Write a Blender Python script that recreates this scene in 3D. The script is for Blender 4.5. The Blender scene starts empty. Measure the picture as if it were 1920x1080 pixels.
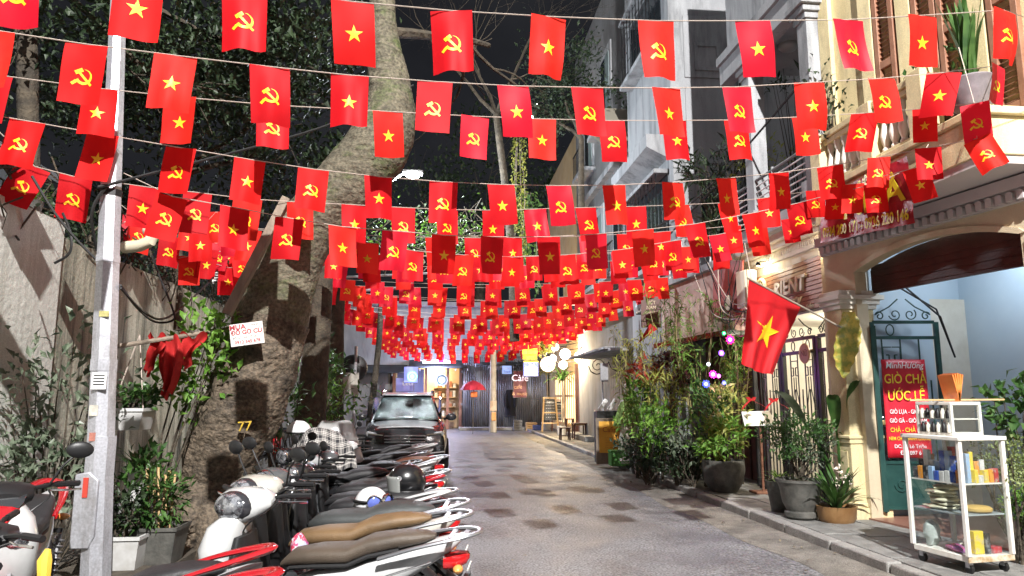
import bpy, bmesh, math, random
from mathutils import Vector, Matrix, noise as mnoise
R = math.radians
sc = bpy.context.scene
col = sc.collection
V = Vector

# ------------------------------------------------------------------ camera
FPX = 1350.0
cam_d = bpy.data.cameras.new('camera'); cam = bpy.data.objects.new('camera', cam_d); col.objects.link(cam)
cam_d.sensor_width = 36; cam_d.lens = FPX / 1920 * 36; cam_d.clip_end = 600; cam_d.clip_start = 0.05
cam.location = (0, 0, 1.6); cam.rotation_euler = (R(90 + 8.6), 0, R(-5.6))
sc.camera = cam
CM = Matrix.Translation((0, 0, 1.6)) @ cam.rotation_euler.to_matrix().to_4x4()
# ------------------------------------------------------------------ world: dim city night sky
w = bpy.data.worlds.new('World'); sc.world = w; w.use_nodes = True
nt = w.node_tree; nt.nodes.clear()
wo = nt.nodes.new('ShaderNodeOutputWorld'); bg = nt.nodes.new('ShaderNodeBackground')
nz = nt.nodes.new('ShaderNodeTexNoise'); nz.inputs['Scale'].default_value = 6; nz.inputs['Detail'].default_value = 6
rp = nt.nodes.new('ShaderNodeValToRGB')
rp.color_ramp.elements[0].color = (.017, .018, .022, 1); rp.color_ramp.elements[0].position = .35
rp.color_ramp.elements[1].color = (.030, .031, .036, 1); rp.color_ramp.elements[1].position = .7
nt.links.new(nz.outputs['Fac'], rp.inputs['Fac']); nt.links.new(rp.outputs['Color'], bg.inputs['Color'])
nt.links.new(bg.outputs['Background'], wo.inputs['Surface'])
bg.inputs['Strength'].default_value = 0.65
# faint city glow from overhead
sd = bpy.data.lights.new('sun', 'SUN'); sun = bpy.data.objects.new('sun', sd); col.objects.link(sun)
sd.energy = 0.5; sd.angle = R(100); sd.color = (.93, .95, 1); sun.rotation_euler = (R(25), R(5), 0)
# ------------------------------------------------------------------ exposure / render
vs = sc.view_settings; vs.view_transform = 'Standard'; vs.look = 'None'; vs.exposure = 0.2; vs.gamma = 1
sc.render.engine = 'CYCLES'
cy = sc.cycles; cy.use_denoising = True; cy.max_bounces = 4; cy.diffuse_bounces = 2; cy.glossy_bounces = 2
cy.transmission_bounces = 4; cy.transparent_max_bounces = 8; cy.caustics_reflective = False; cy.caustics_refractive = False
cy.sample_clamp_indirect = 4; cy.use_adaptive_sampling = True; cy.adaptive_threshold = 0.03

def lamp(name, loc, watts, color, radius=.1, parent=None, spot=None, aim=None):
    d = bpy.data.lights.new(name, 'SPOT' if spot else 'POINT'); d.energy = watts; d.color = color; d.shadow_soft_size = radius
    o = bpy.data.objects.new(name, d); col.objects.link(o); o.location = loc
    if spot:
        d.spot_size = R(spot); d.spot_blend = .6
        if aim is not None: o.rotation_euler = (V(aim) - V(loc)).to_track_quat('-Z', 'Y').to_euler()
    if parent is not None: o.parent = parent; o.matrix_parent_inverse = INV.get(parent.name, Matrix())
    return o
# ------------------------------------------------------------------ pixel helper: where a viewed point lies in the street
def at(px, py, Y=None, X=None, Z=None):
    d = CM.to_3x3() @ V(((px - 960) / FPX, (540 - py) / FPX, -1)); o = V((0, 0, 1.6))
    if Y is not None: t = (Y - o.y) / d.y
    elif X is not None: t = (X - o.x) / d.x
    else: t = (Z - o.z) / d.z
    return o + d * t
# ------------------------------------------------------------------ things
INV = {}
def tag(o, label=None, cat=None, group=None, kind=None):
    if label: o['label'] = label
    if cat: o['category'] = cat
    if group: o['group'] = group
    if kind: o['kind'] = kind
    return o
def thing(name, label, cat, loc=(0, 0, 0), rotz=0, group=None, world=False, rot=None):
    """an Empty at the base of a thing; world=True: its parts are given in world coordinates"""
    o = bpy.data.objects.new(name, None); col.objects.link(o); o.empty_display_size = .1
    o.location = loc; o.rotation_euler = rot if rot else (0, 0, rotz)
    tag(o, label, cat, group)
    if world: INV[o.name] = (Matrix.Translation(loc) @ o.rotation_euler.to_matrix().to_4x4()).inverted()
    return o
def setparent(o, p):
    o.parent = p
    if p.name in INV: o.matrix_parent_inverse = INV[p.name]; INV[o.name] = Matrix()
def clone(o, parent=None):
    c = o.copy(); col.objects.link(c); c.parent = parent
    for ch in o.children: clone(ch, c)
    return c
def basis(z, up=(0, 0, 1)):
    z = V(z).normalized(); x = V(up).cross(z)
    if x.length < 1e-4: x = V((1, 0, 0)).cross(z)
    x.normalize(); return x, z.cross(x)
class MB:
    def __init__(s): s.v = []; s.f = []; s.m = []; s.mi = 0
    def add(s, vs, fs, flip=False):
        b = len(s.v); s.v.extend(V(v) for v in vs)
        for f in fs: s.f.append([b + i for i in f]); s.m.append(s.mi)
        return s
    def box(s, c, d, M=None):
        x, y, z = d[0] / 2, d[1] / 2, d[2] / 2
        p = [V((i * x, j * y, k * z)) for i in (-1, 1) for j in (-1, 1) for k in (-1, 1)]
        if M is not None: p = [M @ q for q in p]
        return s.add([V(c) + q for q in p], [(0, 1, 3, 2), (4, 6, 7, 5), (0, 4, 5, 1), (2, 3, 7, 6), (0, 2, 6, 4), (1, 5, 7, 3)])
    def bx(s, x0, x1, y0, y1, z0, z1): return s.box(((x0 + x1) / 2, (y0 + y1) / 2, (z0 + z1) / 2), (x1 - x0, y1 - y0, z1 - z0))
    def bar(s, a, b, w, h, up=(0, 0, 1)):
        a, b = V(a), V(b); x, y = basis(b - a, up); x = x * w / 2; y = y * h / 2
        p = [a - x - y, a + x - y, a + x + y, a - x + y, b - x - y, b + x - y, b + x + y, b - x + y]
        return s.add(p, [(3, 2, 1, 0), (4, 5, 6, 7), (0, 1, 5, 4), (1, 2, 6, 5), (2, 3, 7, 6), (3, 0, 4, 7)])
    def tube(s, pts, r, n=6, cap=True, flat=1):
        pts = [V(p) for p in pts]; rs = r if isinstance(r, (list, tuple)) else [r] * len(pts)
        rings = []; px = None
        for i, p in enumerate(pts):
            t = pts[min(i + 1, len(pts) - 1)] - pts[max(i - 1, 0)]
            if t.length < 1e-6: t = V((0, 0, 1))
            t.normalize()
            if px is None: px, _ = basis(t)
            px = px - t * px.dot(t)
            if px.length < 1e-4: px, _ = basis(t)
            px.normalize(); py = t.cross(px)
            rings.append([p + (px * math.cos(a) + py * math.sin(a) * flat) * rs[i] for a in [2 * math.pi * k / n for k in range(n)]])
        return s.loft(rings, cap)
    def loft(s, rings, cap=True, closed=True):
        n = len(rings[0]); vs = [p for r in rings for p in r]; fs = []
        for i in range(len(rings) - 1):
            for k in range(n if closed else n - 1):
                a = i * n + k; b = i * n + (k + 1) % n
                fs.append((a, b, b + n, a + n))
        if cap:
            fs.append(tuple(range(n - 1, -1, -1))); fs.append(tuple((len(rings) - 1) * n + k for k in range(n)))
        return s.add(vs, fs)
    def lathe(s, prof, n=16, M=None, cap=True, c=(0, 0, 0), sy=1):
        rings = [[V((r * math.cos(2 * math.pi * k / n), sy * r * math.sin(2 * math.pi * k / n), z)) for k in range(n)] for r, z in prof]
        if M is not None: rings = [[M @ p for p in r] for r in rings]
        rings = [[p + V(c) for p in r] for r in rings]
        return s.loft(rings, cap)
    def ball(s, c, r, nu=12, nv=8, M=None):
        r = (r, r, r) if isinstance(r, (int, float)) else r
        rings = []
        for j in range(nv + 1):
            a = math.pi * (j / nv) ; a = min(max(a, .03), math.pi - .03)
            rings.append([V((r[0] * math.sin(a) * math.cos(2 * math.pi * k / nu), r[1] * math.sin(a) * math.sin(2 * math.pi * k / nu), r[2] * math.cos(a))) for k in range(nu)])
        if M is not None: rings = [[M @ p for p in q] for q in rings]
        return s.loft([[p + V(c) for p in q] for q in rings])
    def prism(s, poly, M, h):
        """2-D outline (x,y) extruded h along local z, then placed with M"""
        n = len(poly); a = [M @ V((x, y, 0)) for x, y in poly]; b = [M @ V((x, y, h)) for x, y in poly]
        fs = [tuple(range(n - 1, -1, -1)), tuple(range(n, 2 * n))] + [(k, (k + 1) % n, n + (k + 1) % n, n + k) for k in range(n)]
        return s.add(a + b, fs)
    def sheet(s, fn, nu, nv):
        vs = [fn(i / nu, j / nv) for j in range(nv + 1) for i in range(nu + 1)]
        return s.add(vs, [(j * (nu + 1) + i, j * (nu + 1) + i + 1, (j + 1) * (nu + 1) + i + 1, (j + 1) * (nu + 1) + i) for j in range(nv) for i in range(nu)])
    def leaf(s, p, d, nrm, L, W, bend=.25):
        d = V(d).normalized(); x = d.cross(V(nrm))
        if x.length < 1e-3: x = d.cross(V((.3, .9, .2)))
        x.normalize(); n = x.cross(d); p = V(p)
        m = p + d * L * .45 + n * L * bend * .35; t = p + d * L - n * L * bend * .35
        return s.add([p, m + x * W / 2 + n * W * .12, t, m - x * W / 2 + n * W * .12, m], [(0, 1, 4), (1, 2, 4), (2, 3, 4), (3, 0, 4)])
    def blade(s, p, d, up, L, W, droop=.8, n=5):
        """long strap leaf that arches over"""
        d = V(d).normalized(); p = V(p); x = d.cross(V((0, 0, 1)))
        if x.length < 1e-3: x = V((1, 0, 0))
        x.normalize(); vs = []; dirn = (d * (1 - up) + V((0, 0, 1)) * up).normalized(); q = p.copy()
        for i in range(n + 1):
            t = i / n; wd = W * (.55 + 1.2 * t) * (1 - t) ** .7 / .9 if t < 1 else 0
            wd = max(wd, .001); vs += [q - x * wd / 2, q + x * wd / 2]
            q = q + dirn * L / n; dirn = (dirn + V((0, 0, -1)) * droop / n * (.5 + t)).normalized()
        return s.add(vs, [(2 * i, 2 * i + 1, 2 * i + 3, 2 * i + 2) for i in range(n)])
    def build(s, name, mat, parent=None, smooth=True, angle=40, bevel=0, solid=0, label=None):
        me = bpy.data.meshes.new(name); me.from_pydata([tuple(p) for p in s.v], [], s.f)
        if len(s.f) < 30000:
            b = bmesh.new(); b.from_mesh(me); bmesh.ops.recalc_face_normals(b, faces=b.faces); b.to_mesh(me); b.free()
        mats = mat if isinstance(mat, (list, tuple)) else [mat]
        for m in mats: me.materials.append(m)
        if len(mats) > 1:
            for p, k in zip(me.polygons, s.m): p.material_index = k
        if smooth:
            me.polygons.foreach_set('use_smooth', [True] * len(me.polygons)); me.set_sharp_from_angle(angle=R(angle))
        return put(me, name, parent, bevel, solid, label)
def put(me, name, parent=None, bevel=0, solid=0, label=None):
    o = bpy.data.objects.new(name, me); col.objects.link(o)
    if parent is not None: setparent(o, parent)
    if bevel:
        m = o.modifiers.new('bevel', 'BEVEL'); m.width = bevel; m.segments = 2; m.limit_method = 'ANGLE'; m.angle_limit = R(40)
    if solid:
        m = o.modifiers.new('solid', 'SOLIDIFY'); m.thickness = solid; m.offset = 0
    if label: o['label'] = label
    return o
def one(name, mb, mat, label, cat, group=None, **k):
    """a thing that is one mesh"""
    return tag(mb.build(name, mat, None, **k), label, cat, group)
def frame(o, x, y):
    """matrix with origin o, local x and y axes as given, z = x cross y"""
    x = V(x).normalized(); z = x.cross(V(y)).normalized(); y = z.cross(x)
    M = Matrix((x, y, z)).transposed().to_4x4(); M.translation = V(o); return M
def text(s, size, mat, parent, M, ext=.002, align='CENTER', name='lettering', sx=1, bold=0, shear=0, spacing=1):
    c = bpy.data.curves.new(name, 'FONT'); c.body = s; c.size = size; c.extrude = ext; c.align_x = align; c.align_y = 'CENTER'
    c.offset = bold; c.shear = shear; c.space_character = spacing; c.resolution_u = 3
    tmp = bpy.data.objects.new('tmp', c); col.objects.link(tmp); me = bpy.data.meshes.new_from_object(tmp); bpy.data.objects.remove(tmp)
    me.materials.clear(); me.materials.append(mat); o = bpy.data.objects.new(name, me); col.objects.link(o)
    if parent is not None: setparent(o, parent)
    o.matrix_basis = M @ Matrix.Diagonal((sx, 1, 1, 1))
    return o
# ------------------------------------------------------------------ materials
MC = {}
def mat(name, c=(.5, .5, .5), rough=.6, metal=0, c2=None, scale=6, bump=0, bscale=None, spec=.5, emit=None, es=0, coat=0,
        streak=0, sub=0, alpha=1, transm=0, detail=4, lo=.35, hi=.65, speck=None, sheen=0, rvar=0, stain=None):
    if name in MC: return MC[name]
    m = bpy.data.materials.new(name); m.use_nodes = True; t = m.node_tree; N = t.nodes; L = t.links
    b = N['Principled BSDF']; MC[name] = m
    b.inputs['Base Color'].default_value = (*c, 1); b.inputs['Roughness'].default_value = rough; b.inputs['Metallic'].default_value = metal
    b.inputs['Specular IOR Level'].default_value = spec; b.inputs['Coat Weight'].default_value = coat
    b.inputs['Alpha'].default_value = alpha; b.inputs['Transmission Weight'].default_value = transm; b.inputs['Sheen Weight'].default_value = sheen
    if emit: b.inputs['Emission Color'].default_value = (*emit, 1); b.inputs['Emission Strength'].default_value = es
    tc = N.new('ShaderNodeTexCoord'); src = tc.outputs['Object']
    if streak:
        mp = N.new('ShaderNodeMapping'); mp.inputs['Scale'].default_value = (1, 1, streak); L.new(src, mp.inputs['Vector']); src = mp.outputs['Vector']
    fac = None
    if c2 is not None:
        n = N.new('ShaderNodeTexNoise'); n.inputs['Scale'].default_value = scale; n.inputs['Detail'].default_value = detail; n.inputs['Roughness'].default_value = .65
        L.new(src, n.inputs['Vector'])
        r = N.new('ShaderNodeValToRGB'); r.color_ramp.elements[0].position = lo; r.color_ramp.elements[1].position = hi
        r.color_ramp.elements[0].color = (*c, 1); r.color_ramp.elements[1].color = (*c2, 1)
        L.new(n.outputs['Fac'], r.inputs['Fac']); out = r.outputs['Color']; fac = n.outputs['Fac']
        if stain:   # a second, larger stain pattern (colour, scale, strength)
            n3 = N.new('ShaderNodeTexNoise'); n3.inputs['Scale'].default_value = stain[1]; n3.inputs['Detail'].default_value = 4; n3.inputs['Roughness'].default_value = .7
            L.new(src, n3.inputs['Vector']); r3 = N.new('ShaderNodeMapRange'); r3.inputs[1].default_value = .5; r3.inputs[2].default_value = .68; r3.inputs[4].default_value = stain[2]
            L.new(n3.outputs['Fac'], r3.inputs[0]); x3 = N.new('ShaderNodeMix'); x3.data_type = 'RGBA'; x3.inputs['B'].default_value = (*stain[0], 1)
            L.new(r3.outputs[0], x3.inputs['Factor']); L.new(out, x3.inputs['A']); out = x3.outputs['Result']
        if speck:   # fine aggregate
            n2 = N.new('ShaderNodeTexNoise'); n2.inputs['Scale'].default_value = speck[1]; n2.inputs['Detail'].default_value = 2
            L.new(tc.outputs['Object'], n2.inputs['Vector']); r2 = N.new('ShaderNodeMapRange'); r2.inputs[1].default_value = .3; r2.inputs[2].default_value = .7
            r2.inputs[3].default_value = 1 - speck[0]; r2.inputs[4].default_value = 1 + speck[0]; L.new(n2.outputs['Fac'], r2.inputs[0])
            x = N.new('ShaderNodeVectorMath'); x.operation = 'SCALE'; L.new(out, x.inputs[0]); L.new(r2.outputs[0], x.inputs['Scale']); out = x.outputs[0]
        L.new(out, b.inputs['Base Color'])
        if rvar:
            rr = N.new('ShaderNodeMapRange'); rr.inputs[1].default_value = .3; rr.inputs[2].default_value = .7
            rr.inputs[3].default_value = rough - rvar; rr.inputs[4].default_value = rough + rvar; L.new(fac, rr.inputs[0]); L.new(rr.outputs[0], b.inputs['Roughness'])
    if bump:
        n = N.new('ShaderNodeTexNoise'); n.inputs['Scale'].default_value = bscale or scale * 4; n.inputs['Detail'].default_value = 3; L.new(src if name.startswith('bark') else tc.outputs['Object'], n.inputs['Vector'])
        u = N.new('ShaderNodeBump'); u.inputs['Strength'].default_value = bump; u.inputs['Distance'].default_value = .04 if name.startswith('bark') else .02
        L.new(n.outputs['Fac'], u.inputs['Height']); L.new(u.outputs['Normal'], b.inputs['Normal'])
    if sub:     # light passes through (leaves, cloth)
        tr = N.new('ShaderNodeBsdfTranslucent'); mx = N.new('ShaderNodeMixShader'); mx.inputs[0].default_value = sub
        if b.inputs['Base Color'].is_linked: L.new(b.inputs['Base Color'].links[0].from_socket, tr.inputs['Color'])
        else: tr.inputs['Color'].default_value = (*c, 1)
        L.new(b.outputs[0], mx.inputs[1]); L.new(tr.outputs[0], mx.inputs[2]); L.new(mx.outputs[0], N['Material Output'].inputs['Surface'])
    return m
def leafmat(name, c, c2, rough=.45, sub=.25, scale=5):
    return mat(name, c, rough, c2=c2, scale=scale, sub=sub, detail=2, lo=.4, hi=.62)
def glow(name, c, s): return mat(name, c, .6, emit=c, es=s)
def glassmat(name, tint=(1, 1, 1), a=.12, rough=.05):
    """thin pane: mostly see-through with a soft gloss"""
    if name in MC: return MC[name]
    m = bpy.data.materials.new(name); m.use_nodes = True; t = m.node_tree; N = t.nodes; L = t.links; MC[name] = m
    g = N.new('ShaderNodeBsdfGlossy'); g.inputs['Roughness'].default_value = rough; g.inputs['Color'].default_value = (.9, .95, 1, 1)
    tr = N.new('ShaderNodeBsdfTransparent'); tr.inputs['Color'].default_value = (*tint, 1)
    mx = N.new('ShaderNodeMixShader'); mx.inputs[0].default_value = a
    L.new(tr.outputs[0], mx.inputs[1]); L.new(g.outputs[0], mx.inputs[2]); L.new(mx.outputs[0], N['Material Output'].inputs['Surface'])
    return m
rnd = random.Random(7)
def rv(r, s=1.0): return V((r.uniform(-s, s), r.uniform(-s, s), r.uniform(-s, s)))
def cloud(mb, c, rad, n, L, W, seed, up=.3, shell=.35, clump=0, out=.6):
    """n leaves spread through an uneven volume, gathered in clumps"""
    r = random.Random(seed); c = V(c); cl = []
    if clump:
        for _ in range(clump):
            while 1:
                q = rv(r)
                if .2 < q.length < 1: break
            cl.append(q)
    for _ in range(n):
        if clump:
            q = r.choice(cl) + V((r.gauss(0, .2), r.gauss(0, .2), r.gauss(0, .2)))
        else:
            while 1:
                q = rv(r)
                if shell < q.length < 1: break
        p = c + V((q.x * rad[0], q.y * rad[1], q.z * rad[2]))
        d = (q.normalized() * out + rv(r, .8) + V((0, 0, up))).normalized()
        s_ = r.uniform(.65, 1.25)
        mb.leaf(p, d, V((0, 0, 1)) + rv(r, .7), L * s_, W * s_, r.uniform(.1, .5))
    return mb
# ================================================================== palette
asphalt = mat('asphalt', (.14, .14, .146), .54, c2=(.205, .205, .211), scale=1.6, speck=(.7, 44), bump=1, bscale=40, rvar=.16, stain=((.075, .073, .077), 1.1, .45), spec=.6)
gutter_m = mat('gutter_dirt', (.12, .11, .095), .8, c2=(.25, .23, .2), scale=2.4, speck=(.5, 90), bump=.6, bscale=60)
stone = mat('paving_stone', (.15, .15, .145), .6, c2=(.26, .255, .24), scale=5, speck=(.3, 120), bump=.3, bscale=50, rvar=.15)
kerbm = mat('kerb_stone', (.22, .21, .2), .65, c2=(.34, .33, .31), scale=4, speck=(.3, 90), bump=.4, bscale=40)
soil = mat('soil', (.05, .04, .03), .95, c2=(.09, .075, .055), scale=9, bump=.8, bscale=60)
concrete = mat('old_concrete', (.50, .50, .455), .85, c2=(.58, .58, .53), scale=13, streak=.06, bump=.5, bscale=14, speck=(.22, 80), stain=((.26, .255, .21), 3.2, .6))
concrete_d = mat('mossy_concrete', (.19, .185, .14), .9, c2=(.44, .42, .335), scale=7, streak=.1, bump=.5, bscale=20, speck=(.25, 80), stain=((.03, .03, .022), 4, .95))
yellow = mat('yellow_plaster', (.66, .55, .30), .8, c2=(.78, .67, .40), scale=3, streak=.3, bump=.2, bscale=60, stain=((.30, .25, .16), 2, .6), speck=(.1, 60))
cream = mat('cream_plaster', (.60, .50, .34), .85, c2=(.70, .60, .42), scale=4, bump=.3, bscale=120, stain=((.46, .38, .27), 1.0, .5))
creamw = mat('cream_white_plaster', (.74, .70, .60), .8, c2=(.82, .79, .7), scale=3, bump=.1, bscale=50, stain=((.55, .5, .4), 1.3, .4))
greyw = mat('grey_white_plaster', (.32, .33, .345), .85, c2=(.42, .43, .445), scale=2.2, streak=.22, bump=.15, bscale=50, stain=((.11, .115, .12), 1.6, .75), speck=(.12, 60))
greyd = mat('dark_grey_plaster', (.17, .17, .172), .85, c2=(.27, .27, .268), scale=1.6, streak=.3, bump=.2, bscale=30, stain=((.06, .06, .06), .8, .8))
lilac = mat('soffit_plaster', (.56, .52, .5), .85, c2=(.54, .5, .5), scale=2, stain=((.38, .34, .34), .9, .4))
bluew = mat('pale_blue_paint', (.50, .62, .72), .6, c2=(.56, .67, .76), scale=1.2)
pinkp = mat('pink_plaster', (.62, .40, .34), .85, c2=(.72, .56, .48), scale=2.2, bump=.2, stain=((.45, .2, .18), 1.4, .6))
wood_d = mat('dark_wood', (.035, .014, .012), .5, c2=(.075, .03, .026), scale=3, streak=1, bump=.15, bscale=40)
wood_b = mat('brown_wood', (.26, .12, .07), .55, c2=(.36, .18, .11), scale=5, bump=.15)
wood_s = mat('sign_board_wood', (.30, .13, .085), .5, c2=(.40, .2, .14), scale=7, bump=.15)
wood_y = mat('pale_wood', (.55, .36, .17), .55, c2=(.66, .46, .24), scale=6)
wood_old = mat('weathered_wood', (.16, .13, .1), .85, c2=(.27, .22, .17), scale=8, streak=.2, bump=.4)
iron = mat('black_iron', (.018, .018, .02), .45, metal=.3, spec=.5)
iron_g = mat('green_iron', (.012, .05, .045), .38, c2=(.02, .07, .06), scale=8, spec=.5)
steel = mat('galvanised_steel', (.47, .48, .52), .42, metal=.55, c2=(.6, .61, .66), scale=7, streak=.3, speck=(.15, 60), stain=((.24, .22, .21), 4, .7))
alu = mat('white_aluminium', (.72, .70, .64), .4, c2=(.8, .78, .73), scale=6, stain=((.5, .45, .36), 4, .5))
black = mat('black_plastic', (.012, .012, .013), .45)
blackg = mat('black_gloss', (.008, .008, .009), .12, coat=.6)
white = mat('white_paint', (.78, .78, .77), .5)
redp = mat('red_vinyl', (.55, .012, .03), .4, c2=(.62, .02, .04), scale=3)
yellp = mat('yellow_print', (.85, .62, .04), .5)
whitep = mat('white_print', (.85, .85, .85), .5)
blackp = mat('black_print', (.02, .02, .02), .5)
wire_m = mat('black_cable', (.01, .01, .01), .6)
rope_m = mat('pale_cord', (.5, .42, .36), .8)
corr = mat('corrugated_sheet', (.30, .31, .34), .4, metal=.5, c2=(.42, .43, .46), scale=2, streak=.3, stain=((.2, .2, .22), 1.5, .6))
pane_d = mat('dark_pane', (.02, .025, .03), .08, spec=.7)
pane_l = mat('pale_pane', (.32, .40, .40), .12, spec=.7)
tile_r = mat('red_floor_tile', (.22, .10, .07), .35, c2=(.3, .15, .11), scale=3)
chrome = mat('chrome', (.8, .8, .8), .12, metal=1)
# ================================================================== ground, road, pavements
g = MB(); g.bx(-120, 120, -40, 200, -.4, -.03); tag(g.build('ground', soil), kind='structure')
g = MB()
def rd(u, v):
    x = -6 + 10.2 * u; y = -14 + 62 * v
    return V((x, y, .012 * mnoise.noise(V((x * .6, y * .35, 3))) - .012 * ((x + .5) / 5) ** 2))
g.sheet(rd, 60, 150); tag(g.build('road', asphalt, angle=60), kind='structure')
KX = 4.15
g = MB()
def gt(u, v):
    y = -8 + 46 * v; x = 3.42 + .22 * mnoise.noise(V((y * .5, 1, 1))) if u == 0 else 3.42 + (KX - 3.4) * u
    zr = .012 * mnoise.noise(V((x * .6, y * .35, 3))) - .012 * ((x + .5) / 5) ** 2; return V((x, y, zr + .003 + .02 * u + (.006 * mnoise.noise(V((x * 3, y * 2, 0))) if u else 0)))
g.sheet(gt, 6, 140); tag(g.build('gutter_strip', gutter_m), kind='structure')
rr = random.Random(3)
pav = MB(); pav.bx(KX + .02, 12, -8, 38, -.2, .082); pavo = tag(pav.build('pavement', gutter_m), kind='structure')
kb = MB(); kb.bx(-.075, .075, -.49, .49, -.1, .11); kbme = kb.build('kerb_stone', kerbm, pavo, bevel=.018)
kbme.location = (KX, -1, 0)
for i in range(38):
    k = kbme.copy(); col.objects.link(k); k.location = (KX + rr.uniform(-.012, .012), i + rr.uniform(-.006, .006), rr.uniform(-.012, .006)); k.rotation_euler = (rr.uniform(-.01, .01), rr.uniform(-.03, .03), rr.uniform(-.008, .008))
pv = MB(); pv.bx(-.196, .196, -.196, .196, -.03, .02); pvo = pv.build('paving_slab', stone, pavo, bevel=.006); pvo.location = (KX + .3, 2.9, .083)
for j in range(36):
    for i in range(5):
        k = pvo.copy(); col.objects.link(k); k.location = (KX + .3 + .4 * i, 3.3 + .4 * j + (.2 if i % 2 else 0), .083 + rr.uniform(-.004, .004)); k.rotation_euler = (rr.uniform(-.008, .008), rr.uniform(-.008, .008), rr.choice((0, R(90), R(180))) + rr.uniform(-.01, .01))
g = MB()
def lp(u, v):
    x = -4.2 + 1.75 * u; y = -2 + 42 * v; return V((x, y, .1 + .03 * mnoise.noise(V((x * 2, y * 2, 7)))))
g.sheet(lp, 10, 80); g.bx(-2.5, -2.38, -2, 40, -.1, .1); tag(g.build('verge', soil), kind='structure')
# small litter on the road and in the gutter
r = random.Random(5); g = MB()
for _ in range(150):
    x = r.choice((r.uniform(3.1, 4.05), r.uniform(.2, 4))); y = r.uniform(4, 26); L = r.uniform(.012, .04)
    g.leaf((x, y, .016), (r.uniform(-1, 1), r.uniform(-1, 1), .1), (0, 0, 1), L * 1.6, L, .3)
tag(g.build('fallen_leaves', leafmat('dry_leaf', (.12, .08, .04), (.3, .25, .17))), 'dry leaf scraps scattered on the road and along the gutter', 'leaves', kind='stuff')
# old repair patch
patch_m = mat('road_patch', (.11, .108, .11), .5, c2=(.16, .157, .16), scale=3, speck=(.8, 70), bump=1, bscale=55)
for x0, x1, y0, y1 in ((1.3, 2.1, 19, 22),):
    g = MB(); n_ = 24
    def pf(u, v): x = x0 + (x1 - x0) * u; y = y0 + (y1 - y0) * v; x += .07 * mnoise.noise(V((y * 2.3, x * .2, 1))); y += .06 * mnoise.noise(V((x * 4, 3, y * .2))); return V((x, y, .016 - .012 * ((x + .5) / 5) ** 2 + .012 * mnoise.noise(V((x * .6, y * .35, 3)))) )
    g.sheet(pf, 8, 40); tag(g.build('road_patch', patch_m), kind='structure')
# ================================================================== retaining wall on the left with dark ivy roots above it
t = thing('retaining_wall', 'tall stained concrete retaining wall behind the steel pole', 'wall', (-4.2, 7, 0), world=True)
def wl(y0, y1, zt, x, m, nm):
    g = MB()
    n = int((y1 - y0) * 4)
    ft = lambda y: zt + .035 * mnoise.noise(V((y * 2.1, 5, 0)))
    def face(u, v):
        y = y0 + (y1 - y0) * u; z = ft(y) * v
        return V((x + .008 * mnoise.noise(V((y * .9, z * .9, 2))), y, z))
    g.sheet(face, n, 16)
    g.sheet(lambda u, v: V((x - .3 * v, y0 + (y1 - y0) * u, ft(y0 + (y1 - y0) * u))), n, 1)
    g.sheet(lambda u, v: V((x - .3 * u, y0, ft(y0) * v)), 1, 2)
    return g.build(nm, m, t)
wl(-1, 7.9, 3.42, -4.0, concrete, 'wall_panel'); wl(7.9, 16, 3.3, -4.06, concrete_d, 'wall_panel')
# ================================================================== yellow house (arched entrance), frame: x away along the wall, y out to the street
HR = R(99.3)
h1 = thing('yellow_house', 'yellow plastered house with arched lobby entrance and long balcony', 'house', (5.67, 6.40, 0), HR)
H1M = Matrix.Translation((5.67, 6.40, 0)) @ Matrix.Rotation(HR, 4, 'Z')
def h1w(u, y, z): return H1M @ V((u, y, z))
H2R = R(91); H2O = (5.40, 6.35, 0); H2M = Matrix.Translation(H2O) @ Matrix.Rotation(H2R, 4, 'Z')
def h2w(u, y, z): return H2M @ V((u, y, z))
BO = (4.99, 5.97, 0); BM = Matrix.Translation(BO) @ Matrix.Rotation(R(91), 4, 'Z')
def bw(u, y, z): return BM @ V((u, y, z))
def arch_poly(u0, u1, zs, rise, n=14): return [(u0 + (u1 - u0) * k / n, zs + rise * (1 - (2 * k / n - 1) ** 2)) for k in range(n + 1)]
PX = lambda y: Matrix.Translation((0, y, 0)) @ Matrix(((1, 0, 0, 0), (0, 0, 1, 0), (0, 1, 0, 0), (0, 0, 0, 1)))   # (x,y,h) -> (x, h, y)
g = MB(); a0, a1, zs = .02, 2.32, 3.2
pl = [(-3, 0), (a0, 0), (a0, zs)] + arch_poly(a0, a1, zs, .2)[1:-1] + [(a1, zs), (a1, 0), (2.95, 0), (2.95, 3.76), (-3, 3.76)]
g.prism(pl, PX(-.17), .17); g.build('wall', cream, h1, smooth=False)
g = MB(); g.prism([(a0 - .06, zs)] + [(u, z + .05) for u, z in arch_poly(a0, a1, zs, .2)] + [(a1 + .06, zs)] + [(u, z) for u, z in reversed(arch_poly(a0, a1, zs - .01, .19))], PX(.0), .02); g.build('arch_moulding', cream, h1, smooth=False)
g = MB(); g.prism([(a0, 2.92)] + arch_poly(a0, a1, zs + .02, .2) + [(a1, 2.92)], PX(-.3), .05); fa = g.build('arch_fascia', wood_d, h1, smooth=False)
for k in range(4):
    g = MB(); g.bx(a0 + .02, a1 - .02, -.25, -.242, 2.96 + k * .085, 3.03 + k * .085); g.build('plank', wood_d, fa, smooth=False)
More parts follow.
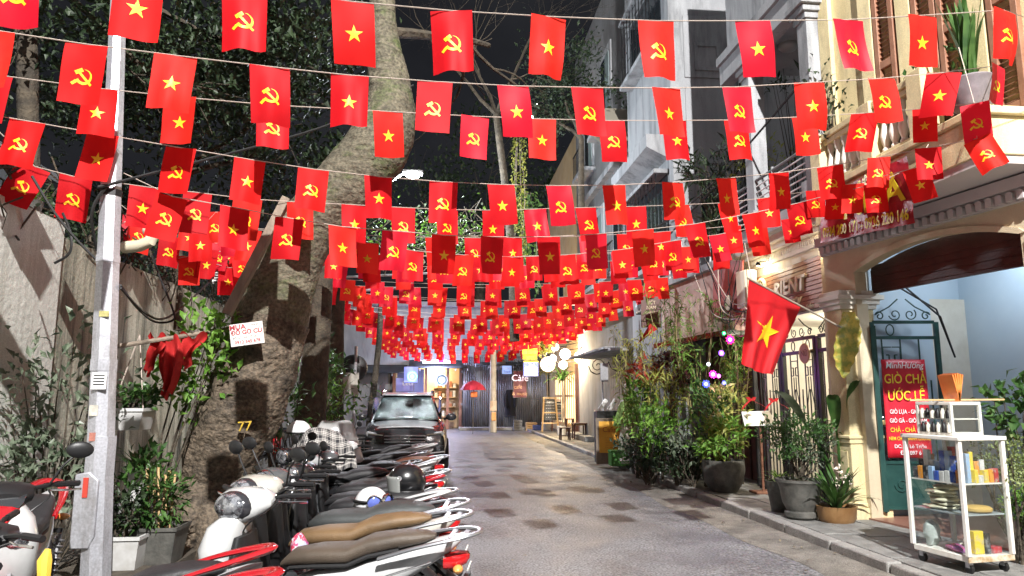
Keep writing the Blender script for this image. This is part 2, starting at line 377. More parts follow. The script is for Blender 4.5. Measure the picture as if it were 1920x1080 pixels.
# lobby behind the arch
g = MB(); g.bx(2.42, 2.52, -1.75, -.3, 0, 3.5); g.build('lobby_wall', bluew, h1, smooth=False)
g = MB(); g.bx(-3, 2.42, -1.85, -1.75, 0, 3.5); g.build('lobby_wall', bluew, h1, smooth=False)
g = MB(); g.bx(-3, 2.5, -1.9, -.36, 3.5, 3.6); g.build('lobby_ceiling', bluew, h1, smooth=False)
g = MB(); g.bx(-3, 2.42, -1.75, .02, .0, .125); g.build('lobby_floor', tile_r, h1, smooth=False)
# dark timber door set in the lobby back wall
d = MB(); d.bx(1.06, 1.16, -1.75, -1.62, .12, 3.3); d.bx(.2, .3, -1.75, -1.62, .12, 3.3); d.bx(.2, 1.16, -1.75, -1.64, 2.55, 2.72); d.bx(.3, 1.06, -1.74, -1.72, 2.72, 3.3)
do = d.build('door_frame', wood_d, h1, smooth=False)
d = MB(); d.bx(.42, .98, -1.75, -1.70, .14, 2.5); d.build('door_leaf', bluew, do, bevel=.01)
d = MB(); d.bx(1.0, 1.05, -1.74, -1.62, .14, 2.5); d.build('door_leaf', wood_d, do)
for k in range(2):
    c = MB(); c.tube([h for h in (V((2.0 - .08 * k, -.4, 2.95)), V((1.98 - .05 * k, -.9, 2.7 - .1 * k)), V((2.05, -1.2, 2.1)))], .012, 5); c.build('cable', wire_m, h1)
sw = MB(); sw.bx(.52, .60, -1.70, -1.68, 1.35, 1.43); sw.build('light_switch', whitep, h1, bevel=.004)
# electricity meters on a dark red post
g = MB(); g.bx(-.30, -.06, .0, .03, .1, 3.15); g.build('meter_board', mat('maroon_paint', (.12, .03, .025), .5), h1, smooth=False)
for k in range(2):
    g = MB(); g.bx(-.28, -.1, .03, .15, 2.62 - .36 * k, 2.93 - .36 * k); mo = g.build('meter_box', mat('meter_grey', (.62, .6, .54), .5), h1, bevel=.015)
    g = MB(); g.bx(-.25, -.13, .15, .156, 2.77 - .36 * k, 2.87 - .36 * k); g.build('window', pane_d, mo)
# dentil moulding, soffit, balcony slab, upper wall
g = MB(); g.bx(-3, 2.9, .0, .12, 3.62, 3.74); g.bx(-3, 2.9, 0, .06, 3.5, 3.62); mo = g.build('cornice', lilac, h1, smooth=False)
for k in range(30):
    g = MB(); g.prism([(0, 0), (.07, 0), (.07, .08), (.035, .1), (0, .08)], Matrix.Translation((-.6 + .115 * k, .06, 3.51)) @ PX(0), .05); g.build('dentil', lilac, mo, smooth=False)
bs = Matrix.Rotation(R(91) - HR, 4, 'Z'); bo_ = H1M.inverted() @ V(BO)
def lb(o): o.matrix_basis = Matrix.Translation(bo_) @ bs; return o
g = MB(); g.bx(.02, 2.9, -.95, -.02, 3.76, 3.84); lb(g.build('soffit', lilac, h1, smooth=False))
g = MB(); g.bx(0, 2.95, -.95, 0, 3.84, 4.22); slab = lb(g.build('balcony_slab', yellow, h1, bevel=.01))
g = MB(); g.bx(-.05, 3.0, -.95, .05, 4.22, 4.3); lb(g.build('slab_moulding', yellow, h1, bevel=.01))
g = MB(); g.bx(-3, 2.95, -.3, 0, 3.77, 9.5); g.build('upper_wall', yellow, h1, smooth=False)
for u in (1.15, 1.75, .22, 2.5):
    g = MB(); g.bx(u - .11, u + .11, 0, .07, 4.3, 9.4); g.bx(u - .14, u + .14, 0, .1, 4.3, 4.5); g.build('pilaster', yellow, h1, bevel=.01)
def shutter(u0, u1, z0, z1):
    g = MB(); wd = u1 - u0
    for a, b in ((u0, u0 + .07), (u1 - .07, u1)): g.bx(a, b, .01, .07, z0, z1)
    for z in (z0, (z0 + z1) / 2 - .05, z1 - .1): g.bx(u0 + .07, u1 - .07, .01, .065, z, z + .1)
    o = g.build('shutter', wood_b, h1, bevel=.006)
    n = int((z1 - z0) / .062)
    for k in range(n):
        z = z0 + .12 + k * .062
        if z > z1 - .14 or abs(z - (z0 + z1) / 2) < .08: continue
        s_ = MB(); s_.bar((u0 + .07, .035, z), (u1 - .07, .035, z), .045, .009, (0, .6, 1)); s_.build('slat', wood_b, o, smooth=False)
shutter(1.3, 1.62, 4.4, 6.9); shutter(.36, .68, 4.4, 6.9); shutter(.70, 1.02, 4.4, 6.9); shutter(-.25, .08, 4.4, 6.9)
# balustrade of turned balusters with a moulded hand rail
bal = thing('balustrade', 'stone balustrade of turned balusters along the yellow balcony', 'balustrade', (4.99, 5.97, 0), R(91))
g = MB(); g.bx(.75, 2.95, -.2, -.02, 4.95, 5.03); g.bx(.75, 2.95, -.17, -.05, 4.88, 4.95); g.bx(.75, 2.95, -.18, -.04, 4.3, 4.38); g.build('hand_rail', yellow, bal, bevel=.01)
for u in (.85, 1.75, 2.85):
    g = MB(); g.bx(u - .12, u + .12, -.23, .01, 4.3, 5.05); g.build('pedestal', yellow, bal, bevel=.012)
bp = [(.045, 0), (.05, .03), (.03, .06), (.055, .14), (.062, .2), (.04, .3), (.028, .38), (.045, .42), (.045, .5)]
g = MB(); g.lathe(bp, 10); bo = g.build('baluster', creamw, bal); bo.location = (1.05, -.11, 4.38)
for k in range(1, 11):
    if abs(1.05 + .16 * k - 1.75) < .14: continue
    c = bo.copy(); col.objects.link(c); c.location = (1.05 + .16 * k, -.11, 4.38)
# ================================================================== gate pier
gp = thing('gate_pier', 'cream moulded gate pier with stepped capital beside the arch', 'pier', (5.31, 8.93, .1), R(93))
g = MB(); g.bx(-.17, .17, -.25, .2, .1, 2.62); g.build('shaft', yellow, gp, bevel=.008)
g = MB()
for z, e in ((2.62, .03), (2.68, .06), (2.74, .1), (2.8, .06)): g.bx(-.17 - e, .17 + e, -.25 - e, .2 + e, z, z + .06)
g.build('capital', creamw, gp, bevel=.006)
g = MB(); g.bx(-.21, .21, -.29, .24, 0, .14); g.bx(-.19, .19, -.27, .22, .14, .2); g.build('plinth', yellow, gp, bevel=.008)
g = MB(); g.bx(-.2, .2, -.28, .23, .98, 1.02); g.bx(-.185, .185, -.265, .215, .92, .98); g.build('dado_band', yellow, gp, bevel=.008)
g = MB(); g.bx(-.1, .1, .2, .207, .34, .82); g.build('raised_panel', yellow, gp, bevel=.003)
# ================================================================== spa house: cream ground floor with recessed forecourt and grey portico above
h2 = thing('cream_house', 'cream spa house with lit forecourt and grey columned portico above', 'house', H2O, H2R)
g = MB(); g.bx(2.5, 5.75, -.3, 0, 2.9, 4.1); g.build('beam_wall', creamw, h2, smooth=False)
g = MB(); g.bx(2.52, 2.62, -.3, -.02, 0, 3.76); g.build('wall', creamw, h2, smooth=False)
g = MB(); g.bx(2.62, 2.95, .0, .006, 2.92, 3.25); ni = g.build('window_niche', mat('niche_grey', (.35, .35, .33), .8), h2, smooth=False)
g = MB(); g.bx(2.62, 5.8, -2.0, -1.9, 0, 4); g.bx(2.62, 2.7, -1.9, -.31, 0, 2.9); g.bx(5.7, 5.8, -1.9, -.3, 0, 2.9); g.build('forecourt_wall', creamw, h2, smooth=False)
g = MB(); g.bx(2.7, 5.7, -1.9, -.02, 2.82, 2.9); g.build('forecourt_ceiling', creamw, h2, smooth=False)
g = MB(); g.bx(3.3, 3.36, -1.9, -1.84, .1, 2.4); g.bx(4.1, 4.16, -1.9, -1.84, .1, 2.4); g.bx(3.3, 4.16, -1.9, -1.84, 2.4, 2.46); do = g.build('door_frame', white, h2)
g = MB(); g.bx(3.36, 4.1, -1.89, -1.86, .1, 2.4); g.build('door_leaf', mat('pale_door', (.6, .58, .52), .5), do, bevel=.005)
for i in range(2):
    for j in range(2):
        g = MB(); g.bx(3.43 + .36 * i, 3.68 + .36 * i, -1.86, -1.85, .3 + 1.1 * j, 1.2 + 1.1 * j); g.build('panel', creamw, do, bevel=.004)
g = MB(); g.bx(2.5, 5.75, .0, .2, 4.0, 4.1); g.bx(2.5, 5.75, .0, .12, 3.9, 4.0); g.bx(2.5, 5.75, 0, .06, 3.72, 3.78); co = g.build('cornice', creamw, h2, smooth=False)
for k in range(48):
    g = MB(); g.bx(2.98 + .056 * k, 3.016 + .056 * k, .0, .045, 3.78, 3.89); g.build('dentil', creamw, co, smooth=False)
# portico above
g = MB(); g.bx(2.5, 5.3, -3.5, .35, 4.1, 4.32); g.build('balcony_floor', greyw, h2, smooth=False)
g = MB(); g.bx(2.5, 5.3, -1.5, -1.2, 4.32, 9); g.bx(2.5, 2.56, -1.2, -.5, 4.32, 7.3); g.build('portico_wall', greyw, h2, smooth=False)
g = MB(); g.bx(2.5, 5.4, -1.3, .3, 7.35, 7.5); g.bx(2.5, 5.45, .18, .4, 7.1, 7.45); g.bx(2.5, 5.45, .14, .46, 7.45, 7.6); g.build('portico_ceiling', greyw, h2, smooth=False)
g = MB(); g.bx(2.5, 5.3, -1.3, .3, 7.6, 11); g.build('attic_wall', greyw, h2, smooth=False)
for u in (2.75, 4.6):
    g = MB(); g.bx(u - .13, u + .13, .08, .34, 4.32, 6.85); g.bx(u - .18, u + .18, .03, .39, 4.32, 4.55)
    for k, e in enumerate((.03, .07, .12)): g.bx(u - .13 - e, u + .13 + e, .08 - e, .34 + e, 6.85 + .09 * k, 6.94 + .09 * k)
    g.build('column', greyw, h2, bevel=.008)
g = MB(); g.prism([(3.75, 4.4)] + [(4.15 + .42 * math.cos(R(a)), 6.1 + .42 * math.sin(R(a))) for a in range(180, -1, -15)] + [(4.55, 4.4)], PX(-1.2), .03); aw = g.build('arched_window', mat('blue_black_shutter', (.03, .035, .05), .5), h2, smooth=False)
g = MB(); g.tube([V((4.15 + .5 * math.cos(R(a)), -1.18, 6.1 + .5 * math.sin(R(a)))) for a in range(180, -1, -12)], .06, 6); g.bx(4.08, 4.22, -1.2, -1.08, 6.5, 6.75); g.build('arch_trim', greyw, aw)
for k in range(22):
    g = MB(); g.bar((3.82, -1.16, 4.5 + .07 * k), (4.48, -1.16, 4.5 + .07 * k), .03, .012, (0, .7, 1)); g.build('slat', MC['blue_black_shutter'], aw, smooth=False)
g = MB(); g.lathe([(.16, 0), (.16, -.04), (.12, -.09), (.05, -.11)], 16, c=(4.3, -.3, 7.35)); cl = g.build('ceiling_lamp', mat('frosted_glass', (.4, .4, .4), .3), h2)
rail = thing('steel_railing', 'white horizontal bar railing on the grey portico balcony', 'railing', H2O, H2R)
g = MB()
for u in (2.65, 3.9, 5.2): g.tube([(u, .3, 4.32), (u, .3, 5.1)], .022, 6)
g.build('post', greyw, rail)
for k in range(7):
    g = MB(); g.tube([(2.55, .3, 4.45 + .1 * k), (5.25, .3, 4.45 + .1 * k)], .012 if k < 6 else .025, 6); g.build('rail', white if k < 6 else greyd, rail)
# ================================================================== low pink annexe between the spa and the tall white house
h3 = thing('pink_annexe', 'low pink walled annexe with planted roof terrace and dark awning edge', 'house', (5.08, 12.1, 0), R(94))
g = MB(); g.bx(0, 3.4, -3, -.02, 2.75, 3.95); g.build('upper_wall', pinkp, h3, smooth=False)
g = MB(); g.bx(0, 3.4, -3, -.7, .1, 2.75); g.build('ground_wall', mat('dark_red_wall', (.12, .05, .05), .7, c2=(.2, .09, .08), scale=3), h3, smooth=False)
g = MB(); g.bx(-.05, 3.5, -.02, .16, 2.66, 2.76); g.bx(0, 3.4, -.7, -.02, 2.68, 2.75); g.build('awning_edge', blackg, h3, smooth=False)
g = MB(); g.bx(-.1, 3.5, -3, .1, 3.95, 4.08); g.build('terrace_slab', greyw, h3, smooth=False)
for k in range(9):
    g = MB(); g.bx(.2 + .36 * k, .25 + .36 * k, -.72, -.68, .1, 2.7); g.build('shop_mullion', wood_d, h3)
g = MB(); g.tube([(-.1, .05, 4.85), (3.5, .05, 4.85)], .025); g.tube([(-.1, .05, 4.5), (3.5, .05, 4.5)], .015)
for k in range(6): g.tube([(.05 + .66 * k, .05, 4.08), (.05 + .66 * k, .05, 4.85)], .018)
g.build('terrace_rail', white, h3)
# ================================================================== tall grey-white house
h4 = thing('white_tower_house', 'tall narrow grey white house with barred windows', 'house', (5.05, 14.85, 0), R(90))
g = MB(); g.bx(0, 3.8, -4, 0, .1, 14); g.build('wall', greyw, h4, smooth=False)
g = MB(); g.bx(-.06, .22, -.24, .05, .1, 14); g.bx(-.06, .22, -1.75, -1.5, .1, 14); g.build('corner_pilaster', greyw, h4, bevel=.01)
def sidewin(y0, y1, z0, z1, grille=0):
    """window in the wall that faces back along the street"""
    g = MB()
    for a, b, c_, d_ in ((y0 - .08, y0, z0 - .08, z1 + .08), (y1, y1 + .08, z0 - .08, z1 + .08), (y0, y1, z0 - .08, z0), (y0, y1, z1, z1 + .08)): g.bx(-.06, .0, a, b, c_, d_)
    o = g.build('window_frame', greyw, h4, bevel=.006)
    g = MB(); g.bx(-.012, -.004, y0, y1, z0, z1); g.build('pane', pane_d, o, smooth=False)
    if grille:
        for k in range(grille):
            g = MB(); y = y0 + (y1 - y0) * (k + .5) / grille; g.tube([(-.05, y, z0), (-.05, y, z1)], .01, 4); g.build('bar', iron, o)
sidewin(-1.05, -.62, 8.95, 9.45); sidewin(-1.35, -.55, 5.0, 6.3, 6); sidewin(-1.1, -.5, 10.8, 11.6)
g = MB(); g.bx(-.03, .0, -1.45, -.3, 6.7, 8.5); g.build('wall_panel', greyw, h4, bevel=.02)
g = MB(); g.bx(-.03, .0, -1.45, -.3, 8.7, 10.2); g.build('wall_panel', greyw, h4, bevel=.02)
for k in range(3):
    g = MB(); g.tube([(-.06, -1.52 - .06 * k, 14), (-.06, -1.5 - .06 * k, 8), (-.07, -1.52 - .05 * k, 4.2)], .018, 5); g.build('drain_pipe', black if k else greyd, h4)
def grillewin(h, u0, u1, z0, z1, y=0.0, deep=.28, n=9):
    g = MB(); g.bx(u0, u1, y + .002, y + .02, z0, z1); o = g.build('window', pane_d, h, smooth=False)
    g = MB(); g.bx(u0 - .08, u1 + .08, y, y + deep + .06, z0 - .12, z0); g.build('sill', greyw, o, bevel=.01); g = MB(); g.bx(u0 - .08, u1 + .08, y, y + deep + .06, z1, z1 + .1); g.build('head_slab', greyw, o, bevel=.01)
    for k in range(n + 1):
        g = MB(); u = u0 + (u1 - u0) * k / n; g.tube([(u, y + deep, z0), (u, y + deep, z1)], .012, 4); g.build('bar', iron, o)
    nr = 6
    for k in range(nr):
        g = MB(); z = z0 + (z1 - z0) * (k + .5) / nr
        for q in range(n):
            if (q + k) % 2: g.tube([(u0 + (u1 - u0) * q / n, y + deep, z), (u0 + (u1 - u0) * (q + 1) / n, y + deep, z)], .01, 4)
        g.build('bar', iron, o)
grillewin(h4, .5, 3.3, 4.6, 6.6); grillewin(h4, .6, 3.2, 9.9, 11.6)
g = MB(); g.prism([(0, 0), (.5, .25), (.5, .55), (0, .55)], Matrix.Translation((.4, .0, 6.95)) @ Matrix(((0, 0, 1, 0), (1, 0, 0, 0), (0, 1, 0, 0), (0, 0, 0, 1))), 3.4); g.build('window_hood', greyw, h4, smooth=False)
# ground floor of the tower: dark shop front
g = MB(); g.bx(.2, 3.7, -.05, .03, .1, 2.6); g.build('shop_front', greyd, h4, smooth=False)
# ================================================================== far houses on the right
h5 = thing('grey_house', 'grey house with tall pale window and moulded corbel beyond the white house', 'house', (5.25, 18.9, 0), R(90))
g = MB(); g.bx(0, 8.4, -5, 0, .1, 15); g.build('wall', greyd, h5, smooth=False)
g = MB(); g.bx(.3, 1.6, 0, .7, 9.6, 9.75); g.prism([(0, 0), (.75, .6), (.75, .85), (0, .85)], Matrix.Translation((.2, 0, 8.8)) @ Matrix(((0, 0, 1, 0), (1, 0, 0, 0), (0, 1, 0, 0), (0, 0, 0, 1))), 1.5); g.build('corbel', mat('corbel_stone', (.25, .23, .18), .8), h5, smooth=False)
for u, zz in ((.9, 5.2), (3.6, 5.2), (6, 5.2), (2.2, 10.2), (5, 9.6)):
    g = MB(); g.bx(u, u + 1.5, -.02, .05, zz, zz + 2.7); o = g.build('window_surround', greyw, h5, bevel=.02)
    g = MB(); g.bx(u + .2, u + .7, .05, .07, zz + .1, zz + 2.4); g.build('pane', pane_l, o); g = MB(); g.bx(u + .8, u + 1.3, .05, .07, zz + .1, zz + 2.4); g.build('pane', pane_d, o)
    g = MB(); g.bx(u - .15, u + 1.65, 0, .5, zz - .2, zz - .06); bl_ = g.build('balcony', greyw, h5, bevel=.01)
    for k in range(10): g = MB(); g.tube([(u - .1 + .19 * k, .45, zz - .06), (u - .1 + .19 * k, .45, zz + .8)], .012, 4); g.build('bar', iron, bl_)
    g = MB(); g.bar((u - .12, .45, zz + .8), (u + 1.62, .45, zz + .8), .04, .03); g.build('rail', iron, bl_)
g = MB(); g.bx(.1, 8, 0, .3, 3.95, 4.2); g.bx(.1, 8, 0, .2, 8.5, 8.7); g.build('string_course', greyw, h5, smooth=False)
g = MB(); g.bx(.3, 3.2, -.02, .03, .1, 2.75); g.build('timber_shutter', wood_old, h5, smooth=False)
for k in range(12):
    g = MB(); g.bx(.32 + .24 * k, .53 + .24 * k, .03, .045, .1, 2.7); g.build('plank', wood_old, h5, smooth=False)
g = MB(); g.bx(-.1, 3.6, 0, .8, 2.82, 2.88); g.build('canopy', greyw, h5, smooth=False)
h6 = thing('cafe_house', 'warmly lit cafe house with yellow front and dark doorway', 'house', (5.45, 27.4, 0), R(90))
g = MB(); g.bx(0, 9, -5, 0, .1, 12.5); g.build('wall', mat('ochre_plaster', (.6, .42, .2), .8, c2=(.72, .55, .3), scale=2, stain=((.4, .3, .18), 1, .5)), h6, smooth=False)
g = MB(); g.bx(.1, .9, 0, .06, .1, 2.7); g.bx(1.1, 1.25, 0, .12, .1, 2.9); do = g.build('door', wood_d, h6, bevel=.01)
for u in (1.8, 4.6):
    g = MB(); g.bx(u, u + 2, 0, .04, .5, 2.5); o = g.build('window', glow('warm_window', (1, .82, .5), 1.6), h6, smooth=False)
    for k in range(5): f = MB(); f.bx(u + .48 * k, u + .48 * k + .07, .04, .08, .4, 2.6); f.build('mullion', wood_y, o)
    f = MB(); f.bx(u - .05, u + 2.05, .04, .08, 1.6, 1.68); f.build('mullion', wood_y, o)
for u in (1.2, 4.4, 6.8):
    g = MB(); g.bx(u, u + 1, 0, .03, 4.8, 6.8); g.build('window', pane_d, h6, smooth=False)
# step in front of the dark doorway
g = MB(); g.bx(4.9, 5.45, 24.6, 28.2, .09, .26); one('door_step', g, stone, 'low stone step before the dark doorway by the cafe', 'step', bevel=.01)
# two-storey pink/green old block at far left, dark
h7 = thing('dark_roofed_house', 'unlit grey house with flat eave behind the retaining wall', 'house', (-8, 9, 0), 0, world=True)
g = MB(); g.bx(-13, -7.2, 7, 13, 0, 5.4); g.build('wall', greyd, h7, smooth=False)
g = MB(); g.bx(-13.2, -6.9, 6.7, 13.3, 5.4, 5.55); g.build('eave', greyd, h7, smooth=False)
g = MB(); g.bx(-9.2, -8.4, 6.96, 7.0, 3.9, 4.6); g.build('window', pane_l, h7, smooth=False)
# ================================================================== street lamps
def led(c, s, n): return glow(n, c, s)
t = thing('street_lamp', 'tall street light behind the viewer that lights the near street', 'street lamp', (4.6, -8, 0), world=True)
g = MB(); g.tube([(4.6, -8, 0), (4.6, -8, 9), (4.55, -8, 14.4)], [.13, .1, .06], 10); g.build('post', steel, t)
g = MB(); g.tube([(4.55, -8, 14.3), (3.9, -8, 14.9), (2.5, -8, 15.1)], .04, 8); g.build('arm', steel, t)
g = MB(); g.box((2.1, -8, 15.08), (.8, .3, .1)); g.build('lamp_head', steel, t, bevel=.03)
g = MB(); g.box((2.1, -8, 15.02), (.6, .2, .016)); g.build('diffuser', led((1, .97, .93), 20, 'led_white'), t)
lamp('street_light', (2.1, -8, 14.9), 36000, (1, .975, .95), .12, t, spot=150, aim=(1.0, 8, 0))
t = thing('street_lamp', 'glaring white street light on an arm beyond the big leaning tree', 'street lamp', (-2.9, 19.4, 0), world=True)
LP = at(774, 328, Y=19)
g = MB(); g.tube([(-2.9, 19.4, 0), (-2.9, 19.4, 6.2)], [.12, .08], 10); g.build('post', greyd, t)
g = MB(); g.tube([(-2.9, 19.4, 6.1), (-2.2, 19.3, 6.9), LP + V((-.25, .1, .08))], .035, 8); g.build('arm', greyd, t)
g = MB(); g.box(LP + V((0, 0, .07)), (.55, .26, .1)); g.build('lamp_head', greyd, t, bevel=.03)
g = MB(); g.ball(LP + V((0, -.06, -.01)), (.2, .16, .1)); g.build('diffuser', led((.93, .97, 1), 40, 'led_cool'), t)
lamp('street_light', LP + V((0, -.05, -.25)), 1800, (.84, .92, 1), .15, t)
for px, py, Y, lb in ((1005, 196, 24, 'upper of two tiny white lights high above the grey house'), (998, 220, 24, 'lower of two tiny white lights high above the grey house'), (536, 661, 12.5, 'small white light low behind the leaning tree trunk')):
    p = at(px, py, Y=Y); t = thing('bulb_light', lb, 'light', p, world=True)
    g = MB(); g.ball(p, .05); g.build('bulb', led((1, 1, 1), 25, 'bulb_white'), t)
    g = MB(); g.tube([p + V((0, .02, .04)), p + V((0, .15, .12)), p + V((.1, 1.2, .3))], .012); g.build('cable', wire_m, t)
    lamp('bulb_glow', p + V((0, -.1, 0)), 40, (1, 1, 1), .05, t)
# ================================================================== end of the street
eb = thing('street_end_building', 'dark low building closing the street behind the corrugated fence', 'building', (0, 37.2, 0), world=True)
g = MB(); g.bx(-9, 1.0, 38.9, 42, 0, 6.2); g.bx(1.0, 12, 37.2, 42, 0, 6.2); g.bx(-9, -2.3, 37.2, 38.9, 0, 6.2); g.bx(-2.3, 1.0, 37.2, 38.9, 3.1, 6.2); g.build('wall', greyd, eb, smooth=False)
g = MB(); g.bx(-2.3, 1.0, 38.7, 38.88, 0, 3.1); g.build('shop_back_wall', mat('warm_shop_wall', (.7, .5, .3), .8), eb, smooth=False)
g = MB(); g.bx(-9, 12.4, 36.6, 42.2, 6.2, 6.4); g.build('eave', greyd, eb, smooth=False)
lamp('shop_ceiling_light', (-.4, 38.0, 2.9), 160, (1, .78, .5), .1, eb)
for k in range(4):
    g = MB(); g.bx(-.35, .85, 38.35, 38.7, .55 + .5 * k, .6 + .5 * k); o = g.build('shelf', wood_y, eb)
    for q in range(6): g = MB(); g.bx(-.3 + .19 * q, -.17 + .19 * q, 38.4, 38.6, .6 + .5 * k, .6 + .5 * k + rnd.uniform(.15, .34)); g.build('box', mat('shop_box%d' % (q % 3), ((.7, .6, .4), (.5, .2, .1), (.8, .8, .7))[q % 3], .6), o)
for x in (-2.35, -.75, .35, 1.0):
    g = MB(); g.bx(x - .07, x + .07, 37.0, 37.2, 0, 3.1); g.build('door_post', wood_b, eb)
g = MB(); g.bx(-2.2, -.85, 37.1, 37.14, 0, 3.0); g.build('side_shutter', mat('blue_shutter', (.16, .18, .34), .6), eb, smooth=False)
# small round shop logo on the window
M = frame((.05, 37.02, 2.45), (1, 0, 0), (0, 0, 1)); g = MB(); g.lathe([(.3, 0), (.3, .03), (.0, .03)], 24, M=M); lo = g.build('round_logo', whitep, eb)
g = MB(); g.lathe([(.24, .035), (.24, .045), (.19, .045), (.19, .035)], 24, M=M, cap=False); g.build('ring', mat('teal', (.05, .25, .25), .5), lo)
# awning frames
for x0, x1, z in ((-5, -1.7, 3.2), (-1.6, 1.3, 3.45), (1.7, 4.8, 3.6)):
    a = thing('shop_awning', 'dark sloping awning over the far shop fronts, %s' % ('by the leaning trees' if x0 < -3 else 'above the warm shop' if x0 < 0 else 'above the corrugated fence'), 'awning', (x0, 36, 0), world=True)
    g = MB(); g.sheet(lambda u, v: V((x0 + (x1 - x0) * u, 37.15 - 1.7 * v, z - .45 * v - .05 * math.sin(v * 3.1))), 8, 4); g.build('cloth', mat('awning_dark', (.03, .035, .04), .6), a, solid=.02)
    for k in range(6):
        g = MB(); x = x0 + (x1 - x0) * k / 5; g.tube([(x, 37.1, z - .1), (x, 35.5, z - .5), (x, 35.5, z - .6)], .02); g.build('rib', greyw, a)
# light tube under the awning
t = thing('tube_light', 'cool white light tube under the far awning', 'light', (-.3, 35.8, 2.9), world=True)
g = MB(); g.tube([(-.9, 35.6, 3.28), (.5, 35.6, 3.28)], .04, 8); g.build('tube', led((.9, .92, 1), 12, 'tube_white'), t)
g = MB(); g.bx(-1, .6, 35.57, 35.63, 3.33, 3.38); g.build('holder', greyw, t)
lamp('tube_glow', (-.2, 35.3, 3.2), 950, (.58, .62, 1), .3, t)
# corrugated fence
cf = thing('corrugated_fence', 'grey corrugated metal fence closing the end of the street', 'fence', (1.2, 36.3, 0), world=True)
for k in range(5):
    x0 = 1.1 + .86 * k; g = MB(); n = 48
    g.sheet(lambda u, v: V((x0 + .85 * u, 36.3 + .03 * math.sin(u * n * math.pi / 3) + (.02 if k % 2 else 0), 3.6 * v)), n * 2, 1); g.build('sheet', corr, cf, solid=.004)
g = MB(); g.bx(1.0, 5.5, 36.36, 36.42, 1.2, 1.3); g.bx(1.0, 5.5, 36.36, 36.42, 2.8, 2.9); g.build('rail', greyd, cf)
g = MB(); g.bx(.9, 4.4, 35.2, 36.2, 0, .14); one('low_step', g, kerbm, 'low concrete step along the foot of the corrugated fence', 'step', bevel=.02)
# utility pole by the fence
t = thing('utility_pole', 'pale concrete utility pole before the corrugated fence', 'pole', (2.4, 33.4, 0), world=True)
g = MB(); g.tube([(2.4, 33.4, 0), (2.4, 33.4, 5)], [.17, .13], 10); g.build('shaft', mat('pole_concrete', (.5, .46, .38), .8, c2=(.6, .56, .48), scale=4), t)
g = MB(); g.box((2.4, 33.2, 1.2), (.3, .1, .45)); g.build('notice', mat('notice_paper', (.7, .55, .4), .7), t); g = MB(); g.box((2.42, 33.2, .72), (.2, .08, .36)); g.build('notice', mat('notice_orange', (.8, .4, .15), .7), t)
for k in range(4):
    g = MB(); p0 = V((2.4, 33.4, 4.6 - .1 * k)); g.tube([p0, p0 + V((2, 2, -.5)), p0 + V((4, 3, .2))], .018, 4); g.build('cable', wire_m, t)
t = thing('round_fan', 'grey round extractor drum above the corrugated fence', 'fan', (2.8, 35.6, 2.9), world=True)
g = MB(); g.lathe([(.28, 0), (.33, .05), (.33, .22), (.2, .3)], 18, M=frame((2.85, 35.9, 3.25), (1, 0, 0), (0, 0, 1))); g.build('drum', greyd, t); g = MB(); g.bx(2.8, 2.9, 35.9, 36.4, 3.5, 3.56); g.build('bracket', iron, t)
# red parasol
t = thing('parasol', 'small pink red parasol open before the corrugated fence', 'parasol', (1.42, 32, 0), world=True)
g = MB(); n = 10
g.lathe([(.03, 2.32), (.25, 2.24), (.45, 2.1), (.58, 1.9)], n, c=(1.42, 32, 0), cap=False); g.build('canopy', mat('parasol_red', (.75, .06, .12), .6, sub=.4), t, smooth=False)
g = MB(); g.tube([(1.42, 32, 0), (1.42, 32, 2.36)], .018); g.build('pole', greyd, t)
for k in range(n):
    a = 2 * math.pi * k / n; g = MB(); g.tube([(1.42, 32, 2.28), (1.42 + .57 * math.cos(a), 32 + .57 * math.sin(a), 1.89)], .008, 4); g.build('rib', steel, t)
g = MB(); g.box((1.45, 31.95, 1.7), (.3, .2, .25)); g.build('hanging_bag', mat('orange_bag', (.8, .25, .08), .6), t, bevel=.05)
# blurred dark clothed figure by the fence, given the shape of a jacket
t = thing('jacket_figure', 'long dark clothed figure in jacket shape against the corrugated fence', 'jacket', (3.45, 36.1, 1), world=True)
g = MB()
def jk(u, v):
    a = u * 2 * math.pi; wv = .16 + .1 * v + .02 * math.sin(a * 4 + v * 3); return V((3.45 + wv * math.cos(a), 36.1 + .09 * math.sin(a), 1.95 - 1.3 * v))
g.sheet(jk, 24, 8); g.build('body', mat('jacket_black', (.015, .015, .02), .8), t)
g = MB(); g.tube([(3.3, 36.1, 1.9), (3.2, 36.05, 1.5), (3.22, 36, 1.1)], [.07, .07, .05]); g.tube([(3.6, 36.1, 1.9), (3.7, 36.05, 1.5), (3.68, 36, 1.1)], [.07, .07, .05]); g.build('sleeve', MC['jacket_black'], t)
# ---------------- lit signs at the end
def litsign(px0, py0, px1, py1, Y, name, label, face, parts, bracket=True, depth=.12):
    a = at(px0, py0, Y=Y); b = at(px1, py1, Y=Y); t = thing(name, label, 'sign', ((a.x + b.x) / 2, Y, b.z), world=True)
    g = MB(); g.bx(a.x, b.x, Y, Y + depth, b.z, a.z); g.build('case', greyd, t, bevel=.01)
    g = MB(); g.bx(a.x + .02, b.x - .02, Y - .012, Y, b.z + .02, a.z - .02); g.build('face', face, t)
    if bracket: g = MB(); g.bar((b.x, Y + .06, a.z - .1), (5.5, Y + .06, a.z - .1), .04, .04); g.build('bracket', iron, t)
    W, H = b.x - a.x, a.z - b.z
    for s, u, v, size, m in parts:
        if s == '#': g = MB(); g.bx(a.x + W * u, a.x + W * (u + size[0]), Y - .02, Y - .012, b.z + H * v, b.z + H * (v + size[1])); g.build('print_block', m, t, bevel=.01)
        else: text(s, size * H, m, t, frame((a.x + W * u, Y - .016, b.z + H * v), (1, 0, 0), (0, 0, 1)))
    return t
